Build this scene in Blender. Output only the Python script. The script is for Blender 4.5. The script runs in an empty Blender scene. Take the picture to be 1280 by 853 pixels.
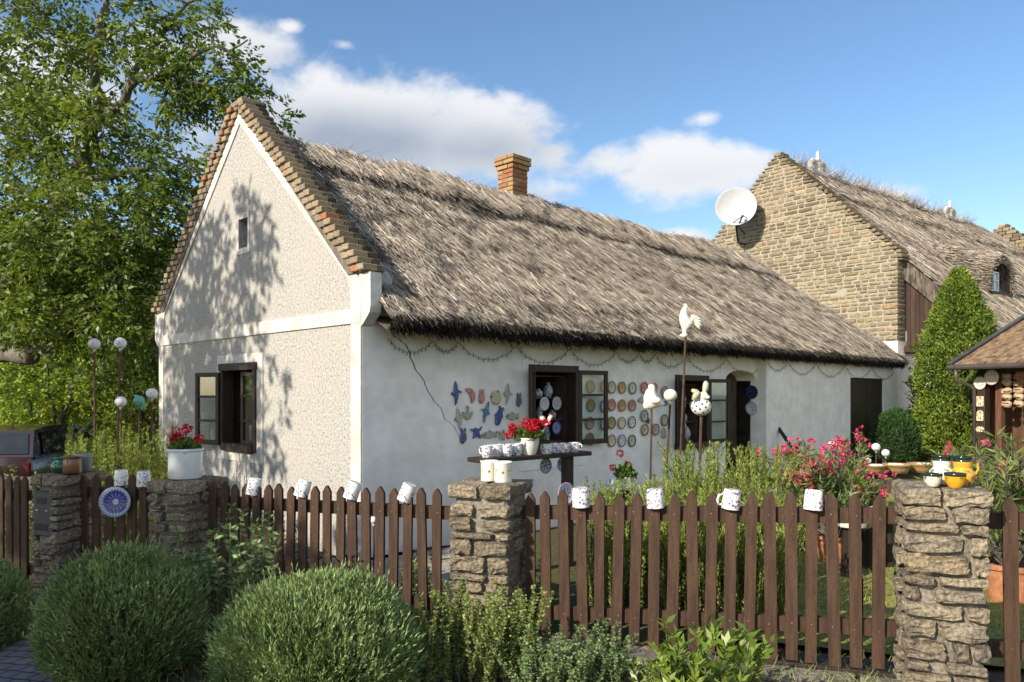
import bpy, math, random
import numpy as np
from mathutils import Vector, Matrix, noise as mnoise

scene = bpy.context.scene
col = scene.collection
R = math.radians
rng = np.random.default_rng(7)
random.seed(7)

# ------------------------------------------------------------------ camera, sky, sun, exposure
F = 946.0            # focal length in pixels of a 1280 px wide frame
EYE = 1.6
cam_data = bpy.data.cameras.new("camera")
cam_data.sensor_width = 36.0
cam_data.lens = F / 1280.0 * 36.0
cam_data.shift_y = 64.5 / 1280.0
cam_data.clip_end = 2000.0
cam = bpy.data.objects.new("camera", cam_data)
cam.location = (0, 0, EYE)
cam.rotation_euler = (R(90), 0, 0)
col.objects.link(cam)
scene.camera = cam

Lx, Ly = 0.7093, 0.7049            # cottage: along the long wall, away from the camera
SUN_EL = R(30)
SUN_STRENGTH = 4.45
SKY_STRENGTH = 0.148
EXPOSURE = 0.63
sun_dir = Vector((0.7093, 0.7049, 0)) * math.cos(SUN_EL) + Vector((-Ly, Lx, 0)) * (-0.03) + Vector((0, 0, -math.sin(SUN_EL)))
sun_dir.normalize()
sd = bpy.data.lights.new("sun", 'SUN')
sd.energy = SUN_STRENGTH
sd.angle = R(0.5)
sd.color = (1.0, 0.90, 0.76)
sun = bpy.data.objects.new("sun", sd)
sun.rotation_euler = sun_dir.to_track_quat('-Z', 'Y').to_euler()
col.objects.link(sun)

scene.view_settings.view_transform = 'Standard'
scene.view_settings.look = 'None'
scene.view_settings.gamma = 1.0
scene.view_settings.use_curve_mapping = False
scene.view_settings.exposure = EXPOSURE

class NT:
    """small helper round a node tree"""
    def __init__(self, tree):
        self.t = tree
        self.n = tree.nodes
    def new(self, typ, **kw):
        nd = self.n.new(typ)
        for k, v in kw.items():
            setattr(nd, k, v)
        return nd
    def link(self, a, b):
        self.t.links.new(a, b)
    def put(self, sock, v):
        if isinstance(v, bpy.types.NodeSocket):
            self.link(v, sock)
        elif isinstance(v, (tuple, list)) and len(v) == 3 and sock.type == 'RGBA':
            sock.default_value = (*v, 1)
        else:
            sock.default_value = v
    def math(self, op, a, b=None, c=None, clamp=False):
        nd = self.new('ShaderNodeMath', operation=op, use_clamp=clamp)
        self.put(nd.inputs[0], a)
        if b is not None: self.put(nd.inputs[1], b)
        if c is not None: self.put(nd.inputs[2], c)
        return nd.outputs[0]
    def noise(self, vec, scale, detail=4.0, rough=0.55, dist=0.0, out='Fac'):
        nd = self.new('ShaderNodeTexNoise')
        if vec is not None: self.link(vec, nd.inputs['Vector'])
        nd.inputs['Scale'].default_value = scale
        nd.inputs['Detail'].default_value = detail
        nd.inputs['Roughness'].default_value = rough
        nd.inputs['Distortion'].default_value = dist
        return nd.outputs[out]
    def voronoi(self, vec, scale, feature='F1', out='Distance'):
        nd = self.new('ShaderNodeTexVoronoi', feature=feature)
        if vec is not None: self.link(vec, nd.inputs['Vector'])
        nd.inputs['Scale'].default_value = scale
        return nd.outputs[out]
    def ramp(self, fac, stops, interp='LINEAR'):
        nd = self.new('ShaderNodeValToRGB')
        cr = nd.color_ramp
        cr.interpolation = interp
        while len(cr.elements) < len(stops): cr.elements.new(0.5)
        while len(cr.elements) > len(stops): cr.elements.remove(cr.elements[-1])
        for e, (p, c) in zip(cr.elements, stops):
            e.position = p
            e.color = (*c, 1) if len(c) == 3 else c
        self.put(nd.inputs[0], fac)
        return nd.outputs[0]
    def mix(self, fac, a, b, mode='MIX'):
        nd = self.new('ShaderNodeMix', data_type='RGBA', blend_type=mode)
        nd.clamp_factor = True
        self.put(nd.inputs[0], fac)
        self.put(nd.inputs[6], a)
        self.put(nd.inputs[7], b)
        return nd.outputs[2]
    def maprange(self, v, a, b, c=0.0, d=1.0, smooth=True):
        nd = self.new('ShaderNodeMapRange', interpolation_type='SMOOTHSTEP' if smooth else 'LINEAR')
        self.put(nd.inputs[0], v)
        for i, x in enumerate((a, b, c, d)): self.put(nd.inputs[i + 1], x)
        return nd.outputs[0]

world = bpy.data.worlds.new("World")
scene.world = world
world.use_nodes = True
w = NT(world.node_tree)
w.n.clear()
w_out = w.new('ShaderNodeOutputWorld')
bg = w.new('ShaderNodeBackground')
w.link(bg.outputs[0], w_out.inputs[0])
sky = w.new('ShaderNodeTexSky', sky_type='NISHITA')
sky.sun_disc = False
sky.sun_elevation = SUN_EL
sky.sun_rotation = R(225.2)
sky.altitude = 150
sky.air_density = 1.0
sky.dust_density = 0.9
sky.ozone_density = 1.3
bg.inputs[1].default_value = SKY_STRENGTH
tc = w.new('ShaderNodeTexCoord')
sep = w.new('ShaderNodeSeparateXYZ')
w.link(tc.outputs['Generated'], sep.inputs[0])
az = w.math('ARCTAN2', sep.outputs[0], sep.outputs[1])
el = w.math('ARCSINE', sep.outputs[2])
comb = w.new('ShaderNodeCombineXYZ')
w.link(az, comb.inputs[0]); w.link(w.math('MULTIPLY', el, 1.5), comb.inputs[1])
n_big = w.noise(comb.outputs[0], 7.0, 8.0, 0.58, 0.25)
n_fine = w.noise(comb.outputs[0], 22.0, 7.0, 0.6, 0.2)
edge = w.math('ADD', w.math('MULTIPLY', w.math('SUBTRACT', n_big, 0.5), 1.9), w.math('MULTIPLY', w.math('SUBTRACT', n_fine, 0.5), 0.8))
def cloud_dir(px, py):
    u, v = (px - 640) / F, (491 - py) / F
    return math.atan2(u, 1.0), math.asin(v / math.sqrt(1 + u * u + v * v))
mask = None
grey = None
for (px, py, rx, ry, amp, g) in [(10001.75, .55, 560, 330, 1.3, 0), (10002.5, .5, 480, 300, 1.2, 0), (760, 205, 80, 26, .8, .1), (455, 160, 165, 72, 1.2, .9), (590, 172, 130, 58, 1.15, .7), (395, 196, 190, 60, 1.05, 1.0), (690, 195, 70, 28, .72, .3),  # first two: unseen clouds behind the camera, added to brighten the shaded wall
                              (300, 54, 95, 30, .95, .25), (190, 70, 130, 45, .7, .3), (860, 212, 110, 42, 1.1, .15), (930, 205, 52, 32, .85, .1), (790, 222, 50, 26, .7, .1),
                              (880, 148, 36, 11, .62, 0), (850, 297, 45, 13, .85, 0), (1110, 245, 55, 16, .6, 0), (640, 245, 110, 30, .6, .5),
                              (60, 120, 160, 80, .8, .4), (1010, 250, 60, 14, .5, 0), (1500, 230, 220, 50, .9, .3), (-250, 150, 260, 80, 1.0, .4),
                              (430, 55, 22, 9, .55, 0), (362, 34, 24, 10, .6, 0)]:
    a0, e0 = cloud_dir(px, py) if px < 9000 else (px - 10000, py)
    kx = math.cos(a0) ** 2 if px < 9000 else 1.0
    da = w.math('DIVIDE', w.math('SUBTRACT', az, a0), max(rx / F * max(kx, .35), 1e-3))
    de = w.math('DIVIDE', w.math('SUBTRACT', el, e0), ry / F)
    d2 = w.math('ADD', w.math('MULTIPLY', da, da), w.math('MULTIPLY', de, de))
    m = w.math('MULTIPLY', w.math('SUBTRACT', 1.25, w.math('SQRT', d2)), amp)
    mask = m if mask is None else w.math('MAXIMUM', mask, m)
    # underside of each cloud is greyer
    if g > 0.05:
        gm = w.math('MULTIPLY', w.maprange(de, 0.75, -0.35), w.math('MULTIPLY', w.math('SUBTRACT', 1.3, w.math('SQRT', d2), clamp=True), g))
        grey = gm if grey is None else w.math('MAXIMUM', grey, gm)
cl = w.maprange(w.math('ADD', mask, edge), 0.18, 0.85)
cl = w.math('MULTIPLY', cl, 0.93)
greyn = w.math('MULTIPLY', grey, w.math('ADD', 0.75, w.math('MULTIPLY', n_big, 0.9)), clamp=True)
ccol = w.mix(greyn, (4.2, 4.2, 4.25), (1.8, 2.05, 2.45))
hs = w.new('ShaderNodeHueSaturation'); hs.inputs['Saturation'].default_value = 1.15; hs.inputs['Value'].default_value = .84
w.link(sky.outputs[0], hs.inputs['Color'])
final = w.mix(cl, hs.outputs[0], ccol)
w.link(final, bg.inputs[0])

# ------------------------------------------------------------------ geometry helpers
class MB:
    def __init__(self):
        self.v, self.f, self.m = [], [], []
        self.mi = 0
    def add(self, vs, fs, mtx=None):
        o = len(self.v)
        if mtx is not None:
            vs = [tuple(mtx @ Vector(p)) for p in vs]
        self.v.extend(tuple(p) for p in vs)
        for f in fs:
            self.f.append(tuple(i + o for i in f)); self.m.append(self.mi)
        return self
    def box(self, x0, x1, y0, y1, z0, z1, mtx=None):
        vs = [(x0, y0, z0), (x1, y0, z0), (x1, y1, z0), (x0, y1, z0), (x0, y0, z1), (x1, y0, z1), (x1, y1, z1), (x0, y1, z1)]
        fs = [(0, 3, 2, 1), (4, 5, 6, 7), (0, 1, 5, 4), (1, 2, 6, 5), (2, 3, 7, 6), (3, 0, 4, 7)]
        return self.add(vs, fs, mtx)
    def bbox(self, x0, x1, y0, y1, z0, z1, b=0.008, mtx=None):
        """box with chamfered edges"""
        b = min(b, (x1 - x0) * .45, (y1 - y0) * .45, (z1 - z0) * .45)
        vs, idx = [], {}
        for ix in (0, 1):
            for iy in (0, 1):
                for iz in (0, 1):
                    X = (x0, x1)[ix]; Y = (y0, y1)[iy]; Z = (z0, z1)[iz]
                    sx, sy, sz = (b, -b)[ix], (b, -b)[iy], (b, -b)[iz]
                    idx[ix, iy, iz, 'x'] = len(vs); vs.append((X, Y + sy, Z + sz))
                    idx[ix, iy, iz, 'y'] = len(vs); vs.append((X + sx, Y, Z + sz))
                    idx[ix, iy, iz, 'z'] = len(vs); vs.append((X + sx, Y + sy, Z))
        fs = []
        q = [(0, 0), (1, 0), (1, 1), (0, 1)]
        for s in (0, 1):
            o = 1 if s else -1
            fs.append([idx[s, a, c, 'x'] for a, c in q][::o])
            fs.append([idx[a, s, c, 'y'] for a, c in q][::-o])
            fs.append([idx[a, c, s, 'z'] for a, c in q][::o])
        for a in (0, 1):
            for c in (0, 1):
                fs.append([idx[0, a, c, 'y'], idx[1, a, c, 'y'], idx[1, a, c, 'z'], idx[0, a, c, 'z']])
                fs.append([idx[a, 0, c, 'x'], idx[a, 1, c, 'x'], idx[a, 1, c, 'z'], idx[a, 0, c, 'z']])
                fs.append([idx[a, c, 0, 'x'], idx[a, c, 1, 'x'], idx[a, c, 1, 'y'], idx[a, c, 0, 'y']])
        for a in (0, 1):
            for c in (0, 1):
                for d in (0, 1):
                    fs.append([idx[a, c, d, 'x'], idx[a, c, d, 'y'], idx[a, c, d, 'z']])
        return self.add(vs, fs, mtx)
    def prism(self, pts, d0, d1, axis='y', mtx=None):
        """polygon pts (a,b) extruded along axis from d0 to d1; the two others are the polygon plane"""
        n = len(pts)
        def P(a, b, d):
            return (a, d, b) if axis == 'y' else ((d, a, b) if axis == 'x' else (a, b, d))
        vs = [P(a, b, d0) for a, b in pts] + [P(a, b, d1) for a, b in pts]
        fs = [tuple(range(n)), tuple(range(2 * n - 1, n - 1, -1))]
        for i in range(n):
            j = (i + 1) % n
            fs.append((i, i + n, j + n, j))
        return self.add(vs, fs, mtx)
    def tube(self, pts, r, sides=6, cap=True, mtx=None):
        pts = [Vector(p) for p in pts]
        rs = r if isinstance(r, (list, tuple)) else [r] * len(pts)
        vs, fs = [], []
        prev = None
        for i, p in enumerate(pts):
            d = (pts[min(i + 1, len(pts) - 1)] - pts[max(i - 1, 0)])
            if d.length < 1e-9: d = Vector((0, 0, 1))
            d.normalize()
            if prev is None:
                a = d.orthogonal().normalized()
            else:
                a = prev - d * prev.dot(d)
                a = a.normalized() if a.length > 1e-6 else d.orthogonal().normalized()
            prev = a
            b = d.cross(a)
            for k in range(sides):
                t = 2 * math.pi * k / sides
                vs.append(p + (a * math.cos(t) + b * math.sin(t)) * rs[i])
        for i in range(len(pts) - 1):
            for k in range(sides):
                k2 = (k + 1) % sides
                fs.append((i * sides + k, i * sides + k2, (i + 1) * sides + k2, (i + 1) * sides + k))
        if cap:
            fs.append(tuple(range(sides - 1, -1, -1)))
            fs.append(tuple((len(pts) - 1) * sides + k for k in range(sides)))
        return self.add(vs, fs, mtx)
    def lathe(self, prof, seg=20, mtx=None, close=True):
        vs, fs = [], []
        for r, z in prof:
            for k in range(seg):
                t = 2 * math.pi * k / seg
                vs.append((r * math.cos(t), r * math.sin(t), z))
        n = len(prof)
        for i in range(n - 1):
            for k in range(seg):
                k2 = (k + 1) % seg
                fs.append((i * seg + k, i * seg + k2, (i + 1) * seg + k2, (i + 1) * seg + k))
        if close:
            fs.append(tuple(range(seg - 1, -1, -1)))
            fs.append(tuple((n - 1) * seg + k for k in range(seg)))
        return self.add(vs, fs, mtx)
    def ball(self, c, rx, ry=None, rz=None, seg=14, rings=9, mtx=None):
        ry = ry or rx; rz = rz or rx
        vs = [(c[0], c[1], c[2] - rz)]
        for i in range(1, rings):
            p = math.pi * i / rings - math.pi / 2
            for k in range(seg):
                t = 2 * math.pi * k / seg
                vs.append((c[0] + rx * math.cos(p) * math.cos(t), c[1] + ry * math.cos(p) * math.sin(t), c[2] + rz * math.sin(p)))
        vs.append((c[0], c[1], c[2] + rz))
        fs = []
        for k in range(seg):
            k2 = (k + 1) % seg
            fs.append((0, 1 + k2, 1 + k))
            for i in range(rings - 2):
                a, b = 1 + i * seg, 1 + (i + 1) * seg
                fs.append((a + k, a + k2, b + k2, b + k))
            fs.append((len(vs) - 1, 1 + (rings - 2) * seg + k, 1 + (rings - 2) * seg + k2))
        return self.add(vs, fs, mtx)
    def stone(self, c, size, seed, cuts=3, rough=0.12, mtx=None):
        """a rough hewn block: subdivided box, rounded and pushed about by noise"""
        n = cuts + 1
        vs, idx, fs = [], {}, []
        sx, sy, sz = size
        off = Vector((seed * 3.17 % 97, seed * 1.71 % 89, seed * 2.33 % 83))
        def V(i, j, k):
            if (i, j, k) in idx: return idx[i, j, k]
            p = Vector((2 * i / n - 1, 2 * j / n - 1, 2 * k / n - 1))
            q = Vector([x * math.sqrt(max(0, 1 - .0)) for x in p])
            ln = max(abs(p.x), abs(p.y), abs(p.z))
            e = sorted([abs(p.x), abs(p.y), abs(p.z)])
            rnd = 1 - .055 * e[1] ** 6 - .03 * e[0] ** 6
            q = q * rnd
            nv = mnoise.noise_vector(p * 1.3 + off)
            nv2 = mnoise.noise_vector(p * 3.4 + off) * 1.35
            m = min(size)
            vs.append((c[0] + q.x * sx / 2 + (nv.x + .5 * nv2.x) * m * rough, c[1] + q.y * sy / 2 + (nv.y + .5 * nv2.y) * m * rough, c[2] + q.z * sz / 2 + (nv.z + .5 * nv2.z) * m * rough))
            idx[i, j, k] = len(vs) - 1
            return idx[i, j, k]
        for a in range(n):
            for b in range(n):
                fs.append((V(0, a, b), V(0, a, b + 1), V(0, a + 1, b + 1), V(0, a + 1, b)))
                fs.append((V(n, a, b), V(n, a + 1, b), V(n, a + 1, b + 1), V(n, a, b + 1)))
                fs.append((V(a, 0, b), V(a + 1, 0, b), V(a + 1, 0, b + 1), V(a, 0, b + 1)))
                fs.append((V(a, n, b), V(a, n, b + 1), V(a + 1, n, b + 1), V(a + 1, n, b)))
                fs.append((V(a, b, 0), V(a, b + 1, 0), V(a + 1, b + 1, 0), V(a + 1, b, 0)))
                fs.append((V(a, b, n), V(a + 1, b, n), V(a + 1, b + 1, n), V(a, b + 1, n)))
        return self.add(vs, fs, mtx)
    def build(self, name, mats, parent=None, smooth=False, loc=None, rot=None):
        me = bpy.data.meshes.new(name)
        me.from_pydata(self.v, [], self.f)
        if not isinstance(mats, (list, tuple)): mats = [mats]
        for m in mats: me.materials.append(m)
        if len(mats) > 1:
            me.polygons.foreach_set('material_index', self.m)
        if smooth:
            me.polygons.foreach_set('use_smooth', [True] * len(me.polygons))
            if smooth == 'auto':
                me.set_sharp_from_angle(angle=R(40))
        me.update()
        return link(name, me, parent, loc, rot)

def link(name, me, parent=None, loc=None, rot=None):
    o = bpy.data.objects.new(name, me)
    col.objects.link(o)
    if parent is not None: o.parent = parent
    if loc is not None: o.location = loc
    if rot is not None: o.rotation_euler = rot
    return o

def np_mesh(name, verts, quads, mats, parent=None, midx=None, smooth=False, attr=None):
    """fast mesh of many quads (numpy arrays)"""
    me = bpy.data.meshes.new(name)
    nv, nq = len(verts), len(quads)
    k = quads.shape[1]
    me.vertices.add(nv); me.vertices.foreach_set('co', verts.astype(np.float32).ravel())
    me.loops.add(nq * k); me.loops.foreach_set('vertex_index', quads.astype(np.int32).ravel())
    me.polygons.add(nq)
    me.polygons.foreach_set('loop_start', (np.arange(nq) * k).astype(np.int32))
    me.polygons.foreach_set('loop_total', np.full(nq, k, np.int32))
    if not isinstance(mats, (list, tuple)): mats = [mats]
    for m in mats: me.materials.append(m)
    if midx is not None: me.polygons.foreach_set('material_index', midx.astype(np.int32))
    me.update(calc_edges=True)
    me.validate()
    return link(name, me, parent)

def unit(a):
    return a / np.maximum(np.linalg.norm(a, axis=1, keepdims=True), 1e-9)

def leaves_geo(pos, dirs, length, width, r=rng, fold=0.25, base=True):
    """diamond leaves: pos Nx3 start, dirs Nx3; length, width arrays or floats"""
    n = len(pos)
    length = np.broadcast_to(np.asarray(length, float), (n,))[:, None]
    width = np.broadcast_to(np.asarray(width, float), (n,))[:, None]
    d = unit(dirs)
    rnd = unit(r.normal(size=(n, 3)))
    side = unit(np.cross(d, rnd))
    nor = np.cross(side, d)
    a = pos
    b = pos + d * length * .42 + side * width * .5 + nor * width * fold * .5
    c = pos + d * length - nor * width * fold * .4
    e = pos + d * length * .42 - side * width * .5 + nor * width * fold * .5
    v = np.stack([a, b, c, e], 1).reshape(-1, 3)
    q = np.arange(n * 4).reshape(n, 4)
    return v, q

def blades_geo(pos, dirs, length, width, r=rng, taper=.35, side=None):
    n = len(pos)
    length = np.broadcast_to(np.asarray(length, float), (n,))[:, None]
    width = np.broadcast_to(np.asarray(width, float), (n,))[:, None]
    d = unit(dirs)
    if side is None:
        side = unit(np.cross(d, unit(r.normal(size=(n, 3)))))
    a = pos - side * width * .5
    b = pos + side * width * .5
    c = pos + d * length + side * width * .5 * taper
    e = pos + d * length - side * width * .5 * taper
    v = np.stack([a, b, c, e], 1).reshape(-1, 3)
    return v, np.arange(n * 4).reshape(n, 4)

def join_geo(parts):
    vs, qs, o = [], [], 0
    for v, q in parts:
        vs.append(v); qs.append(q + o); o += len(v)
    return np.concatenate(vs), np.concatenate(qs)

def thing(name, label, cat, loc=(0, 0, 0), rotz=0.0, group=None, rot=None):
    o = bpy.data.objects.new(name, None)
    o.empty_display_size = 0.1
    col.objects.link(o)
    o.location = loc
    o.rotation_euler = rot if rot is not None else (0, 0, rotz)
    o['label'] = label; o['category'] = cat
    if group: o['group'] = group
    return o
def tag(o, label, cat, group=None, kind=None):
    o['label'] = label; o['category'] = cat
    if group: o['group'] = group
    if kind: o['kind'] = kind
    return o
def struct(o):
    o['kind'] = 'structure'
    return o
def dup(root, loc=None, rot=None, label=None, group=None):
    r = root.copy(); col.objects.link(r)
    if loc is not None: r.location = loc
    if rot is not None: r.rotation_euler = rot
    if label: r['label'] = label
    if group: r['group'] = group
    def rec(src, dst):
        for ch in list(src.children):
            c = ch.copy(); col.objects.link(c); c.parent = dst
            rec(ch, c)
    rec(root, r)
    return r

# ------------------------------------------------------------------ materials
def coords(t, kind='Object'):
    return t.new('ShaderNodeTexCoord').outputs[kind]

def mat(name, c1, c2=None, scale=6.0, rough=0.8, bump=0.0, bscale=40.0, island=0.0, spec=0.3, detail=6.0, thr=(0.35, 0.65), metal=0.0,
        transl=0.0, stretch=None, fine=0.0, fscale=90.0, kind='Object', island_cols=None, coat=0.0, bdist=0.01, sheen=0):
    m = bpy.data.materials.new(name)
    m.use_nodes = True
    t = NT(m.node_tree)
    b = t.n['Principled BSDF']
    vec = coords(t, kind)
    if stretch:
        mp = t.new('ShaderNodeMapping'); mp.inputs['Scale'].default_value = stretch
        t.link(vec, mp.inputs[0]); vec = mp.outputs[0]
    c = None
    if island_cols:
        g = t.new('ShaderNodeNewGeometry')
        c = t.ramp(g.outputs['Random Per Island'], island_cols)
        if c2 is not None:
            nz = t.noise(vec, scale, detail)
            c = t.mix(t.maprange(nz, thr[0], thr[1], 0, 1), c, c2)
    elif c2 is not None:
        nz = t.noise(vec, scale, detail)
        c = t.mix(t.maprange(nz, *thr), c1, c2)
    else:
        rgb = t.new('ShaderNodeRGB'); rgb.outputs[0].default_value = (*c1, 1); c = rgb.outputs[0]
    if fine > 0:
        nf = t.noise(vec, fscale, 3.0)
        c = t.mix(fine, c, t.mix(t.maprange(nf, .3, .7), (0.05, 0.05, 0.05), (1.6, 1.6, 1.6)), 'MULTIPLY')
    if island > 0:
        g = t.new('ShaderNodeNewGeometry')
        f = t.maprange(g.outputs['Random Per Island'], 0, 1, 1 - island, 1 + island, smooth=False)
        cm = t.new('ShaderNodeVectorMath', operation='SCALE')
        t.link(c, cm.inputs[0]); t.link(f, cm.inputs['Scale']); c = cm.outputs[0]
    t.link(c, b.inputs['Base Color'])
    b.inputs['Roughness'].default_value = rough
    b.inputs['Specular IOR Level'].default_value = spec
    b.inputs['Metallic'].default_value = metal
    if coat: b.inputs['Coat Weight'].default_value = coat
    if bump > 0:
        bn = t.new('ShaderNodeBump')
        bn.inputs['Strength'].default_value = bump
        bn.inputs['Distance'].default_value = bdist
        t.link(t.noise(vec, bscale, 5.0, .6), bn.inputs['Height'])
        t.link(bn.outputs[0], b.inputs['Normal'])
    if transl > 0:
        out = t.n['Material Output']
        tr = t.new('ShaderNodeBsdfTranslucent')
        tm = t.new('ShaderNodeVectorMath', operation='MULTIPLY')
        t.link(c, tm.inputs[0]); tm.inputs[1].default_value = (1.25, 1.15, .55)
        t.link(tm.outputs[0], tr.inputs[0])
        mx = t.new('ShaderNodeMixShader'); mx.inputs[0].default_value = transl
        t.link(b.outputs[0], mx.inputs[1]); t.link(tr.outputs[0], mx.inputs[2]); t.link(mx.outputs[0], out.inputs[0])
    return m

def glass_mat(name, tint=(0.9, 0.95, 0.95), refl=0.03):
    m = bpy.data.materials.new(name)
    m.use_nodes = True
    t = NT(m.node_tree); t.n.clear()
    out = t.new('ShaderNodeOutputMaterial')
    tr = t.new('ShaderNodeBsdfTransparent'); tr.inputs[0].default_value = (*tint, 1)
    gl = t.new('ShaderNodeBsdfGlossy'); gl.inputs['Roughness'].default_value = 0.03
    lw = t.new('ShaderNodeLayerWeight'); lw.inputs[0].default_value = 0.25
    mx = t.new('ShaderNodeMixShader')
    t.link(t.math('ADD', t.math('MULTIPLY', lw.outputs['Fresnel'], .5), refl, clamp=True), mx.inputs[0])
    t.link(tr.outputs[0], mx.inputs[1]); t.link(gl.outputs[0], mx.inputs[2]); t.link(mx.outputs[0], out.inputs[0])
    return m

def pattern_mat(name, ground, ink, scale=14.0, lo=.47, hi=.52, rough=.18, ink2=None, band=None):
    """glazed white pottery with painted sprigs"""
    m = bpy.data.materials.new(name); m.use_nodes = True
    t = NT(m.node_tree); b = t.n['Principled BSDF']
    vec = coords(t)
    v1 = t.voronoi(vec, scale * 1.7)
    nz = t.noise(vec, scale, 3.0, .5, .6)
    f = t.math('MULTIPLY', t.maprange(nz, lo, hi), t.maprange(v1, .62, .25))
    if band:
        sp = t.new('ShaderNodeSeparateXYZ'); t.link(vec, sp.inputs[0])
        bz = t.math('MULTIPLY', t.maprange(sp.outputs[2], band[0], band[0] + .012), t.maprange(sp.outputs[2], band[1], band[1] - .012))
        f = t.math('MULTIPLY', f, bz)
    ic = ink
    if ink2:
        ic = t.mix(t.maprange(t.noise(vec, scale * .7, 2), .46, .54), ink, ink2)
    t.link(t.mix(f, ground, ic), b.inputs['Base Color'])
    b.inputs['Roughness'].default_value = rough
    b.inputs['Specular IOR Level'].default_value = .5
    return m

def plate_mat(name, rim, field, dots, centre, r=0.08, rough=.2, petals=8):
    """painted plate: rings by radius, petals by angle, both in the plate's own space"""
    m = bpy.data.materials.new(name); m.use_nodes = True
    t = NT(m.node_tree); b = t.n['Principled BSDF']
    vec = coords(t)
    sp = t.new('ShaderNodeSeparateXYZ'); t.link(vec, sp.inputs[0])
    rad = t.math('DIVIDE', t.math('SQRT', t.math('ADD', t.math('MULTIPLY', sp.outputs[0], sp.outputs[0]), t.math('MULTIPLY', sp.outputs[1], sp.outputs[1]))), r)
    ang = t.math('ARCTAN2', sp.outputs[1], sp.outputs[0])
    pet = t.math('SINE', t.math('MULTIPLY', ang, float(petals)))
    nz = t.noise(vec, 60, 3)
    c = t.ramp(rad, [(0, centre), (.16, centre), (.22, field), (.62, field), (.66, dots), (.70, field), (.76, field), (.80, rim), (1.0, rim)], 'LINEAR')
    inner = t.math('MULTIPLY', t.maprange(rad, .22, .3), t.maprange(rad, .62, .5))
    f = t.math('MULTIPLY', inner, t.maprange(t.math('ADD', pet, t.math('MULTIPLY', nz, 1.6)), .9, 1.3))
    c = t.mix(f, c, dots)
    outer = t.math('MULTIPLY', t.maprange(rad, .69, .74), t.maprange(rad, .88, .84))
    f2 = t.math('MULTIPLY', outer, t.maprange(t.math('SINE', t.math('MULTIPLY', ang, petals * 2.0)), .2, .5))
    c = t.mix(f2, c, centre)
    t.link(c, b.inputs['Base Color'])
    b.inputs['Roughness'].default_value = rough
    return m

M = {}
M['limewash'] = mat('limewash', (.88, .85, .79), (.79, .755, .69), 1.3, .9, .25, 22, spec=.1, fine=.10, fscale=5, bdist=.01)
M['plaster_band'] = mat('plaster_band', (.68, .655, .60), (.50, .465, .40), 3.0, .9, .3, 30, spec=.1, fine=.12, fscale=14)
M['dark_wood'] = mat('dark_wood', (.020, .013, .010), (.035, .022, .015), 5, .55, .25, 30, stretch=(6, 6, 1), spec=.35)
M['picket_wood'] = mat('picket_wood', (.074, .040, .023), (.043, .024, .015), 4, .62, .5, 26, stretch=(8, 8, .8), spec=.3, island=.28, fine=.25, fscale=40)
M['window_wood'] = mat('window_wood', (.050, .028, .018), (.028, .017, .012), 5, .55, .3, 30, stretch=(5, 5, 1), spec=.35)
M['iron_rod'] = mat('iron_rod', (.10, .052, .032), (.05, .03, .022), 9, .7, .2, 50, spec=.3)
M['interior'] = mat('interior', (.13, .085, .055), (.075, .05, .034), 3, .8)
M['black_iron'] = mat('black_iron', (.012, .012, .013), (.02, .02, .02), 8, .5, spec=.4)
M['glass'] = glass_mat('window_glass')
M['white_glaze'] = mat('white_glaze', (.78, .77, .72), (.70, .67, .60), 6, .22, spec=.5)
M['white_enamel'] = mat('white_enamel', (.72, .74, .76), (.66, .68, .70), 5, .3, spec=.5)
M['terracotta'] = mat('terracotta', (.46, .20, .10), (.36, .15, .08), 7, .85, .3, 40, fine=.2, fscale=30)
M['soil'] = mat('soil', (.07, .05, .035), (.035, .026, .02), 9, .95, .8, 30)
M['geranium_red'] = mat('geranium_red', (.62, .012, .03), (.42, .008, .02), 12, .5, transl=.25, island=.3)
M['oleander_pink'] = mat('oleander_pink', (.72, .05, .14), (.62, .10, .22), 9, .5, transl=.3, island=.3)
M['leaf_green'] = mat('leaf_green', (.11, .19, .04), (.07, .13, .03), 5, .5, transl=.3, island=.4)
M['leaf_oleander'] = mat('leaf_oleander', (.13, .19, .06), (.18, .21, .06), 2, .45, transl=.3, island=.45)
M['bark'] = mat('bark', (.19, .165, .14), (.08, .068, .058), 6, .95, .9, 24, stretch=(1, 1, .3), bdist=.03)
M['blue_ink'] = mat('cobalt_glaze', (.02, .035, .17), (.05, .08, .28), 8, .2, spec=.5)
# ------------------------------------------------------------------ places
C0 = Vector((-1.439, 7.24, 0))
L = Vector((Lx, Ly, 0)); G = Vector((-Ly, Lx, 0))
COT_ANG = math.atan2(Ly, Lx)
def cw(t, g, z=0.0):               # cottage space to world
    return C0 + L * t + G * g + Vector((0, 0, z))
def t_at(px, g=0.0):
    k = (px - 640) / F
    cx, cy = C0.x + G.x * g, C0.y + G.y * g
    return (k * cy - cx) / (Lx - k * Ly)
def g_at(px, t=0.0):
    k = (px - 640) / F
    cx, cy = C0.x + L.x * t, C0.y + L.y * t
    return (k * cy - cx) / (G.x - k * G.y)
def z_at(py, Y):
    return EYE - (py - 491) / F * Y
def at(px, py, Y):
    return Vector(((px - 640) / F * Y, Y, z_at(py, Y)))
FA = Vector((0.26, 4.98, 0)); FU = Vector((0.94, -0.341, 0)).normalized(); FN = Vector((-FU.y, FU.x, 0))
FENCE_ANG = math.atan2(FU.y, FU.x)
def fw(s, n, z=0.0):
    return FA + FU * s + FN * n + Vector((0, 0, z))
def s_at(px, n=0.0):
    k = (px - 640) / F
    c = FA + FN * n
    return (k * c.y - c.x) / (FU.x - k * FU.y)

def sstep(a, b, x):
    t = min(1, max(0, (x - a) / (b - a)))
    return t * t * (3 - 2 * t)
def ground_h(x, y):
    return -.45 * sstep(2.0, 7.0, -x)

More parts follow.
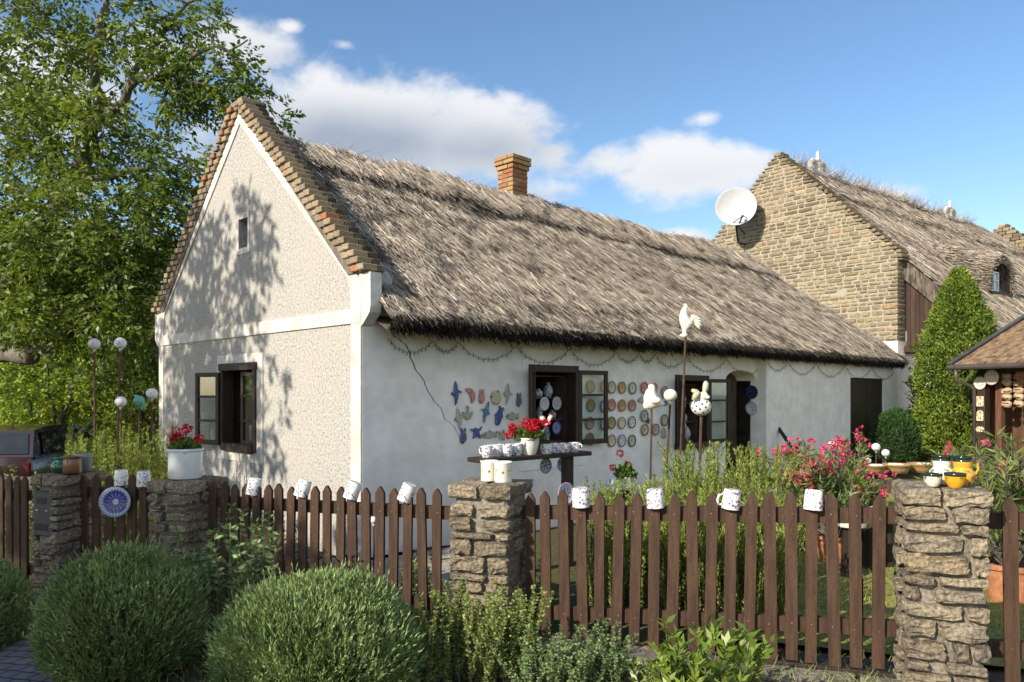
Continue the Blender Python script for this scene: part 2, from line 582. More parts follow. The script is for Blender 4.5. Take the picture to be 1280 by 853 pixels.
# ------------------------------------------------------------------ ground
def axis(lo, hi, fine_lo, fine_hi, step):
    a = list(np.arange(fine_lo, fine_hi + 1e-6, step))
    out, d = [], step
    x = fine_lo
    while x > lo: d *= 1.5; x -= d; out.append(x)
    out = out[::-1] + a
    d, x = step, fine_hi
    while x < hi: d *= 1.5; x += d; out.append(x)
    return out
def sheet(name, m, xs, ys, dz, bumpy=0.0):
    vs = [(x, y, ground_h(x, y) + dz + (bumpy * mnoise.noise(Vector((x * 1.7, y * 1.7, 0))) if bumpy else 0)) for y in ys for x in xs]
    nx = len(xs)
    fs = [(j * nx + i, j * nx + i + 1, (j + 1) * nx + i + 1, (j + 1) * nx + i) for j in range(len(ys) - 1) for i in range(nx - 1)]
    return MB().add(vs, fs).build(name, m, smooth=True)
M['ground'] = mat('garden_ground', (.10, .080, .050), (.085, .095, .035), 1.2, .95, .7, 25, fine=.5, fscale=30, spec=.1)
M['lawn'] = mat('lawn_ground', (.33, .30, .10), (.20, .22, .06), 1.6, .95, .8, 60, fine=.5, fscale=60, spec=.1)
M['gravel_path'] = mat('gravel_path', (.42, .38, .31), (.30, .265, .21), 2.2, .95, .8, 60, fine=.5, fscale=80, spec=.1)
struct(sheet('ground', M['ground'], axis(-400, 400, -14, 16, .8), axis(-60, 700, -2, 26, .8), -.03))

def cobble_mat():
    m = bpy.data.materials.new('cobble_paving'); m.use_nodes = True
    t = NT(m.node_tree); b = t.n['Principled BSDF']
    br = t.new('ShaderNodeTexBrick')
    mp = t.new('ShaderNodeMapping'); mp.inputs['Rotation'].default_value = (0, 0, .35)
    t.link(coords(t), mp.inputs[0])
    wob = t.noise(mp.outputs[0], 4, 3, out='Color')
    va = t.new('ShaderNodeVectorMath', operation='MULTIPLY_ADD'); t.link(wob, va.inputs[0]); va.inputs[1].default_value = (.05, .05, 0); t.link(mp.outputs[0], va.inputs[2])
    t.link(va.outputs[0], br.inputs['Vector'])
    br.inputs['Scale'].default_value = 1.0
    br.inputs['Brick Width'].default_value = .13; br.inputs['Row Height'].default_value = .10
    br.inputs['Mortar Size'].default_value = .008; br.inputs['Mortar Smooth'].default_value = .6
    br.inputs['Color1'].default_value = (.15, .15, .17, 1); br.inputs['Color2'].default_value = (.22, .21, .22, 1); br.inputs['Mortar'].default_value = (.035, .03, .025, 1)
    nz = t.noise(va.outputs[0], 25, 5)
    t.link(t.mix(.5, br.outputs['Color'], t.mix(nz, (.3, .3, .3), (1.5, 1.5, 1.5)), 'MULTIPLY'), b.inputs['Base Color'])
    b.inputs['Roughness'].default_value = .8
    bn = t.new('ShaderNodeBump'); bn.inputs['Strength'].default_value = .9; bn.inputs['Distance'].default_value = .03
    t.link(t.math('SUBTRACT', t.math('MULTIPLY', nz, .3), br.outputs['Fac']), bn.inputs['Height']); t.link(bn.outputs[0], b.inputs['Normal'])
    return m
struct(sheet('cobbled_path', cobble_mat(), list(np.arange(-7.0, -2.2, .3)), list(np.arange(1.6, 5.95, .3)), .006))
def poly_sheet(name, m, pts, dz, step=.35, bumpy=0):
    """a flat sheet over a convex outline, following the ground"""
    c = Vector((sum(p[0] for p in pts) / len(pts), sum(p[1] for p in pts) / len(pts)))
    rings = 6
    vs = [(c.x, c.y, ground_h(c.x, c.y) + dz)]
    n = len(pts) * 4
    out = []
    for i in range(len(pts)):
        a, b = Vector(pts[i]), Vector(pts[(i + 1) % len(pts)])
        for k in range(4): out.append(a.lerp(b, k / 4))
    for r_ in range(1, rings + 1):
        for p in out:
            q = c.lerp(p, r_ / rings); vs.append((q.x, q.y, ground_h(q.x, q.y) + dz))
    fs = [(0, 1 + k, 1 + (k + 1) % n) for k in range(n)]
    for r_ in range(rings - 1):
        for k in range(n):
            a = 1 + r_ * n; b_ = a + n
            fs.append((a + k, b_ + k, b_ + (k + 1) % n, a + (k + 1) % n))
    return MB().add(vs, fs).build(name, m, smooth=True)
p2 = lambda v: (v.x, v.y)
struct(poly_sheet('lawn', M['lawn'], [p2(fw(.95, .35)), p2(fw(6.5, .35)), p2(fw(7.5, 9)), p2(cw(8.3, -1.3)), p2(cw(5.5, -1.3))], .004))
struct(poly_sheet('gravel_path', M['gravel_path'], [p2(fw(-3.6, .5)), p2(fw(-.9, .5)), p2(cw(1.2, -.15)), p2(cw(-.4, -.1)), p2(cw(-.45, 3.2))], .008))

# ------------------------------------------------------------------ cottage
cot = thing('cottage', 'white lime washed thatched cottage with stepped brick gable and ceramics on its wall', 'cottage', C0, COT_ANG)
roughcast = bpy.data.materials.new('roughcast'); roughcast.use_nodes = True
t = NT(roughcast.node_tree); b = t.n['Principled BSDF']
vec = coords(t)
n1 = t.noise(vec, 36, 6, .7); n2 = t.noise(vec, 80, 4, .6); n3 = t.noise(vec, 1.6, 4)
pit = t.math('ADD', t.math('MULTIPLY', n1, .6), t.math('MULTIPLY', n2, .4))
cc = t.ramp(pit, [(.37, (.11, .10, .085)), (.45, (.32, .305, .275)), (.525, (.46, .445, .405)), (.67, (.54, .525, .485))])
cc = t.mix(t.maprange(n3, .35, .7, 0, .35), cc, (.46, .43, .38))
t.link(cc, b.inputs['Base Color']); b.inputs['Roughness'].default_value = .95; b.inputs['Specular IOR Level'].default_value = .1
bn = t.new('ShaderNodeBump'); bn.inputs['Strength'].default_value = .8; bn.inputs['Distance'].default_value = .02
t.link(pit, bn.inputs['Height']); t.link(bn.outputs[0], b.inputs['Normal'])
M['roughcast'] = roughcast
EWALL = 13.8
TH = .36
zout = lambda g: 2.93 + .89 * (g if g < 2.57 else 5.14 - g)     # outer edge of the brick steps
zin = lambda g: 2.68 + .89 * (g if g < 2.57 else 5.14 - g)
zband = lambda g: 2.53 + .89 * (g if g < 2.57 else 5.14 - g)

# gable wall with window and slit openings
mb = MB()
cuts = [0, 2.134, 2.37, 2.57, 2.607, 3.07, 5.14]
wz = (.90, 1.93); sz_ = (3.32, 3.67)
for g0, g1 in zip(cuts[:-1], cuts[1:]):
    gm = (g0 + g1) / 2
    segs = [(-.5, None)]
    iv = []
    lo = -.6
    if 2.134 <= gm <= 3.07: iv.append((lo, wz[0])); lo = wz[1]
    if 2.37 <= gm <= 2.607: iv.append((lo, sz_[0])); lo = sz_[1]
    for a, c in iv: mb.box(0, TH, g0, g1, a, c)
    mb.prism([(g0, lo), (g1, lo), (g1, zin(g1) + .05), (g0, zin(g0) + .05)], 0, TH, 'x')
mb.build('gable_wall', M['roughcast'], cot)
# raised smooth bands round the roughcast
mb = MB()
P = .014
mb.box(-P, .005, -.004, .165, -.6, 2.27)
mb.box(-P, .005, 4.98, 5.144, -.6, 2.27)
mb.box(-P - .004, .005, -.002, 5.142, 2.27, 2.41)
for s in (0, 1):
    fl = (lambda g: g) if not s else (lambda g: 5.14 - g)
    mb.prism([(fl(.0), 2.41), (fl(.0), zin(0)), (fl(2.57), zin(2.57)), (fl(2.57), zband(2.57)), (fl(.20), zband(.20)), (fl(.165), 2.52), (fl(.165), 2.41)], -P - .002, .004, 'x')
# surround of the gable window, of the slit
for a, c, d, e in [(1.99, 2.134, .78, 2.06), (3.07, 3.20, .78, 2.06), (2.134, 3.07, 1.93, 2.06), (2.134, 3.07, .78, .90)]:
    mb.box(-P + .002, .004, a, c, d, e)
for a, c, d, e in [(2.33, 2.37, 3.25, 3.74), (2.607, 2.65, 3.25, 3.74), (2.37, 2.607, 3.67, 3.74), (2.37, 2.607, 3.25, 3.32)]:
    mb.box(-P + .004, .004, a, c, d, e)
# kneelers that flare out below the brick steps
for s in (0, 1):
    fl = (lambda g: g) if not s else (lambda g: 5.14 - g)
    pts = [(fl(.02), 2.22), (fl(-.03), 2.25), (fl(-.10), 2.31), (fl(-.15), 2.36), (fl(-.165), 2.42), (fl(-.165), 2.74), (fl(.02), 2.74)]
    mb.prism(pts, -.012, .115, 'x')
mb.build('white_trim', M['plaster_band'], cot)
mb = MB(); mb.box(.10, .12, 2.36, 2.62, 3.3, 3.7); mb.build('attic_vent', mat('grey_board', (.10, .10, .10), (.06, .06, .06), 8, .8), cot)

# stepped brick verge
mb = MB(); k = 0
M['tan_brick'] = mat('tan_brick', (.4, .3, .18), (.10, .085, .065), 9, .9, .6, 35, thr=(.58, .8), fine=.3, fscale=60, spec=.15,
                     island_cols=[(0, (.25, .19, .12)), (.35, (.34, .265, .165)), (.62, (.31, .25, .17)), (.93, (.22, .17, .12)), (.97, (.38, .17, .085)), (1, (.32, .14, .075))])
step = .074
nsteps = int((5.02 - 2.76) / step)
for i in range(nsteps + 1):
    z0 = 2.755 + i * step
    gl = (z0 + step - 2.93) / .89 - .02
    for s in (0, 1):
        for j in range(2):
            w_ = .118
            a = gl + j * (w_ + .008) + random.uniform(-.008, .008)
            if a > 2.57 - .02: continue
            c = min(a + w_, 2.57 if s == 0 else 2.569)
            if j == 2 and a + w_ > gl + .33: pass
            f = -.07 + random.uniform(-.012, .012) + (.022 if j == 1 else 0) + (.04 if j == 2 else 0)
            q = (a, c) if not s else (5.14 - c, 5.14 - a)
            mb.bbox(f, f + .17, q[0], q[1], z0 + random.uniform(0, .006), z0 + step - .009, .006)
            if j < 2:
                mb.mi = 1; mb.bbox(f + .178, .20 + random.uniform(-.025, .025), q[0], q[1], z0 + random.uniform(0, .006), z0 + step - .009, .006); mb.mi = 0
for j in range(3):
    mb.bbox(-.07 + .01 * j, .21, 2.40 + .12 * j, 2.51 + .12 * j, 5.02, 5.085, .006)
M['mossy_brick'] = mat('mossy_brick', (.17, .135, .095), (.075, .065, .05), 8, .95, .7, 35, island=.35, fine=.3, spec=.1)
mb.build('brick_verge', [M['tan_brick'], M['mossy_brick']], cot)
mb = MB()                                     # mortar core under the bricks
for s in (0, 1):
    fl = (lambda g: g) if not s else (lambda g: 5.14 - g)
    mb.prism([(fl(-.10), 2.745), (fl(.2), 2.745), (fl(2.57), zin(2.57) + .06), (fl(2.57), zout(2.57) - .17), (fl(-.10), zout(-.10) - .06)], -.03, .18, 'x')
mb.build('verge_mortar', mat('verge_mortar', (.22, .19, .15), (.13, .11, .09), 12, .95, .5, 40), cot)

# long wall (with window and door openings), step forward by the door, far part
W1 = (t_at(660), t_at(721), .93, 1.93)
W2 = (t_at(843), t_at(884), .80, 1.86)
D0, D1 = t_at(907), t_at(945)
mb = MB()
WT = .40
def wall_strip(t0, t1, iv):
    for a, c in iv: mb.box(t0, t1, 0, WT, a, c)
TOP = 2.62
wall_strip(TH, W1[0], [(-.6, TOP)]); wall_strip(W1[0], W1[1], [(-.6, W1[2]), (W1[3], TOP)])
wall_strip(W1[1], W2[0], [(-.6, TOP)]); wall_strip(W2[0], W2[1], [(-.6, W2[2]), (W2[3], TOP)])
wall_strip(W2[1], D0, [(-.6, TOP)])
arc = []
for i in range(13):
    a = math.pi * i / 12
    arc.append(((D0 + D1) / 2 - (D1 - D0) / 2 * math.cos(a), 1.80 + .17 * math.sin(a)))
mb.prism([(D0, TOP)] + arc + [(D1, TOP)], 0, WT, 'y')
SD0, SD1 = t_at(1063, -.185), t_at(1105, -.185)
FW = (-.185, .10)
for a, c, iv in [(D1, SD0, [(-.6, 2.36)]), (SD0, SD1, [(1.90, 2.36)]), (SD1, EWALL, [(-.6, 2.36)])]:
    for q in iv: mb.box(a, c, FW[0], FW[1], *q)
mb.box(.003, TH, -.006, .05, -.6, 2.62)
mb.box(EWALL - .3, EWALL, .3, 5.14, -.6, 2.62)
mb.box(EWALL + .002, EWALL + 2.5, .15, .4, -.6, 2.5)
mb.box(TH, EWALL - .3, 4.8, 5.14, -.6, 2.62)
mb.box(D0 - .02, D1 + .3, .42, .5, 1.95, 2.62)
mb.build('wall', M['limewash'], cot)
# plaster heads and sills round the windows, slightly proud
for (a, c, d, e) in (W1, W2):
    mb = MB()
    mb.box(a - .10, c + .10, -.012, .002, e + .002, e + .17)
    mb.box(a - .09, a - .003, -.012, .002, d - .06, e)
    mb.box(a - .12, c + .12, -.03, .002, e + .17, e + .19)
    mb.box(a - .14, c + .16, -.014, .002, d - .24, d - .20)
    mb.box(a - .10, c + .10, -.012, .002, d - .20, d - .062)
    mb.build('window_surround', M['limewash'], cot)
# dark room
mb = MB()
mb.box(TH + .01, 7.6, 1.35, 1.40, 0, 2.55); mb.box(TH + .01, EWALL - .31, .42, 1.35, -.02, 0.0)
mb.box(4.35, 4.4, .41, 1.35, 0, 2.5); mb.box(TH + .05, 7.6, .41, 1.35, 2.5, 2.56)
mb.box(1.25, 1.29, TH, 1.34, 0, 2.5) if False else None
mb.box(TH + .9, TH + .93, 1.6, 3.6, .2, 2.3)
mb.box(.40, 1.25, 1.9, 2.0, .4, 2.3); mb.box(.40, 1.25, 3.2, 3.3, .4, 2.3)
mb.build('room_lining', M['interior'], cot)

# crack in the plaster, down from the kneeler
mb = MB()
path = [(481, 396), (484, 412), (497, 424), (508, 432), (513, 447), (519, 462), (529, 474), (534, 487), (541, 500), (551, 510), (556, 524), (566, 532), (574, 545), (578, 559)]
pts = []
for i, (px, py) in enumerate(path):
    tt = t_at(px); zz = z_at(py, C0.y + Ly * tt); pts.append((tt, zz))
sub = []
for (a, b_), (c, d) in zip(pts[:-1], pts[1:]):
    for q in range(4):
        u = q / 4; sub.append((a + (c - a) * u + random.uniform(-.008, .008), b_ + (d - b_) * u + random.uniform(-.006, .006)))
for i in range(len(sub) - 1):
    w0 = .007 * (1 - i / len(sub)) + .002; w1 = .007 * (1 - (i + 1) / len(sub)) + .002
    (a, z0), (c, z1) = sub[i], sub[i + 1]
    mb.add([(a - w0, -.003, z0), (a + w0, -.003, z0), (c + w1, -.003, z1), (c - w1, -.003, z1)], [(0, 1, 2, 3)])
mb.build('crack', mat('crack_shadow', (.10, .09, .08), (.05, .045, .04), 20, .95), cot)

# ---- windows: frame > sash, pane, shelf
def leaf_mb(w_, h_, th=.035, bars=2, st=.055):
    f = MB()
    f.bbox(0, st, 0, th, 0, h_, .004); f.bbox(w_ - st, w_, 0, th, 0, h_, .004)
    f.bbox(st, w_ - st, .001, th - .001, 0, st * 1.1, .004); f.bbox(st, w_ - st, .001, th - .001, h_ - st, h_, .004)
    for i in range(bars):
        z = h_ * (i + 1) / (bars + 1)
        f.bbox(st, w_ - st, .006, th - .006, z - .014, z + .014, .003)
    return f
def add_leaf(parent, w_, h_, loc, rotz):
    s = leaf_mb(w_, h_).build('sash', M['window_wood'], parent, loc=loc, rot=(0, 0, rotz))
    p = MB(); p.box(.05, w_ - .05, .015, .019, .05, h_ - .05)
    p.build('pane', M['glass'], parent, loc=loc, rot=(0, 0, rotz))
def wall_window(a, c, d, e, right_open, left_open):
    f = MB()
    fr = .06
    f.bbox(a, a + fr, -.04, .12, d, e, .006); f.bbox(c - fr, c, -.04, .12, d, e, .006)
    f.bbox(a + fr, c - fr, -.045, .12, e - fr * 1.4, e, .006); f.bbox(a - .02, c + .02, -.07, .12, d - .03, d + fr, .006)
    m = (a + c) / 2
    wn = f.build('window', M['window_wood'], cot)
    lw = (c - a) / 2 - .02; lh = e - d - .12
    add_leaf(wn, lw + .08, lh + .05, (c - .005, -.045, d + .02), -right_open)
    add_leaf(wn, lw, lh + .03, (a + .02, -.06, d + .04), -left_open)
    s = MB()
    for i in range(4):
        z = d + .07 + i * (e - d) * .27
        s.box(a + .02, c - .02, .17, .40, z - .015, z)
    s.box(a + .005, a + .02, .15, .60, d, e); s.box(c - .02, c - .005, .15, .60, d, e)
    s.build('shelf', M['interior'], wn)
    return wn
wall_window(*W1, R(8), R(142))
wall_window(*W2, R(8), R(140))
# gable window, hinged leaf open to the left, other shut
f = MB()
ga, gb = 2.134, 3.07
fr = .065
f.bbox(-.035, .12, ga, ga + fr, wz[0], wz[1], .006); f.bbox(-.035, .12, gb - fr, gb, wz[0], wz[1], .006)
f.bbox(-.05, .12, ga - .02, gb + .02, wz[1] - fr, wz[1] + .025, .006); f.bbox(-.05, .12, ga + fr, gb - fr, wz[0] - .01, wz[0] + fr * 1.3, .006)
f.bbox(.06, .11, 2.57, 2.63, wz[0] + fr, wz[1] - fr, .004)
gw = f.build('window', M['window_wood'], cot)
add_leaf(gw, .44, .90, (-.03, gb - .01, wz[0] + .05), R(90 + 15))
add_leaf(gw, .42, .88, (.05, 2.185, wz[0] + .07), R(90))
s = MB()
for i in range(3): s.box(.20, .5, ga + .02, gb - .02, wz[0] + .06 + i * .31 - .015, wz[0] + .06 + i * .31)
s.build('shelf', M['interior'], gw)
s = MB(); s.box(.121, .40, ga - .02, ga + .012, wz[0] - .02, wz[1] + .02); s.box(.121, .40, gb - .012, gb + .02, wz[0] - .02, wz[1] + .02); s.box(.121, .40, ga + .013, gb - .013, wz[0] - .02, wz[0] + .012); s.box(.121, .40, ga + .013, gb - .013, wz[1] - .012, wz[1] + .02)
s.build('reveal', M['window_wood'], gw)

# door in the arched recess, standing half open; double shutter door further on
d = MB()
d.bbox(0, .62, 0, .05, 0, 1.86, .006)
for z in (.15, .75, 1.30): d.bbox(.08, .54, -.008, .01, z, z + (.5 if z < 1.2 else .45), .006)
dr = d.build('door', M['dark_wood'], cot, loc=(D0 + .05, .27, 0.0))
h = MB(); h.tube([(.55, -.01, .95), (.55, -.05, .95), (.47, -.055, .95)], .009); h.build('handle', M['black_iron'], dr)
d = MB(); d.box(D0, D1, .36, .40, -.05, 2.0); d.build('doorway_back', M['interior'], cot)
mid = (SD0 + SD1) / 2
for a, c in ((SD0 + .01, mid - .006), (mid + .006, SD1 - .01)):
    d = MB()
    d.bbox(a, c, -.15, -.11, -.1, 1.89, .005)
    for z in (.1, .75, 1.35): d.bbox(a + .1, c - .1, -.16, -.14, z, z + .45, .008)
    d.build('shutter', M['dark_wood'], cot)
# steps before the door
mb = MB(); mb.bbox(D0 - .3, D1 + .0, -.75, -.005, -.2, .16, .02); mb.bbox(D0 - .3, D1, -1.1, -.755, -.2, .06, .02)
mb.build('doorstep', mat('doorstep', (.30, .27, .22), (.2, .18, .15), 6, .9, .5, 30), cot)

# ---- thatched roof
thatch_cols = [(0, (.10, .085, .068)), (.2, (.25, .21, .165)), (.5, (.38, .325, .26)), (.8, (.48, .415, .335)), (1, (.62, .54, .435))]
M['thatch'] = mat('thatch', (.3, .25, .2), (.11, .095, .078), 3.4, .85, .0, 30, thr=(.50, .72), detail=8, island_cols=thatch_cols, spec=.15)
M['thatch_base'] = mat('thatch_base', (.20, .165, .13), (.06, .05, .042), 14, .95, 1.0, 50, stretch=(1, .25, .25), spec=.05, bdist=.03)
EO, EZ, RZ, RG = -.40, 2.34, 4.77, 2.57
SL = (RZ - EZ) / (RG - EO)
T_R = 12.35     # end of the ridge
T_E = 14.05     # eave corner of the hip
def lump(t, d):
    v = mnoise.noise(Vector((t * .55, d * .9, 3.1))) * .055 + mnoise.noise(Vector((t * 1.6, d * 2.6, 7.7))) * .062 + mnoise.noise(Vector((t * 4.2, d * 5.5, 1.3))) * .035 + mnoise.noise(Vector((t * 9, d * 11, 5.3))) * .022
    return v
def roof_pt(t, d):                # d: 0 eave .. 1 ridge along the slope
    g = EO + (RG - EO) * d
    z = EZ + (RZ - EZ) * d
    cap = .085 * sstep(.785, .80, d + .02 * mnoise.noise(Vector((t * 1.5, 0, 0))))
    h = lump(t, d * 3.9) + cap - .05 * max(0, .10 - d) / .10
    nrm = Vector((0, -SL, 1)).normalized()
    rnd = .10 * (1 - sstep(0.9, 1.02, d)) if False else 0
    return Vector((t, g, z)) + nrm * (h + rnd)
def t_end(d): return T_E + (T_R - T_E) * d
mb = MB()
nt_, nd_ = 130, 46
T0 = .10
vs = []
for j in range(nd_ + 1):
    d = j / nd_
    for i in range(nt_ + 1):
        t_ = T0 + (t_end(d) - T0) * i / nt_
        p = roof_pt(t_, d)
        if d > .93: p.z -= .10 * ((d - .93) / .07) ** 2
        vs.append(tuple(p))
fs = [(j * (nt_ + 1) + i, j * (nt_ + 1) + i + 1, (j + 1) * (nt_ + 1) + i + 1, (j + 1) * (nt_ + 1) + i) for j in range(nd_) for i in range(nt_)]
mb.add(vs, fs)
# eave underside and thick butt of the reeds
for i in range(nt_):
    t0 = T0 + (T_E - T0) * i / nt_; t1 = T0 + (T_E - T0) * (i + 1) / nt_
    p0, p1 = roof_pt(t0, 0), roof_pt(t1, 0)
    j0, j1 = .02 * mnoise.noise(Vector((t0 * 5, 0, 9))), .02 * mnoise.noise(Vector((t1 * 5, 0, 9)))
    mb.add([p0, p1, (t1, EO + .10, EZ - .155 + j1), (t0, EO + .10, EZ - .155 + j0)], [(0, 1, 2, 3)])
    mb.add([(t0, EO + .10, EZ - .155 + j0), (t1, EO + .10, EZ - .155 + j1), (t1, .42, 2.58), (t0, .42, 2.58)], [(0, 1, 2, 3)])
# back slope and hip end
mb.add([(T0, RG, RZ - .02), (T_R, RG, RZ - .02), (T_E, 5.54, EZ), (T0, 5.54, EZ)], [(0, 1, 2, 3)])
mb.add([(T0, 5.54, EZ), (T_E, 5.54, EZ), (T_E, 5.45, EZ - .15), (T0, 5.45, EZ - .15)], [(0, 1, 2, 3)])
mb.add([(T_E, EO, EZ), (T_E, 5.54, EZ), (T_R, RG, RZ)], [(0, 1, 2)])
mb.add([(T_E, EO, EZ), (T_E, 5.54, EZ), (T_E - .1, 5.44, EZ - .15), (T_E - .1, EO + .1, EZ - .15)], [(0, 1, 2, 3)])
roof = mb.build('thatched_roof', M['thatch_base'], cot, smooth=True)
# reeds: many strands laid down the slope
def reeds(n, tmin, dfun, lenr, wr, lift, jit, r, pt=roof_pt, tend=t_end, down=None, T0_=T0, wide=False):
    tt = r.random(n); dd = dfun(r, n)
    P_ = np.empty((n, 3)); D_ = np.empty((n, 3)); N_ = np.empty((n, 3))
    dn = np.array([0, -(RG - EO), -(RZ - EZ)]); dn = dn / np.linalg.norm(dn) if down is None else down
    nrm = np.cross(np.array([1., 0, 0]), -dn); nrm = nrm if nrm[2] > 0 else -nrm
    for i in range(n):
        t_ = T0_ + (tend(dd[i]) - T0_) * tt[i]
        P_[i] = pt(t_, dd[i])
    swirl = np.array([mnoise.noise(Vector((p[0] * .8, p[1] * 1.1, 5))) for p in P_])
    D_ = dn[None, :] + np.array([1., 0, 0])[None, :] * (r.normal(0, jit, n) + swirl * .22 + .06)[:, None] + nrm[None, :] * (lift + r.normal(0, .032, n))[:, None]
    D_ = unit(D_)
    ln = r.uniform(*lenr, n)
    P_ = P_ - D_ * ln[:, None] * .6 + nrm[None, :] * r.uniform(.002, .03, n)[:, None]
    side = unit(np.cross(D_, nrm[None, :] + r.normal(0, .5, (n, 3))))
    return blades_geo(P_, D_, ln, r.uniform(*wr, n), r, .4, side)
r1 = np.random.default_rng(11)
geo = [reeds(76000, 0, lambda r, n: .03 + .94 * r.random(n), (.08, .24), (.006, .012), .055, .25, r1),
       reeds(8000, 0, lambda r, n: .03 + .88 * r.random(n), (.3, .75), (.006, .011), .05, .22, r1),
       reeds(9000, 0, lambda r, n: .78 + .15 * r.random(n), (.3, .6), (.007, .014), .02, .16, r1),
       reeds(5000, 0, lambda r, n: .775 + .04 * r.random(n), (.12, .35), (.006, .012), .16, .35, r1),
       reeds(9000, 0, lambda r, n: .01 + .06 * r.random(n), (.07, .15), (.007, .014), .06, .25, r1)]
# butts of the reeds hanging at the eave
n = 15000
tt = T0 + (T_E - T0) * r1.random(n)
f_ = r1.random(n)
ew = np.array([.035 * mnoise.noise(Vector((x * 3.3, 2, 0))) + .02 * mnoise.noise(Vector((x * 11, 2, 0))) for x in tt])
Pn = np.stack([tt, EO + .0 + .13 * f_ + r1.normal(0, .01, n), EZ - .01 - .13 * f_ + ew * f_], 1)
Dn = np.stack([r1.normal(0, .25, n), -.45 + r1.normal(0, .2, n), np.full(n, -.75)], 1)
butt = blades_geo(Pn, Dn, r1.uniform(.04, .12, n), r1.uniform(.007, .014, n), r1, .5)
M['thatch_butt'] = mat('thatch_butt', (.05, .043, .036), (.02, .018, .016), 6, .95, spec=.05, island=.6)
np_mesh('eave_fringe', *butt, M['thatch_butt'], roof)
v, q = join_geo(geo)
np_mesh('reed_straw', v, q, M['thatch'], roof)
# stray reeds standing off the ridge
n = 260
tt = .5 + (T_R - .6) * r1.random(n)
Pn = np.stack([tt, np.full(n, RG) + r1.normal(0, .06, n), RZ + .03 + np.array([lump(x, 3.9) for x in tt])], 1)
Dn = np.stack([r1.normal(.2, .7, n), r1.normal(0, .8, n), np.abs(r1.normal(.05, .25, n))], 1)
v, q = blades_geo(Pn, Dn, r1.uniform(.08, .3, n), .008, r1, .3)
np_mesh('ridge_straw', v, q, M['thatch'], roof)

# chimney on the ridge
ch = MB(); cm = MB()
ct = 4.6; hw = .172
cm.box(ct - hw + .012, ct + hw - .012, RG - hw + .012, RG + hw - .012, 4.3, 5.42)
zc = 4.55; i = 0
while zc < 5.38:
    e = .045 if zc > 5.24 else (.02 if zc > 5.17 else 0)
    w_ = hw + e
    o = 0 if i % 2 else .06
    for side in range(4):
        x = -w_
        first = True
        while x < w_ - .02:
            ln = (.12 if (first and i % 2) else .235) + random.uniform(-.01, .01)
            x1 = min(x + ln, w_)
            jt = random.uniform(-.004, .006)
            a, c = (x, x1)
            if side == 0: bx = (ct + a, ct + c - .008, RG - w_ - jt, RG - w_ + .10)
            elif side == 1: bx = (ct - w_ - jt, ct - w_ + .10, RG + a + .002, RG + c - .008)
            elif side == 2: bx = (ct + a, ct + c - .008, RG + w_ - .10, RG + w_ + jt)
            else: bx = (ct + w_ - .10, ct + w_ + jt, RG + a + .002, RG + c - .008)
            ch.bbox(bx[0], bx[1], bx[2], bx[3], zc + random.uniform(0, .004), zc + .062, .005)
            x = x1; first = False
    zc += .072; i += 1
c_ = cm.build('chimney', mat('chimney_mortar', (.30, .24, .17), (.18, .14, .10), 12, .95, .5, 40), cot)
ch.build('chimney_brickwork', mat('chimney_brick', (.4, .2, .1), (.10, .08, .06), 10, .9, .5, 40, thr=(.58, .8), fine=.25, spec=.15,
         island_cols=[(0, (.36, .24, .115)), (.3, (.32, .16, .08)), (.55, (.40, .29, .15)), (.75, (.34, .12, .06)), (1, (.28, .18, .095))]), c_)

# string of small lights under the eave
mb = MB()
px_nodes = [484, 541, 573, 645, 712, 771, 799, 818, 858, 908, 958, 985, 1020, 1056, 1090, 1120]
for a, c in zip(px_nodes[:-1], px_nodes[1:]):
    g_ = -.03 if a < 940 else -.215
    ta, tb = t_at(a, g_), t_at(c, g_)
    for ph in range(1 if a > 800 else 1):
        pts = []
        sag = min(.24, .13 * (tb - ta) + .05)
        for i in range(13):
            u = i / 12
            pts.append((ta + (tb - ta) * u, g_, 2.13 - sag * 4 * u * (1 - u) + .01 * math.sin(i * 2.3)))
        mb.tube([cw(*p) for p in pts], .003, 4)
        for p in pts[1:-1]:
            q = cw(*p); mb.ball((q.x, q.y, q.z - .018), .006, .006, .011, 5, 4)
            mb.tube([q, q + Vector((.006, -.01, .022))], .002, 4)
tag(mb.build('string_lights', M['dark_wood']), 'dark cable of tiny festoon lights looped under the thatched eave', 'string lights')
# ------------------------------------------------------------------ neighbouring stone house
RY = 19.0; R0 = Vector(((1122 - 640) / F * RY, RY, 0))
SX = Vector((.6213, -.7836, 0)); SY = Vector((.7836, .6213, 0))
ST_ANG = math.atan2(-.7836, .6213)
def sw(x, y, z=0.0): return R0 + SX * x + SY * y + Vector((0, 0, z))
sh = thing('stone_house', 'tall rubble stone gable house under thatch with boarded side and eyebrow dormer', 'stone house', R0, ST_ANG)
AX, AZ, SS = -3.36, 8.48, .97
vz = lambda x: AZ - SS * abs(x - AX)
stone_cols = [(0, (.16, .13, .085)), (.3, (.26, .21, .13)), (.55, (.32, .26, .165)), (.8, (.22, .18, .12)), (.93, (.40, .33, .21)), (1, (.33, .21, .11))]
M['field_stone'] = mat('field_stone', (.3, .25, .15), (.13, .11, .08), 7, .92, .7, 26, thr=(.5, .8), fine=.35, fscale=40, spec=.12, island_cols=stone_cols, bdist=.02)
M['stone_mortar'] = mat('stone_mortar', (.40, .365, .29), (.30, .27, .21), 5, .95, .6, 35, fine=.2, spec=.08)
mb = MB()
mb.prism([(-6.9, 2.9), (0.0, 2.9), (0.0, vz(0) - .12), (AX, AZ - .1), (-6.9, vz(-6.9) - .12)], 0, .45, 'y')
core = mb.build('gable_wall', M['stone_mortar'], sh)
mb = MB(); z = 2.92; sd_ = 1
rs = random.Random(5)
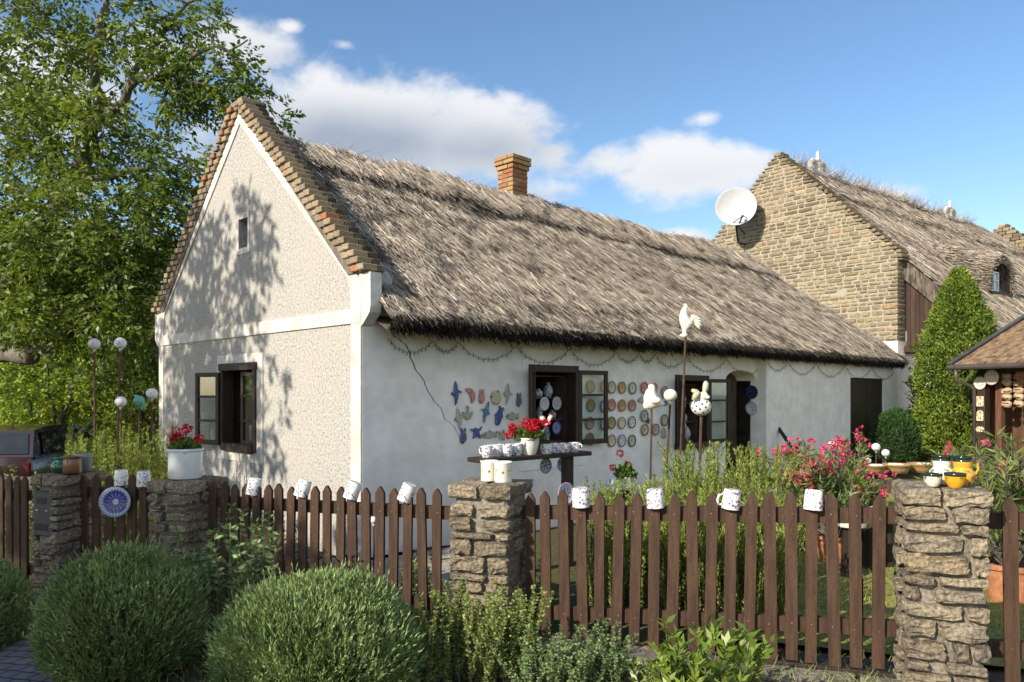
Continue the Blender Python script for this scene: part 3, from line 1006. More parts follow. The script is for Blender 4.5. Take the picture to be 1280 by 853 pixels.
while z < AZ - .02:
    h = rs.choice([.07, .09, .10, .12, .13, .15])
    xl = AX - (AZ - z - h * .3) / SS - .02; xr = AX + (AZ - z - h * .3) / SS + .02
    xr = min(xr, 0.03 if z < 4.85 else .14); xl = max(xl, -6.95)
    x = xl
    while x < xr - .03:
        w_ = rs.uniform(.14, .42) * (1.15 if h > .1 else .9)
        if xr - x - w_ < .12: w_ = xr - x
        px_ = x + w_ / 2
        if not (-1.72 < px_ < -1.28 and 4.12 < z + h / 2 < 4.38):
            edge_ = (abs(x - xl) < .01 or abs(x + w_ - xr) < .01)
            hh = h * rs.uniform(.86, 1.0)
            mb.stone((px_, (.125 if not edge_ else .19) + rs.uniform(-.008, .010), z + h / 2), (w_ - rs.uniform(.018, .045), (.30 if not edge_ else .46), hh - .022), sd_, 3 if w_ > .25 else 2, .11)
        sd_ += 1; x += w_
    z += h
mb.build('stonework', M['field_stone'], core)
mb = MB(); mb.bbox(-1.70, -1.30, .03, .12, 4.13, 4.37, .01)
mb.build('vent_door', M['window_wood'], sh)
mb = MB(); mb.box(-6.9, 0.0, .006, .45, -.6, 2.9); mb.box(-.45, 0.0, .46, 17, -.6, 2.9); mb.box(0.0, .86, .50, .56, -.6, 2.55)
mb.build('wall', M['limewash'], sh)
mb = MB()
x = .03
while x < .92:
    mb.bbox(x, x + .105, .40, .44, 2.78, 4.52 - .93 * x - .05, .006); x += .11
mb.build('board_panel', mat('weathered_board', (.075, .045, .033), (.05, .032, .025), 3, .75, .4, 25, stretch=(6, 6, .5), island=.25, spec=.2), sh)
mb = MB(); mb.bbox(-.02, 1.0, .34, .46, 2.62, 2.77, .012); mb.bbox(-.02, 1.0, .42, .48, 2.5, 2.61, .01)
mb.build('sill_beam', M['window_wood'], sh)
# thatch of the stone house
ZR, SR = 8.12, .93
XE = 2.2
def roof2(y, d):                   # d 0 eave .. 1 ridge
    x = XE + (AX - XE) * d
    y_ = y
    zz = ZR - SR * (x - AX) - .18 * 0
    hump = mnoise.noise(Vector((y_ * .4, d * 3, 4))) * .10 + mnoise.noise(Vector((y_ * 1.4, d * 8, 2))) * .05
    cap = .10 * sstep(.80, .83, d)
    return Vector((x + .68 * (hump + cap) * .5, y_, zz + (hump + cap)))
mb = MB(); ny, nd = 60, 30; vs = []
for j in range(nd + 1):
    for i in range(ny + 1):
        vs.append(tuple(roof2(.30 + 16.5 * i / ny, j / nd)))
mb.add(vs, [(j * (ny + 1) + i, j * (ny + 1) + i + 1, (j + 1) * (ny + 1) + i + 1, (j + 1) * (ny + 1) + i) for j in range(nd) for i in range(ny)])
e0 = ZR - SR * (XE - AX)
mb.add([(XE, .3, e0), (XE, 16.8, e0), (XE - .2, 16.8, e0 - .38), (XE - .2, .3, e0 - .38)], [(0, 1, 2, 3)])
zr0 = ZR - SR * (0 - AX)
mb.add([(XE - .2, .3, e0 - .38), (XE - .2, 16.8, e0 - .38), (0, 16.8, zr0 - .5), (0, .3, zr0 - .5)], [(0, 1, 2, 3)])
mb.add([(XE, .3, e0), (XE - .2, .3, e0 - .38), (0, .3, zr0 - .5), (0, .3, zr0)], [(0, 1, 2, 3)])
mb.add([(AX, .3, ZR), (AX, 16.8, ZR), (-8, 16.8, ZR - SR * 4.64), (-8, .3, ZR - SR * 4.64)], [(0, 1, 2, 3)])
rf2 = mb.build('thatched_roof', M['thatch_base'], sh, smooth=True)
r2 = np.random.default_rng(23)
dn2 = np.array([(XE - AX), 0, -SR * (XE - AX)]); dn2 /= np.linalg.norm(dn2)
def reeds2(n, dlo, dhi, lenr, wr, lift, jit, r):
    yy = .32 + 16.4 * r.random(n); dd = dlo + (dhi - dlo) * r.random(n)
    P_ = np.array([roof2(a, c) for a, c in zip(yy, dd)])
    nrm = np.array([-dn2[2], 0, dn2[0]])
    D_ = dn2[None] + np.array([0, 1., 0])[None] * r.normal(0, jit, n)[:, None] + nrm[None] * (lift + r.normal(0, .04, n))[:, None]
    D_ = unit(D_); ln = r.uniform(*lenr, n)
    P_ = P_ - D_ * ln[:, None] * .5 + nrm[None] * r.uniform(.005, .04, n)[:, None]
    side = unit(np.cross(D_, nrm[None] + r.normal(0, .5, (n, 3))))
    return blades_geo(P_, D_, ln, r.uniform(*wr, n), r, .4, side)
geo = [reeds2(24000, 0, 1, (.25, .7), (.012, .022), .04, .16, r2), reeds2(3000, .78, .86, (.2, .5), (.012, .02), .2, .4, r2)]
n = 2600                           # straw standing up along the ridge in tufts
cen = np.array([1.0, 2.9, 4.6, 6.0, 7.4, 8.6, 10.4, 12.6])
yy = cen[r2.integers(0, len(cen), n)] + r2.normal(0, .42, n)
yy = np.clip(yy, .5, 16)
Pn = np.stack([AX + r2.normal(0, .12, n), yy, np.full(n, ZR + .05)], 1)
Dn = np.stack([r2.normal(0, .5, n), r2.normal(.15, .55, n), np.abs(r2.normal(.45, .3, n))], 1)
geo.append(blades_geo(Pn, Dn, r2.uniform(.25, .62, n), .013, r2, .3))
v, q = join_geo(geo)
np_mesh('reed_straw', v, q, M['thatch'], rf2)
# eyebrow dormer
dy, dx0, dz = 4.75, .70, 4.44
mb = MB(); seg = 16
def arch(y0, hw, hh, x, z0, back=False):
    return [(x, y0 - hw * math.cos(math.pi * i / seg), z0 + hh * math.sin(math.pi * i / seg) ** .8) for i in range(seg + 1)]
outer = arch(dy, 1.02, 1.18, dx0, dz - .1); inner = arch(dy, .72, .84, dx0 + .02, dz)
inn2 = arch(dy, .66, .78, dx0 - .45, dz)
outb = arch(dy, 1.15, 1.3, dx0 - 1.9, dz + .35)
vs = outer + inner + inn2 + outb
n1 = seg + 1
fs = []
for i in range(seg):
    fs += [(i, i + 1, n1 + i + 1, n1 + i), (n1 + i, n1 + i + 1, 2 * n1 + i + 1, 2 * n1 + i), (3 * n1 + i, 3 * n1 + i + 1, i + 1, i)]
mb.add(vs, fs)
dorm = mb.build('dormer', M['thatch_base'], rf2, smooth='auto')
dp = MB(); dp.box(dx0 - .50, dx0 - .46, dy - .70, dy + .70, dz - .1, dz + .82)
dp.box(dx0 - .46, dx0 + .05, dy - .70, dy + .70, dz - .12, dz - .02)
dp.build('dormer_recess', M['interior'], rf2)
wn = MB()
for a in (-.62, -.30, .02): wn.bbox(dx0 - .12, dx0 - .07, dy + a - .022, dy + a + .022, dz, dz + .56, .004)
wn.bbox(dx0 - .12, dx0 - .07, dy - .64, dy + .04, dz, dz + .05, .004); wn.bbox(dx0 - .12, dx0 - .07, dy - .62, dy + .02, dz + .30, dz + .335, .004); wn.bbox(dx0 - .12, dx0 - .07, dy - .62, dy + .04, dz + .53, dz + .57, .004)
wn.build('dormer_window', M['white_enamel'], rf2)
gp = MB(); gp.box(dx0 - .105, dx0 - .10, dy - .62, dy + .02, dz + .02, dz + .56); gp.build('dormer_pane', mat('curtained_glass', (.42, .46, .50), (.25, .29, .33), 6, .08, spec=.6), rf2)
# thatch round the hood
geo = []
n = 2600; a = r2.random(n) * math.pi; ff = r2.random(n)
Pn = np.stack([dx0 - 1.5 * ff, dy - (1.03 + .10 * ff) * np.cos(a), dz - .1 + .38 * ff + (1.19 + .1 * ff) * np.sin(a) ** .8], 1)
Dn = np.stack([np.full(n, 1.0), -.5 * np.cos(a) + r2.normal(0, .2, n), -.35 + r2.normal(0, .1, n)], 1)
geo.append(blades_geo(Pn, Dn, r2.uniform(.12, .26, n), .016, r2, .4))
n = 1200; a = r2.random(n) * math.pi; ff = r2.random(n)
Pn = np.stack([np.full(n, dx0 + .02), dy - (.76 + .26 * ff) * np.cos(a), dz - .05 + (.87 + .28 * ff) * np.sin(a) ** .8], 1)
Dn = np.stack([np.full(n, .8), r2.normal(0, .5, n), -.5 + r2.normal(0, .3, n)], 1)
geo.append(blades_geo(Pn, Dn, r2.uniform(.03, .07, n), .014, r2, .5))
v, q = join_geo(geo); np_mesh('hood_straw', v, q, M['thatch'], rf2)
# far gable of the same house just showing above the ridge
mb = MB(); sd_ = 900
for i in range(9):
    z = 7.35 + i * .155
    wd = max(.16, (8.75 - z) / .85)
    x = AX - wd
    while x < AX + wd - .05:
        w_ = rs.uniform(.22, .42); w_ = min(w_, AX + wd - x)
        mb.stone((x + w_ / 2, 17.05, z + .075), (w_ - .02, .45, .145), sd_, 2, .14); sd_ += 1; x += w_
mb.build('far_gable_stonework', M['field_stone'], sh)

# pale crown shaped ridge ornaments
def ridge_ornament(y, label):
    o = thing('ridge_ornament', label, 'ridge ornament', sw(AX, y, ZR + .10), ST_ANG, 'white crown shaped ornaments on the stone house ridge')
    m_ = MB()
    for s in (-1, 1):
        pts = []
        for i in range(13):
            a = math.pi * i / 12
            pts.append((0, s * (.235 - .225 * math.cos(a)), .02 + .36 * math.sin(a) ** .8))
        m_.tube(pts, .075, 8)
    m_.tube([(0, 0, 0), (0, 0, .36)], .085, 8)
    m_.bbox(-.16, .16, -.54, .54, -.08, .05, .02)
    m_.build('arches', M['plaster_band'], o, smooth=False)
    m_ = MB(); m_.lathe([(.06, .40), (.085, .47), (.045, .53), (.065, .59), (.045, .66), (.012, .72)], 10); m_.build('finial', M['plaster_band'], o, smooth=True)
ridge_ornament(2.15, 'white crown ornament on the thatch ridge right behind the stone gable')
ridge_ornament(11.6, 'white crown ornament farther down the ridge above the eyebrow dormer')

# satellite dish
dc = at(920, 261, 21.9)
dn = Vector((-.27, -.93, .17)).normalized()
dish = thing('satellite_dish', 'big round white satellite dish with black feed arm bolted to the stone gable', 'satellite dish', dc, rot=dn.to_track_quat('Z', 'Y').to_euler())
m_ = MB(); seg = 32
prof = [(.56 * i / 10, .16 * (i / 10) ** 2) for i in range(1, 11)] + [(.575, .165), (.56, .15)] + [(.55 * i / 10, .16 * (i / 10) ** 2 - .012) for i in range(9, 0, -1)]
m_.lathe([(r_, z_) for r_, z_ in prof], seg)
m_.build('reflector', mat('dish_paint', (.50, .51, .52), (.45, .46, .47), 4, .5, spec=.3), dish, smooth=True)
inv = Matrix.Translation(dc) @ dn.to_track_quat('Z', 'Y').to_matrix().to_4x4(); inv = inv.inverted()
lo = lambda p: inv @ p
focus = dc + dn * .52 + Vector((.18, 0, -.42))
rim = dc + dn * .10 + Vector((.05, .0, -.57))
m_ = MB(); m_.tube([lo(rim), lo(focus)], .022, 6); m_.tube([lo(dc + dn * .03 + Vector((-.2, 0, -.5))), lo(focus)], .012, 5); m_.tube([lo(dc + dn * .03 + Vector((.42, 0, -.3))), lo(focus)], .012, 5)
m_.build('feed_arm', M['black_iron'], dish)
m_ = MB(); f2 = lo(focus); m_.tube([f2, f2 + (Vector((0, 0, .1)) - f2).normalized() * .14], [.05, .035], 10); m_.build('feed_horn', M['white_enamel'], dish)
m_ = MB(); wp = sw(-4.42, -.02, z_at(306, 22.5)); back = dc - dn * .06 + Vector((0, 0, -.1))
m_.tube([lo(wp), lo(wp - SY * .35), lo(back + Vector((0, 0, -.35))), lo(back + Vector((0, 0, .1)))], .03, 7); m_.tube([lo(wp - SY * .02 + Vector((0, 0, .3))), lo(back + Vector((0, 0, -.3)))], .018, 6)
m_.tube([lo(rim), lo(back)], .025, 6)
m_.build('wall_bracket', M['black_iron'], dish)

# ------------------------------------------------------------------ timber kiosk
KB = Vector((.93, .37, 0)).normalized(); KE = Vector((KB.y, -KB.x, 0))
K0 = Vector(((1194 - 640) / F * 15, 15, 0))
K_ANG = math.atan2(KE.y, KE.x)
def kw(x, y, z=0.0): return K0 + KE * x + KB * y + Vector((0, 0, z))
ki = thing('kiosk', 'small dark timber sales kiosk with brown shingle roof hung with pottery', 'kiosk', K0, K_ANG)
EZK, SLK = 2.12, .47
mb = MB()
for row in range(26):                                     # wooden shingles
    y = row * .11; z = EZK + .03 + y * SLK
    x = -.02
    while x < 2.9:
        w_ = random.uniform(.07, .13)
        jz = random.uniform(0, .012); jy = random.uniform(-.02, .02)
        mb.add([(x, y + jy, z + .012 + jz), (x + w_, y + jy, z + .012 + jz), (x + w_, y + .2, z + .2 * SLK + .004), (x, y + .2, z + .2 * SLK + .004),
                (x, y + jy, z - .012), (x + w_, y + jy, z - .012)], [(0, 1, 2, 3), (0, 4, 5, 1)])
        x += w_ + .004
rfk = mb.build('shingle_roof', mat('wood_shingle', (.2, .12, .07), (.12, .08, .05), 5, .85, .4, 30, thr=(.5, .8), spec=.15,
    island_cols=[(0, (.13, .085, .055)), (.5, (.23, .155, .095)), (.8, (.29, .21, .13)), (1, (.19, .11, .065))]), ki)
mb = MB(); mb.box(.0, 2.9, .0, 3.0, -.03, -.005, Matrix.Translation((0, 0, EZK + .02)) @ Matrix.Shear('XY', 4, (0, 0)) if False else Matrix(((1, 0, 0, 0), (0, 1, 0, 0), (0, SLK, 1, EZK + .012), (0, 0, 0, 1))))
mb.build('roof_boards', M['dark_wood'], rfk)
shear = Matrix(((1, 0, 0, 0), (0, 1, 0, 0), (0, SLK, 1, EZK), (0, 0, 0, 1)))
mb = MB(); mb.bbox(-.07, -.025, -.08, 3.0, -.08, .10, .005, shear); mb.bbox(-.10, .0, -.10, 3.0, .09, .12, .005, shear)
mb.build('bargeboard', mat('grey_paint', (.075, .078, .085), (.05, .05, .055), 5, .5, spec=.4), ki)
mb = MB(); g_ = []
mb.tube([(-.06, -.07, EZK - .02), (2.9, -.07, EZK - .02)], .055, 10)
mb.build('gutter', mat('brown_gutter', (.085, .070, .062), (.065, .05, .045), 4, .35, spec=.5), ki)
mb = MB(); mb.tube([(.06, -.06, EZK - .05), (.06, -.06, EZK - .27), (.14, .20, EZK - .38), (.16, .32, EZK - .46), (.16, .32, 0)], .038, 8)
mb.build('downpipe', bpy.data.materials['brown_gutter'], ki, smooth=True)
mb = MB(); mb.bbox(.20, .36, .34, .50, -.1, EZK - .131, .01)
mb.build('post', M['window_wood'], ki)
mb = MB(); mb.bbox(.2, 2.8, .36, .48, EZK - .13, EZK - .0, .01); mb.build('beam', M['window_wood'], ki)
mb = MB(); mb.bbox(.46, .58, .50, .62, -.1, EZK, .01); mb.build('post', mat('warm_post', (.16, .075, .04), (.09, .045, .028), 3, .6, .3, 20, stretch=(6, 6, .6)), ki)
mb = MB(); mb.box(.2, 2.9, 1.1, 1.14, 0, EZK + .4); mb.box(.2, .24, .5, 1.1, 0, EZK + .2)
mb.build('back_wall', mat('warm_board', (.13, .065, .035), (.07, .04, .025), 3, .7, .3, 20, stretch=(6, 6, .6)), ki)
def plate_geo(r=.08, h=.014):
    return MB().lathe([(.001, .004), (r * .55, .004), (r * .72, .006), (r * .98, h + .004), (r, h), (r * .97, h - .004), (r * .6, -.002), (r * .5, -.006), (.001, -.006)], 28, close=False)
def hang(name, mesh_o, label, cat, p, nrm, roll=0, group=None, scale=None):
    q = nrm.to_track_quat('Z', 'Y').to_matrix().to_4x4() @ Matrix.Rotation(roll, 4, 'Z')
    mesh_o.matrix_world = Matrix.Translation(p) @ q @ (Matrix.Diagonal((*scale, 1)) if scale else Matrix())
    return tag(mesh_o, label, cat, group)
KN = -KB
pm = plate_mat('oatmeal_plate', (.55, .48, .38), (.70, .65, .55), (.30, .22, .15), (.72, .66, .56), .13)
o = plate_geo(.13).build('plate', pm, smooth=True); hang('plate', o, 'round pale plate hung high on the kiosk post beside the downpipe', 'plate', kw(.28, .33, z_at(479, 14.9)), KN)
o = plate_geo(.15).build('plate', pm, smooth=True); hang('plate', o, 'big cream plate hung under the kiosk beam', 'plate', kw(.52, .33, z_at(472, 14.8)), KN)
o = plate_geo(.16).build('plate', plate_mat('brown_plate', (.25, .10, .05), (.33, .14, .06), (.18, .07, .03), (.30, .12, .05), .16), smooth=True); hang('plate', o, 'brown glazed platter at the top of the kiosk display', 'plate', kw(1.08, .40, z_at(470, 14.3)), KN)
tile_m = pattern_mat('picture_tile', (.62, .52, .36), (.40, .13, .05), 16, .45, .55, .3, (.08, .06, .05))
for i, (py, sx_, lab) in enumerate([(502, 1, 'square painted tile uppermost of three on the kiosk post'), (520, .95, 'arched picture tile in the middle of the kiosk post'), (537, .6, 'flat oval tile lowest on the kiosk post')]):
    m_ = MB()
    if i == 0: m_.bbox(-.075, .075, -.10, .10, 0, .015, .004)
    elif i == 1: m_.prism([(-.07, -.10), (.07, -.10), (.07, .04)] + [(.07 * math.cos(a * math.pi / 8), .04 + .07 * math.sin(a * math.pi / 8)) for a in range(1, 8)] + [(-.07, .04)], 0, .015, 'z')
    else: m_.prism([(.085 * math.cos(a * math.pi / 10), .06 * math.sin(a * math.pi / 10)) for a in range(20)], 0, .015, 'z')
    o = m_.build('picture_tile', tile_m); hang('t', o, lab, 'picture tile', kw(.28, .332, z_at(py, 14.8)), KN, 0 if True else 0, 'picture tiles on the kiosk post')
# jugs hanging in rows
jug_m = mat('stoneware', (.50, .38, .25), (.36, .25, .16), 8, .4, fine=.15)
jug = MB(); jug.lathe([(.001, 0), (.05, 0), (.075, .05), (.07, .10), (.045, .14), (.05, .165), (.044, .165), (.04, .14), (.06, .09), (.06, .05), (.001, .01)], 14, close=False)
jug.tube([(.045, 0, .15), (.10, 0, .14), (.11, 0, .09), (.07, 0, .05)], .009, 6)
proto = None
rown = ['top', 'second', 'third', 'fourth', 'bottom']; coln = ['nearest the post', 'in the middle', 'on the far side']
for i in range(5):
    for j in range(3):
        p = kw(.78 + j * .22, .52 + .02 * j, 1.90 - i * .135)
        lab = 'stoneware jug in the %s row of the kiosk display, %s' % (rown[i], coln[j])
        if proto is None:
            proto = thing('jug', lab, 'jug', p, rot=(R(80), R(12), K_ANG - R(55)), group='stoneware jugs hung in the kiosk'); jug.build('jug_body', jug_m, proto, smooth=True)
        else:
            dup(proto, p, (R(80 + random.uniform(-12, 12)), R(random.uniform(-20, 20)), K_ANG - R(55) + random.uniform(-.3, .3)), lab)

# ------------------------------------------------------------------ pillars
pil_cols = [(0, (.17, .14, .10)), (.35, (.26, .215, .15)), (.6, (.31, .26, .185)), (.85, (.20, .17, .13)), (1, (.28, .22, .14))]
M['pillar_stone'] = mat('pillar_stone', (.3, .25, .17), (.11, .10, .085), 9, .95, 1.0, 22, thr=(.48, .75), fine=.5, fscale=55, spec=.1, island_cols=pil_cols, bdist=.03)
M['pillar_mortar'] = mat('pillar_mortar', (.27, .24, .195), (.18, .16, .13), 7, .95, .8, 30, fine=.3, fscale=50, spec=.08, bdist=.02)
def pillar(pxl, pxr, dep, ztop, zbot, label, seed, skip=None, mossy=False):
    n0 = -dep / 2
    s0, s1 = s_at(pxl, n0), s_at(pxr, n0)
    wd = s1 - s0; sc = (s0 + s1) / 2
    t_ = thing('stone_pillar', label, 'pillar', fw(sc, 0, 0), FENCE_ANG)
    rr = random.Random(seed)
    m_ = MB(); m_.bbox(-wd / 2 + .035, wd / 2 - .035, -dep / 2 + .035, dep / 2 - .035, zbot, ztop - .03, .02)
    m_.build('mortar_core', M['pillar_mortar'], t_)
    m_ = MB(); z = zbot; k = seed * 100
    while z < ztop - .13:
        h = rr.choice([.05, .06, .075, .09, .11])
        if z + h > ztop - .10: h = ztop - .085 - z
        for face in (0, 1):
            x = -wd / 2; first = True
            nst = rr.choice([2, 2, 2, 3, 3]); cutsx = sorted(rr.uniform(.2, .8) for _ in range(nst - 1)); xs = [0] + cutsx + [1]
            for a, c in zip(xs[:-1], xs[1:]):
                w_ = (c - a) * wd
                if w_ < .07: continue
                yc = -dep / 2 + .075 if face == 0 else dep / 2 - .075
                if skip and face == 0 and z + h > skip[0] and z < skip[1]:
                    if a == 0:
                        m_.stone((wd / 2 - .045, yc, z + h / 2), (.085, .17, h - .014), k, 3, .15); k += 1
                        m_.stone((-wd / 2 + .012, yc + .02, z + h / 2), (.04, .17, h - .014), k, 3, .15); k += 1
                    continue
                hh = h * rr.uniform(.86, 1.04)
                m_.stone((-wd / 2 + (a + c) / 2 * wd + rr.uniform(-.006, .006), yc + rr.uniform(-.014, .014), z + h / 2), (w_ - rr.uniform(.012, .035), .17, hh - .014), k, 4 if w_ > .15 else 3, .20); k += 1
        for sgn in (-1, 1):
            if rr.random() < .85:
                w_ = dep - .30 + rr.uniform(-.04, .03)
                m_.stone((sgn * (wd / 2 - .075) + rr.uniform(-.012, .012), rr.uniform(-.02, .02), z + h / 2), (.17, w_, h * rr.uniform(.75, 1) - .014), k, 3, .2); k += 1
        z += h
    # cap stones
    xs = [-wd / 2 - .012, -wd / 2 + wd * rr.uniform(.35, .5), wd / 2 + .012]
    for a, c in zip(xs[:-1], xs[1:]):
        for y0, y1 in ((-dep / 2 - .015, 0), (0, dep / 2 + .015)):
            m_.stone(((a + c) / 2, (y0 + y1) / 2, ztop - .045), (c - a - .008, y1 - y0 - .008, .088), k, 5, .14); k += 1
    m_.build('stonework', M['pillar_stone'], t_, smooth=False)
    return t_, wd, sc
P1, wd1, sc1 = pillar(1129, 1240, .44, 1.085, -.3, 'tall lit rubble stone pillar carrying four small pottery vessels', 3)
P2, wd2, sc2 = pillar(560, 637, .46, 1.0, -.3, 'rubble stone pillar below the mug shelf, with two yellow flowered jars on top', 8)
P3, wd3, sc3 = pillar(185, 233, .46, .92, -.4, 'shaded stone pillar carrying the enamel pot of red geraniums', 14)
P4, wd4, sc4 = pillar(39, 72, .46, .92, -.5, 'shaded stone pillar with a grey mailbox let into it', 21, skip=(.40, .80))
mx = MB(); mx.bbox(-wd4 / 2 + .03, wd4 / 2 - .05, -.236, -.10, .42, .79, .008)
box_ = mx.build('mailbox', mat('grey_metal', (.065, .072, .085), (.05, .055, .065), 6, .45, .1, 40, metal=.3, spec=.5), P4)
mx = MB(); mx.box(-.10, .05, -.239, -.225, .465, .52); mx.box(-.08, .03, -.239, -.225, .685, .735); mx.build('slot', M['black_iron'], box_)
mx = MB(); mx.ball((-.075, -.238, .63), .008); mx.ball((.035, -.238, .63), .008); mx.build('lock', M['white_enamel'], box_)

# stone kerb under the fence
mb = MB(); k = 4000; s = -.05
while s < 4.0:
    w_ = random.uniform(.35, .6)
    mb.stone((s + w_ / 2, -.08, -.11), (w_ - .012, .34, .20), k, 5, .06); k += 1; s += w_
kb = mb.build('fence_kerb', mat('kerb_stone', (.25, .22, .18), (.15, .13, .11), 5, .95, .9, 20, fine=.4, fscale=50, spec=.1, bdist=.02), loc=fw(0, 0, 0), rot=(0, 0, FENCE_ANG)); struct(kb)

# ------------------------------------------------------------------ picket fence sections
def lerp(a, b, u): return a + (b - a) * u
M['nail'] = mat('nail_head', (.20, .15, .11), (.12, .08, .06), 40, .5, metal=.4)
def picket_section(name, label, cat, pxs, top, bot, rail_hi, rail_lo, sa, sb, wp=.074, braces=(), board=False, group=None, skipm=()):
    """pxs: picture columns of the pickets, turned into places along the fence line"""
    ss = [s_at(p) for p in pxs]
    s0 = min(ss[0], sa)
    t_ = thing(name, label, cat, fw(s0, 0, 0), FENCE_ANG, group)
    u = lambda s: (s - sa) / (sb - sa)
    for i, s in enumerate(ss):
        zt = lerp(*top, u(s)) + random.uniform(-.014, .012); zb = lerp(*bot, u(s)) + random.uniform(-.01, .01)
        m_ = MB(); w_ = wp * random.uniform(.94, 1.04); x = s - s0; ln = random.uniform(-.011, .011)
        th = .024
        P_ = [(x - w_ / 2 - ln, zb), (x + w_ / 2 - ln, zb), (x + w_ / 2 + ln, zt - .045), (x + ln + w_ * .12, zt - .004), (x + ln, zt), (x + ln - w_ * .12, zt - .004), (x - w_ / 2 + ln, zt - .045)]
        m_.prism(P_, -th, 0, 'y')
        for zz in (lerp(*rail_hi, u(s)), lerp(*rail_lo, u(s))):
            m_.mi = 1; m_.ball((x + random.uniform(-.012, .012), -th - .001, zz + random.uniform(-.015, .015)), .0065, .003, .0065, 6, 4); m_.mi = 0
        m_.build('picket', [M['picket_wood'], M['nail']], t_)
    for rl in (rail_hi, rail_lo):
        m_ = MB(); x0, x1 = sa - s0, sb - s0
        a, c = rl
        m_.add([(x0, .004, a - .045), (x1, .004, c - .045), (x1, .050, c - .045), (x0, .050, a - .045), (x0, .004, a + .045), (x1, .004, c + .045), (x1, .050, c + .045), (x0, .050, a + .045)],
               [(0, 3, 2, 1), (4, 5, 6, 7), (0, 1, 5, 4), (1, 2, 6, 5), (2, 3, 7, 6), (3, 0, 4, 7)])
        m_.build('rail', M['picket_wood'], t_)
    for (s, z0, z1, dn_) in braces:
        m_ = MB(); m_.tube([(s - s0 + .02, .05 + dn_, z0), (s - s0, .06, z1)], .028, 4); m_.build('brace', M['dark_wood'], t_)
    if board:
        m_ = MB(); m_.bbox(board - s0, sb - s0, -.03, .20, -.03, .012, .006); m_.build('base_board', M['dark_wood'], t_)
    return t_
right_px = [664, 683, 706, 728, 750, 773, 795, 818, 842, 866, 889, 913, 938, 963, 989, 1014, 1041, 1069, 1098]
e2r = sc2 + wd2 / 2; e1l = sc1 - wd1 / 2; e1r = sc1 + wd1 / 2; e2l = sc2 - wd2 / 2; e3r = sc3 + wd3 / 2; e3l = sc3 - wd3 / 2; e4r = sc4 + wd4 / 2; e4l = sc4 - wd4 / 2
picket_section('picket_fence', 'long sunlit brown picket fence between the two lit stone pillars', 'fence', right_px, (.945, 1.03), (.0, .03), (.80, .90), (.14, .26), e2r, e1l, .067,
               braces=((s_at(985), .05, .55, .25), (s_at(1075), .05, .52, .25)), board=s_at(930))
left_px = [267, 282, 296, 308, 322.6, 336, 350, 364.5, 379.5, 394.5, 410, 427, 442, 459, 476, 493, 510.5, 529, 547]
picket_section('picket_fence', 'brown picket fence before the gable carrying four upturned mugs', 'fence', left_px, (.90, .93), (-.02, .02), (.745, .765), (.10, .13), e3r, e2l, .068)
gate_px = [107, 122, 138, 153, 167, 181]
picket_section('garden_gate', 'shaded brown picket gate hung with a blue plate between two pillars', 'gate', gate_px, (.91, .93), (-.12, -.1), (.76, .77), (.10, .10), e4r, e3l, .075)
far_px = [3, 14, 24, 33]
picket_section('picket_fence', 'short dark picket fence in shade left of the mailbox pillar', 'fence', [-40, -29, -18, -7] + far_px, (.87, .87), (-.25, -.2), (.70, .70), (.05, .05), s_at(-46), e4l, .07)
picket_section('picket_fence', 'dark backlit picket fence right of the pottery pillar', 'fence', [1263, 1297, 1332], (1.03, 1.05), (.0, .02), (.90, .92), (.20, .22), e1r, e1r + .8, .07, board=e1r + .02)
# ------------------------------------------------------------------ trees and shrubs
def sprays_geo(base, dirs, n_leaf, rachis, ll, lw, r, droop=.25):
    """compound leaves: leaflets set along a drooping stalk"""
    n = len(base)
    d = unit(dirs)
    side = unit(np.cross(d, unit(r.normal(size=(n, 3)) * .5 + np.array([0, 0, 1.]))))
    ps, ds = [], []
    rl = r.uniform(*rachis, n)[:, None]
    for k in range(n_leaf):
        u = (k + 1) / n_leaf
        sgn = 1 if k % 2 else -1
        p = base + d * rl * u + np.array([0, 0, -1.]) * rl * droop * u * u
        dd = d * .55 + side * sgn * (.85 if k < n_leaf - 1 else 0) + np.array([0, 0, -.35]) + r.normal(0, .22, (n, 3))
        ps.append(p); ds.append(dd)
    P_ = np.concatenate(ps); D_ = np.concatenate(ds)
    return leaves_geo(P_, D_, r.uniform(*ll, len(P_)), r.uniform(*lw, len(P_)), r)

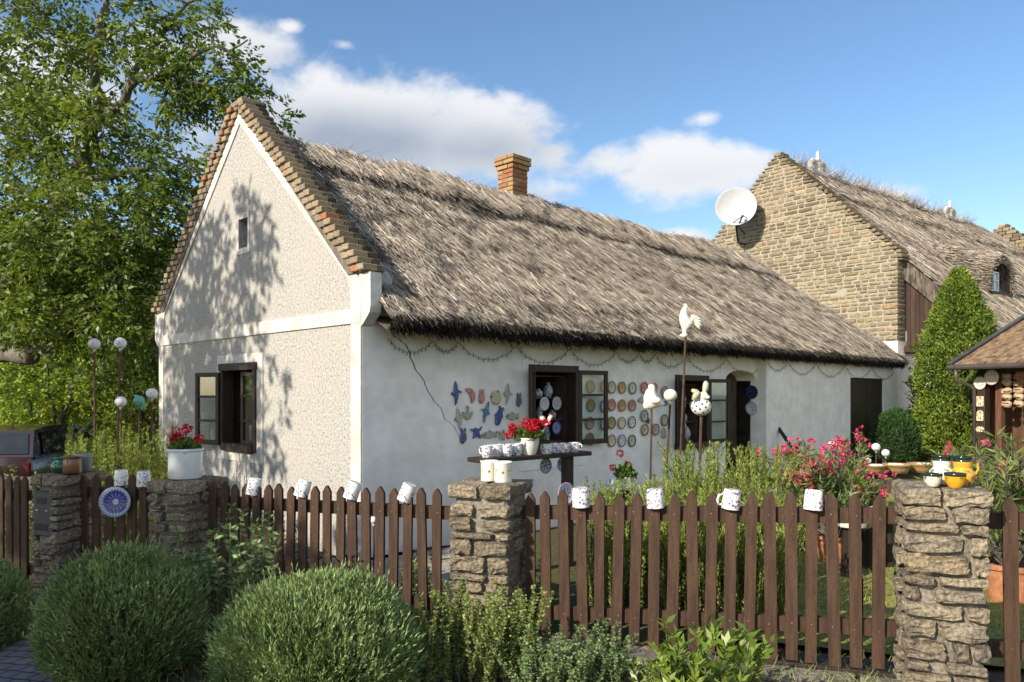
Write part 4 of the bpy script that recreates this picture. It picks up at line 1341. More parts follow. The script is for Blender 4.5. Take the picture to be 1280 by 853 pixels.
def tree(name, label, cat, base, trunk, limbs, blobs, leaf_m, r, ll=(.09, .15), lw=(.04, .065), n_leaf=7, rachis=(.18, .32), group=None, bark=None, twig=.010, cl_r=.38, per=13):
    """trunk, limbs: lists of (points, radii); blobs: (centre, radii, number of leaf clusters)"""
    root = thing(name, label, cat, base, group=group)
    b0 = Vector(base)
    mt = MB(); nodes = []
    for pts, rad in trunk + limbs:
        # resample with a little wander
        q, qr = [], []
        for i in range(len(pts) - 1):
            a, c = Vector(pts[i]), Vector(pts[i + 1])
            for k in range(4):
                u = k / 4; w_ = (a - c).length * .05
                q.append(a.lerp(c, u) + Vector(r.normal(0, w_, 3)) * (0 if (i == 0 and k == 0) else 1)); qr.append(rad[i] + (rad[i + 1] - rad[i]) * u)
        q.append(Vector(pts[-1])); qr.append(rad[-1])
        mt.tube([p - b0 for p in q], qr, 8)
        nodes += [(p, s) for p, s in zip(q, qr)]
    NP = np.array([tuple(p) for p, s in nodes])
    base_l, dir_l = [], []
    for cen, rad, ncl in blobs:
        cen = np.array(cen); rad = np.array(rad)
        for i in range(ncl):
            u = unit(r.normal(size=(1, 3)))[0] * (r.random() ** .42)
            cc = cen + u * rad
            dist = np.linalg.norm(NP - cc, axis=1)
            j = int(np.argmin(dist + .15 * np.abs(NP[:, 2] - cc[2])))
            a = Vector(NP[j]); c = Vector(cc); ln = (c - a).length
            if ln > .1:
                mid = a.lerp(c, .5) + Vector((r.normal(0, .08), r.normal(0, .08), .12)) * ln
                pts = [a, a.lerp(mid, .6).lerp(c, .1), mid.lerp(c, .2), c.lerp(mid, .25), c]
                mt.tube([p - b0 for p in pts], [min(twig * 1.3 + .006 * ln, nodes[j][1] * .7 + .004), twig, twig * .8, twig * .55, twig * .25], 4, cap=False)
                if ln > .8:
                    NP = np.vstack([NP, np.array([tuple(mid)])]); nodes.append((mid, twig))
            k = max(3, int(per * r.uniform(.6, 1.4)))
            off = unit(r.normal(size=(k, 3))) * (r.random((k, 1)) ** .5) * cl_r
            off[:, 2] *= .75
            base_l.append(cc + off)
            out = u * .5 + off / cl_r * .9 + np.array([0, 0, .1])
            dir_l.append(out + r.normal(0, .25, (k, 3)))
    Bp = np.concatenate(base_l) - np.array(base); Dp = np.concatenate(dir_l)
    v, q = sprays_geo(Bp, Dp, n_leaf, rachis, ll, lw, r)
    mt.build('trunk', bark or M['bark'], root, smooth=True)
    np_mesh('crown', v, q, leaf_m, root)
    return root

M['walnut_leaf'] = mat('walnut_leaf', (.165, .225, .034), (.095, .15, .028), .7, .45, transl=.42, island=.55, spec=.4)
M['shrub_leaf'] = mat('shrub_leaf', (.31, .39, .055), (.20, .30, .04), .9, .5, transl=.42, island=.5, spec=.3)
rt = np.random.default_rng(31)
T = lambda px, py, Y: tuple(at(px, py, Y))
gz = ground_h(-10.5, 15)
base = (-10.8, 15.0, gz - .1)
trunk = [([base, (-10.75, 15.0, 1.0), T(-22, 440, 14.9), T(6, 375, 14.6), T(45, 310, 14.2), T(85, 235, 13.8), T(112, 165, 13.5)], [.36, .30, .27, .26, .22, .17, .12])]
limbs = [([T(-20, 445, 14.9), T(28, 444, 14.2), T(62, 430, 13.6), T(110, 395, 13.2), T(160, 350, 13.0)], [.18, .16, .13, .08, .04]),
         ([T(112, 165, 13.5), T(122, 90, 13.3), T(118, 20, 13.2), T(140, -60, 13.2)], [.11, .08, .055, .03]),
         ([T(112, 168, 13.5), T(160, 110, 13.2), T(215, 92, 13.0), T(262, 112, 12.8), T(302, 140, 12.6)], [.10, .075, .055, .035, .012]),
         ([T(160, 110, 13.2), T(195, 50, 13.2), T(232, 8, 13.1), T(285, -25, 13.0)], [.06, .045, .03, .012]),
         ([T(215, 92, 13.0), T(262, 62, 12.8), T(310, 50, 12.7)], [.045, .03, .01]),
         ([T(85, 235, 13.8), T(40, 160, 14.0), T(10, 90, 14.2), T(-30, 10, 14.3)], [.11, .09, .06, .03]),
         ([T(85, 235, 13.8), T(120, 222, 13.2), T(165, 215, 12.9), T(228, 205, 12.7)], [.09, .06, .04, .015]),
         ([T(45, 310, 14.2), T(-40, 230, 14.6), T(-120, 160, 15)], [.12, .09, .05]),
         ([T(45, 310, 14.2), T(110, 300, 13.4), T(170, 290, 13)], [.07, .05, .02])]
m13 = 13 / F
blobs = [(T(50, 60, 13.8), (1.7, 1.6, 1.3), 58), (T(150, 30, 13.3), (1.35, 1.2, 1.1), 31), (T(232, 30, 13.0), (.75, .7, .75), 11), (T(250, 95, 12.8), (.7, .5, .5), 20), (T(304, 125, 12.6), (.30, .3, .32), 8),
         (T(215, 130, 12.9), (.8, .6, .5), 10), (T(20, 190, 14), (1.5, 1.5, 1.3), 52), (T(125, 170, 13.2), (1.3, 1.2, .8), 34), (T(225, 250, 12.8), (.95, .8, .75), 34),
         (T(130, 290, 13.2), (1.5, 1.2, 1.0), 66), (T(30, 330, 14), (1.6, 1.4, 1.1), 66), (T(170, 370, 13), (1.1, 1.0, .85), 55), (T(85, 395, 13.4), (1.4, 1.1, .6), 48), (T(-80, 200, 15), (1.9, 1.8, 2.4), 60),
         (T(334, 150, 12.9), (.15, .15, .25), 2)]
tree('walnut_tree', 'big spreading walnut tree with bare twigs against the sky beside the cottage gable', 'tree', base, trunk, limbs, blobs, M['walnut_leaf'], rt, ll=(.09, .15), lw=(.042, .066))

# trees and bushes behind, closing the view at the left
def bushy(name, label, cat, x, y, h, rad, ncl, r, m_, group=None, ll=(.08, .14), lw=(.05, .08), trunk_h=.3, per=16):
    z = ground_h(x, y)
    base = (x, y, z - .05)
    top = (x, y, z + h * .75)
    limbs = []
    for i in range(6):
        a = i * 1.05 + r.random()
        limbs.append(([(x, y, z + h * trunk_h), (x + rad * .35 * math.cos(a), y + rad * .35 * math.sin(a), z + h * .5), (x + rad * .7 * math.cos(a), y + rad * .7 * math.sin(a), z + h * (.55 + .25 * r.random()))], [.05, .035, .012]))
    blobs = [((x, y, z + h * (.5 + trunk_h * .4)), (rad, rad, h * (.5 - trunk_h * .4)), ncl)]
    return tree(name, label, cat, base, [([base, (x, y, z + h * .4), top], [.05 + .018 * h, .04 + .01 * h, .02])], limbs, blobs, m_, r, ll=ll, lw=lw, n_leaf=5, rachis=(.15, .3), group=group, per=per)
bushy('shrub', 'bright yellow green shrub behind the parked cars, below the walnut limb', 'shrub', -10.9, 18.3, 3.6, 2.0, 150, rt, M['shrub_leaf'], trunk_h=.05)
bushy('shrub', 'sunlit green shrub between the car windscreen and the tall globe sticks', 'shrub', -8.9, 20.5, 3.2, 1.6, 110, rt, M['shrub_leaf'], trunk_h=.05)
bushy('shrub', 'dark green shrub crowding the shaded corner of the cottage', 'shrub', -7.9, 17.0, 4.0, 1.25, 110, rt, M['walnut_leaf'], trunk_h=.05)
bushy('broadleaf_tree', 'tall dark leafy tree in the gap between walnut and cottage', 'tree', -9.6, 25, 7.2, 3.0, 210, rt, M['walnut_leaf'], ll=(.13, .2), lw=(.08, .12), trunk_h=.12)
bushy('broadleaf_tree', 'dense tree filling the view between walnut limb and cottage roof', 'tree', -12.5, 23, 7.6, 3.2, 230, rt, M['walnut_leaf'], ll=(.13, .2), lw=(.08, .12), trunk_h=.1)
bushy('broadleaf_tree', 'far leafy tree behind the walnut trunk at the left', 'tree', -17, 27, 7.0, 3.8, 200, rt, M['walnut_leaf'], ll=(.14, .22), lw=(.08, .13), trunk_h=.1)
# neighbours on the street side, out of frame: their shade falls on the gable and the left of the garden
SHADE_A = dict(q=10.1, w=5.0, l0=-3.5)
def sun_pos(q, w_, l0):
    p = G * q + L * l0
    return Vector((p.x, p.y, w_ - .577 * l0))
pa = sun_pos(10.0, 4.9, -3.0)
base = (pa.x - 1.4, pa.y - .6, ground_h(pa.x, pa.y) - .1)
tree('street_tree', 'leafy street tree whose shadow dapples the cottage gable', 'tree', base,
     [([base, (base[0] + .1, base[1], 2.5), (base[0] + .4, base[1] + .2, 4.6), (pa.x, pa.y, pa.z + .5)], [.3, .25, .2, .08])],
     [([(base[0] + .3, base[1] + .2, 4.0), tuple(pa + Vector((.6, .5, -.6))), tuple(pa + Vector((1.1, 1, .1)))], [.12, .07, .02])],
     [(tuple(pa + G * .5), (1.25, 1.25, 1.75), 44), (tuple(pa + G * -.75 + Vector((0, 0, -.5))), (.85, .85, .75), 17), (tuple(pa + G * -1.15 + Vector((0, 0, .45))), (.45, .45, .5), 6), (tuple(pa + Vector((-1.5, -1.0, 0))), (1.4, 1.4, 1.6), 30), (tuple(pa + G * -.2 + Vector((0, 0, -1.6))), (1.0, 1.0, .7), 22), (tuple(pa + G * 1.6 + Vector((0, 0, -1.9))), (1.3, 1.3, .9), 30), (tuple(pa + G * -1.5 + Vector((0, 0, -1.3))), (.45, .45, .5), 7), (tuple(pa + G * -1.35 + Vector((0, 0, 1.0))), (.22, .22, .6), 4)],
     M['walnut_leaf'], rt, ll=(.12, .2), lw=(.06, .10), n_leaf=6, per=9)
for i, (q, w_, rad, hz, lab) in enumerate([(6.5, .45, 1.7, 2.2, 'broad round street tree shading the mailbox pillar'), (4.4, -.85, 1.9, 2.2, 'round street tree across the road from the big lavender')]):
    l0 = -8.5
    p = sun_pos(q, w_, l0)
    base = (p.x, p.y, ground_h(p.x, p.y) - .1)
    tree('street_tree', lab, 'tree', base, [([base, (p.x, p.y, 2.0), (p.x, p.y, p.z)], [.25, .2, .1])], [], [(tuple(p), (rad, rad, hz * .8), 140), (tuple(p + Vector((0, 0, -hz * .7))), (rad * .9, rad * .9, hz * .6), 70)], M['walnut_leaf'], rt, ll=(.16, .26), lw=(.10, .16), n_leaf=6, per=14)

# clipped lavender mounds
M['lavender'] = mat('lavender_leaf', (.26, .35, .14), (.16, .23, .08), 3.0, .7, transl=.15, island=.5, spec=.2)
M['lavender_lit'] = M['lavender']
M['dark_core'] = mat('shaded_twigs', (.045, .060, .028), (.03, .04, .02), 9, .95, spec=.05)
M['sage'] = mat('sage_leaf', (.20, .29, .12), (.13, .20, .08), 3, .6, transl=.25, island=.4, spec=.25)
M['herb'] = mat('herb_leaf', (.25, .31, .085), (.15, .21, .055), 4, .6, transl=.25, island=.5, spec=.25)
M['rosemary'] = mat('hyssop_leaf', (.31, .37, .085), (.19, .25, .055), 2, .55, transl=.3, island=.45, spec=.25)
M['stem'] = mat('plant_stem', (.13, .11, .06), (.09, .08, .04), 6, .8)
def mound(label, x, y, rx, ry, rz, n, r, m_, name='lavender_bush', cat='bush', shoot=.12, leaf=(.024, .042), lw=.0075, per=11, group=None, z=None, lift=1.3):
    z0 = (ground_h(x, y) if z is None else z) - .05
    root = thing(name, label, cat, (x, y, z0), group=group)
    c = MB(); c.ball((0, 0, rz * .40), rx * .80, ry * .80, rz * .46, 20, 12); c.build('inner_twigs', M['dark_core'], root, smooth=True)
    u = unit(r.normal(size=(n, 3))); u[:, 2] = np.where(u[:, 2] < -.62, -u[:, 2], u[:, 2])
    wob = np.array([1 + .11 * mnoise.noise(Vector(p * 1.6) + Vector((x, y, 0))) + .07 * mnoise.noise(Vector(p * 5) + Vector((x, y, 0))) for p in u])
    rr = (.86 + .14 * r.random(n)) * wob
    pos = u * rr[:, None] * np.array([rx, ry, rz * .62]) + np.array([0, 0, rz * .40])
    pos[:, 2] = np.maximum(pos[:, 2], .02)
    dirs = unit(u * np.array([1, 1, .7]) + np.array([0, 0, lift]) + r.normal(0, .22, (n, 3)))
    ps, ds = [], []
    sh_ = shoot * np.where(r.random(n) < .04, r.uniform(1.2, 1.7, n), r.uniform(.7, 1.1, n))[:, None]
    for k in range(per):
        a = (k + .5) / per
        ps.append(pos + dirs * sh_ * a)
        ds.append(dirs * 1.0 + r.normal(0, .42, (n, 3)) * (1.1 - .5 * a))
    P_, D_ = np.concatenate(ps), np.concatenate(ds)
    v, q = leaves_geo(P_, D_, r.uniform(*leaf, len(P_)), lw * r.uniform(.7, 1.3, len(P_)), r)
    np_mesh('foliage', v, q, m_, root)
    return root
rb = np.random.default_rng(5)
mound('big round shaded lavender bush before the garden gate', -2.28, 4.45, .385, .42, .62, 7200, rb, M['lavender'], group=None)
mound('largest lavender bush with sunlit top in front of the mug fence', -1.03, 4.0, .49, .46, .57, 9000, rb, M['lavender'])
mound('dark lavender bush cut by the left edge beside the cobbled path', -3.66, 5.05, .34, .38, .54, 5000, rb, M['lavender'])

def leafy_stems(name, label, cat, spots, r, m_, hgt, leaf, lw, n_nodes, lean=.18, per_node=3, group=None, stem_r=.004, up=.5, spread=.9, bare=.1, tipcol=None):
    """upright leafy shoots: thin stems with leaves set along them"""
    c = np.mean(np.array(spots), axis=0)
    z0 = ground_h(c[0], c[1])
    root = thing(name, label, cat, (c[0], c[1], z0), group=group)
    mt = MB(); ps, ds = [], []
    for (x, y) in spots:
        h = r.uniform(*hgt); lx, ly = r.normal(0, lean, 2)
        pts = [Vector((x - c[0], y - c[1], 0)), Vector((x - c[0] + lx * h * .35, y - c[1] + ly * h * .35, h * .5)), Vector((x - c[0] + lx * h * .8, y - c[1] + ly * h * .8, h))]
        mt.tube(pts, [stem_r, stem_r * .8, stem_r * .3], 4, cap=False)
        k = int(n_nodes * h / hgt[1])
        u = (bare + (1 - bare) * (np.arange(k) + r.random(k)) / k)
        A, B_, C_ = [np.array(tuple(p)) for p in pts]
        P_ = np.where((u < .5)[:, None], A + (B_ - A) * (u * 2)[:, None], B_ + (C_ - B_) * (u * 2 - 1)[:, None])
        ax = unit(np.where((u < .5)[:, None], B_ - A, C_ - B_))
        for j in range(per_node):
            a = r.random(k) * 6.283
            out = np.stack([np.cos(a), np.sin(a), np.zeros(k)], 1)
            ps.append(P_); ds.append(ax * up + out * spread + r.normal(0, .15, (k, 3)))
    P_, D_ = np.concatenate(ps), np.concatenate(ds)
    mt.build('stems', M['stem'], root)
    v, q = leaves_geo(P_, D_, r.uniform(*leaf, len(P_)), r.uniform(*lw, len(P_)), r)
    np_mesh('foliage', v, q, m_, root)
    return root
def spots_box(f, s0, s1, n0, n1, n, r):
    return [tuple(f(r.uniform(s0, s1), r.uniform(n0, n1)))[:2] for _ in range(n)]
# tall yellow green shoots behind the fences
leafy_stems('rosemary_bush', 'tall spiky yellow green herb just behind the long picket fence', 'bush', spots_box(fw, .05, 1.0, .45, 1.3, 260, rb), rb, M['rosemary'], (.55, .95), (.022, .04), (.006, .011), 60, .12, 4, up=.9, spread=.6)
leafy_stems('rosemary_bush', 'tallest spiky herb bush in front of the second window, round the figure sticks', 'bush', spots_box(fw, .55, 1.35, 1.2, 2.2, 190, rb), rb, M['rosemary'], (.7, 1.18), (.022, .045), (.006, .012), 75, .16, 4, up=.9, spread=.6)
leafy_stems('rosemary_bush', 'spiky herb bush nearest the sunny lawn behind the fence', 'bush', spots_box(fw, .9, 1.5, .5, 1.2, 140, rb), rb, M['rosemary'], (.45, .9), (.022, .04), (.006, .011), 60, .2, 4, up=.9, spread=.6)
sp = [((px - 640) / F * Y, Y) for px, Y in zip(rb.uniform(88, 218, 190), rb.uniform(7.4, 8.6, 190))]
leafy_stems('hyssop', 'bed of tall feathery yellow green herb behind the garden gate', 'herb', sp, rb, M['rosemary'], (.95, 1.42), (.03, .05), (.008, .013), 70, .07, 4, up=.9, spread=.6)
sp = [((px - 640) / F * Y, Y) for px, Y in zip(rb.uniform(-10, 60, 50), rb.uniform(7.2, 8.2, 50))]
leafy_stems('wild_herb', 'loose weedy plants standing behind the short dark fence', 'herb', sp, rb, M['sage'], (.6, 1.15), (.04, .07), (.012, .022), 26, .2, 2)
# catmint between the lavenders, low herbs, the glossy spindle
sp = [((px - 640) / F * Y, Y) for px, Y in zip(rb.uniform(235, 330, 46), rb.uniform(4.7, 5.15, 46))]
leafy_stems('catmint', 'loose pale green catmint sprawling between the two big lavender bushes', 'herb', sp, rb, M['sage'], (.45, .82), (.04, .065), (.018, .03), 26, .25, 2, up=.35, spread=.9)
sp = [((px - 640) / F * Y, Y) for px, Y in zip(rb.uniform(535, 665, 130), rb.uniform(4.05, 4.5, 130))]
leafy_stems('low_herb', 'small leaved green herb at the foot of the mug shelf pillar', 'herb', sp, rb, M['herb'], (.30, .52), (.014, .024), (.010, .017), 42, .22, 4, up=.3)
sp = [((px - 640) / F * Y, Y) for px, Y in zip(rb.uniform(650, 780, 110), rb.uniform(3.85, 4.25, 110))]
leafy_stems('low_herb', 'grey green straggling herb before the kerb under the long fence', 'herb', sp, rb, M['sage'], (.16, .36), (.014, .024), (.009, .015), 36, .35, 4, up=.3)
M['spindle'] = mat('glossy_leaf', (.19, .26, .036), (.10, .18, .03), 2.2, .3, transl=.25, island=.35, spec=.5)
sp = [((px - 640) / F * Y, Y) for px, Y in zip(rb.uniform(815, 930, 62), rb.uniform(3.45, 3.85, 62))]
leafy_stems('spindle_bush', 'glossy yellow green young bush in front of the fence kerb', 'bush', sp, rb, M['spindle'], (.14, .46), (.055, .085), (.020, .030), 17, .28, 2, up=.8, spread=.8, bare=.15)
sp = [((px - 640) / F * Y, Y) for px, Y in zip(rb.uniform(808, 850, 40), rb.uniform(3.6, 3.85, 40))]
leafy_stems('low_herb', 'small bright green plant beside the glossy bush', 'herb', sp, rb, M['herb'], (.14, .30), (.016, .026), (.012, .018), 26, .3, 4, up=.3)
# plants inside, behind the left fence
sp = [tuple(cw(-.25 + rb.uniform(-.4, .1), g))[:2] for g in rb.uniform(1.3, 3.1, 110)]
leafy_stems('border_plant', 'bright green leafy border under the gable window', 'plant', sp, rb, M['leaf_green'], (.2, .45), (.05, .08), (.02, .035), 16, .2, 2)
sp = [tuple(fw(s, n))[:2] for s, n in zip(rb.uniform(-1.5, -.3, 45), rb.uniform(.35, .8, 45))]
leafy_stems('border_plant', 'low green plants inside the mug fence next to the lit pillar', 'plant', sp, rb, M['herb'], (.15, .38), (.03, .05), (.012, .02), 20, .25, 3)

# thuja and ball shaped box
M['thuja'] = mat('thuja_scale', (.20, .265, .036), (.11, .17, .026), 1.6, .6, transl=.2, island=.45, spec=.2)
M['box_leaf'] = mat('box_leaf', (.05, .11, .028), (.03, .075, .02), 2.5, .5, transl=.15, island=.4, spec=.3)
def cone_tree(label, x, y, h, rad, n, r, m_):
    root = thing('thuja', label, 'conifer', (x, y, ground_h(x, y)))
    c = MB(); c.tube([(0, 0, -.05), (0, 0, h * .9)], [.09, .02], 8); c.build('trunk', M['bark'], root)
    prof = lambda u: np.interp(u, [0, .2, .4, .6, .75, .9, 1], [.78, 1.0, .96, .78, .58, .30, .02])
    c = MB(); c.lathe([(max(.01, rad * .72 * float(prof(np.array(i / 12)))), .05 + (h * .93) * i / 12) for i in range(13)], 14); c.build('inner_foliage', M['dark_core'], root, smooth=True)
    u = r.random(n) ** 1.15; a = r.random(n) * 6.283
    w_ = np.array([1 + .34 * mnoise.noise(Vector((math.cos(t_) * 2.6, math.sin(t_) * 2.6, q_ * 10))) + .18 * mnoise.noise(Vector((math.cos(t_) * 5, math.sin(t_) * 5, q_ * 19))) for t_, q_ in zip(a, u)])
    rr = rad * prof(u) * w_ * (.80 + .20 * r.random(n))
    pos = np.stack([rr * np.cos(a), rr * np.sin(a), .05 + u * h * .97], 1)
    out = np.stack([np.cos(a), np.sin(a), np.zeros(n)], 1)
    d_ = out * .55 + np.array([0, 0, .75]) + r.normal(0, .3, (n, 3))
    ps, ds, = [], []
    for k in range(5):
        ps.append(pos + unit(d_) * .03 * k); ds.append(d_ + r.normal(0, .5, (n, 3)))
    P_, D_ = np.concatenate(ps), np.concatenate(ds)
    v, q = leaves_geo(P_, D_, r.uniform(.05, .095, len(P_)), r.uniform(.022, .042, len(P_)), r)
    np_mesh('crown', v, q, m_, root)
    return root
cone_tree('tall yellow green thuja cone between boarded wall and kiosk', 9.74, 16.5, 4.25, .87, 11000, rb, M['thuja'])
mound('round dark green box ball at the foot of the thuja', 7.75, 15.3, .44, .44, 1.0, 3200, rb, M['box_leaf'], 'box_ball', 'shrub', .05, (.03, .05), .022, 7, z=.25)

# far wood closing the horizon
n = 15000
ww = rb.uniform(-1.35, .55, n); dd = rb.uniform(62, 80, n)
hh = np.array([5.5 + 2.5 * mnoise.noise(Vector((a * 7, 1, 0))) + 1.5 * mnoise.noise(Vector((a * 25, 4, 0))) for a in ww])
Pn = np.stack([np.tan(ww) * dd, dd, -.6 + hh * rb.random(n) ** .8], 1)
v, q = leaves_geo(Pn, rb.normal(0, 1, (n, 3)) + np.array([0, 0, .3]), rb.uniform(.8, 1.6, n), rb.uniform(.6, 1.1, n), rb)
tag(np_mesh('woods', v, q, M['walnut_leaf']), 'distant belt of trees closing the horizon', 'woods', kind='stuff')

# grass on the lawn
n = 16000
sx_, ny_ = rb.uniform(1.0, 5.5, n), rb.uniform(.4, 6.5, n)
Pn = np.array([tuple(fw(a, c, .004)) for a, c in zip(sx_, ny_)])
Dn = np.stack([rb.normal(0, .5, n), rb.normal(0, .5, n), np.ones(n)], 1)
v, q = blades_geo(Pn, Dn, rb.uniform(.02, .06, n), .006, rb, .2)
M['grass'] = mat('dry_grass', (.36, .34, .10), (.20, .25, .06), 1.5, .7, transl=.2, island=.4, spec=.1)
tag(np_mesh('grass', v, q, M['grass']), 'short half dry grass on the lawn behind the long fence', 'grass', kind='stuff')
n = 5000
Pn = np.array([[x, y, ground_h(x, y) - .01] for x, y in zip(rb.uniform(-3.3, 2.6, n), rb.uniform(3.2, 4.6, n))])
Pn = Pn[(Pn[:, 0] > -2.2) | (Pn[:, 1] > 6)]
Dn = np.stack([rb.normal(0, .8, len(Pn)), rb.normal(0, .8, len(Pn)), np.ones(len(Pn))], 1)
v, q = blades_geo(Pn, Dn, rb.uniform(.02, .09, len(Pn)), .006, rb, .2)
tag(np_mesh('weeds', v, q, M['herb']), 'sparse weeds and dry litter on the bed before the fence', 'weeds', kind='stuff')
# ------------------------------------------------------------------ pottery on the fence and pillars
M['mug_blue'] = pattern_mat('blue_sprig_glaze', (.78, .77, .73), (.07, .08, .20), 36, .44, .52)
M['mug_purple'] = pattern_mat('purple_sprig_glaze', (.80, .77, .73), (.26, .08, .24), 30, .44, .52, .18, (.12, .08, .28))
M['yellow_sprig'] = pattern_mat('yellow_sprig_glaze', (.80, .78, .72), (.78, .55, .02), 30, .30, .36, .2, (.08, .20, .05), band=(.045, .10))
def mug_mb(r_=.042, h=.10, handle=True, inverted=True):
    m_ = MB()
    pr = [(.001, .006), (r_ * .92, .006), (r_ * .94, h * .5), (r_, h), (r_ + .004, h), (r_ + .003, h * .5), (r_ * .97, .004), (r_ * .9, 0), (.001, 0)]
    m_.lathe(pr, 22, close=False)
    if handle:
        m_.tube([(r_ * .98, 0, h * .82), (r_ + .026, 0, h * .84), (r_ + .036, 0, h * .6), (r_ + .03, 0, h * .36), (r_ * .96, 0, h * .22)], .0065, 6)
    if inverted:
        m_.v = [(x, -y, h - z) for x, y, z in m_.v]
    return m_
def ztop_at(px, top, sa, sb):
    return lerp(*top, (s_at(px) - sa) / (sb - sa))
mug_meshes = {}
def put(name, key, mbf, m_, loc, label, cat, group=None, rot=None):
    if key not in mug_meshes:
        o = mbf().build(name, m_, smooth='auto'); mug_meshes[key] = o.data
    else:
        o = link(name, mug_meshes[key])
    o.location = loc; o.rotation_euler = rot or (0, 0, 0)
    return tag(o, label, cat, group)
GM = 'upturned mugs on the pickets'
for px, tilt, yaw, lab, big in [(727, 3, 200, 'purple flowered mug upturned on the long fence, closest to the mug shelf pillar', 1.25), (820, 0, 90, 'purple flowered mug upturned on the long fence below the bird stick', 1.2),
                           (913, -6, 185, 'handled mug with purple hearts upturned on the long fence', 1.2), (1016, 6, 20, 'purple patterned mug upturned on the long fence, closest to the pottery pillar', 1.2)]:
    z = ztop_at(px, (.945, 1.03), e2r, e1l)
    p = fw(s_at(px), -.012, z - .098)
    put('mug', 'p%.2f' % big + ('h' if px in (913, 820) else ''), lambda: mug_mb(.042 * big, .098 * big, px in (913, 820)), M['mug_purple'], p, lab, 'mug', GM, (R(random.uniform(-4, 4)), R(tilt), R(yaw)))
for px, tilt, lab in [(321, 10, 'white mug upturned on the mug fence, nearest the geranium pillar'), (381, 17, 'white mug leaning on its picket before the globe shadow'),
                      (443, 18, 'white mug leaning on its picket at the cottage corner'), (511, 20, 'white mug leaning on its picket, nearest the mug shelf pillar')]:
    z = ztop_at(px, (.90, .93), e3r, e2l)
    p = fw(s_at(px) - .03, -.012, z - .085)
    put('mug', 'l', lambda: mug_mb(.050, .125, False), M['mug_blue'], p, lab, 'mug', GM, (R(6), R(tilt), R(random.uniform(0, 50))))
for px, lab in [(153, 'blue patterned mug upturned on the gate above the blue plate'), (181, 'white mug upturned on the gate beside the geranium pillar')]:
    p = fw(s_at(px), -.012, .84)
    put('mug', 'l', None, M['mug_blue'], p, lab, 'mug', 'mugs upturned on the gate', (0, 0, R(px * 7)))
# plates hung on the gate
FNm = -FN
pb = plate_mat('cobalt_plate', (.30, .34, .46), (.010, .02, .17), (.10, .14, .34), (.42, .46, .52), .125, petals=13)
o = plate_geo(.125, .02).build('plate', pb, smooth=True); hang('plate', o, 'cobalt blue plate hung on the shaded garden gate', 'plate', fw(s_at(155.5), -.085, z_at(627, 6.17)), Vector((.12, -1, .05)).normalized())
o = plate_geo(.115, .02).build('plate', M['white_glaze'], smooth=True); hang('plate', o, 'plain white plate half hidden behind the geranium pillar', 'plate', fw(s_at(187), .03, z_at(627, 6.1)), FNm)

# pots on the pillars
def flowers(name_pot, label, cat, p, pot_mb, pot_m, soil_z, rad, height, r, heads, leaf_m, bloom_m, leaf_r=.03, nleaf=220, group=None, scale=1, petals=60, head_r=.035):
    t_ = thing(name_pot, label, cat, p, group=group)
    pot_mb.build('pot', pot_m, t_, smooth='auto')
    u = unit(r.normal(size=(nleaf, 3))); u[:, 2] = np.abs(u[:, 2])
    pos = u * r.uniform(.55, 1, (nleaf, 1)) * np.array([rad, rad, height * .62]) + np.array([0, 0, soil_z])
    dr = u * .7 + r.normal(0, .5, (nleaf, 3)) + np.array([0, 0, .2])
    v1 = leaves_geo(pos, dr, r.uniform(.8, 1.3, nleaf) * leaf_r * 1.6, leaf_r * 1.3, r)
    ns = len(heads)
    st = MB()
    for h in heads: st.tube([(0, 0, soil_z - .02), (h[0] * .5, h[1] * .5, soil_z + (h[2] - soil_z) * .6), h], .003, 4)
    st.build('stems', M['stem'], t_)
    np_mesh('foliage', *v1, leaf_m, t_)
    ps, ds = [], []
    for h in heads:
        k = int(petals * r.uniform(.7, 1.3)); u = unit(r.normal(size=(k, 3)))
        ps.append(np.array(h) + u * head_r * r.uniform(.5, 1, (k, 1)) * np.array([1, 1, .8])); ds.append(u + r.normal(0, .5, (k, 3)))
    P_, D_ = np.concatenate(ps), np.concatenate(ds)
    np_mesh('blossoms', *leaves_geo(P_, D_, head_r * .55, head_r * .5, r, fold=.5), bloom_m, t_)
    return t_
rp = np.random.default_rng(77)
Y3 = 6.0
pot = MB(); pot.lathe([(.118, 0), (.125, .01), (.128, .21), (.138, .218), (.138, .232), (.128, .235), (.12, .22), (.115, .02), (.001, .02)], 28); 
p3 = fw(sc3 - .02, -.02, .925)
heads = [(rp.normal(0, .075), rp.normal(0, .06), .33 + rp.normal(0, .025)) for _ in range(11)]
t_ = flowers('flower_pot', 'white enamel pot of red geraniums on the shaded pillar', 'flower pot', p3, pot, M['white_enamel'], .21, .11, .14, rp, heads, M['leaf_green'], M['geranium_red'])
o = MB(); o.ball((0, 0, .30), .028, .028, .034); o.tube([(0, 0, 0), (0, 0, .28)], .005, 6)
tag(o.build('ceramic_bud', mat('pink_glaze', (.55, .25, .22), (.60, .45, .38), 20, .25), smooth=True, loc=p3 + Vector((-.115, -.03, .06))), 'pink ceramic bud on a stick at the edge of the white enamel pot', 'ornament')

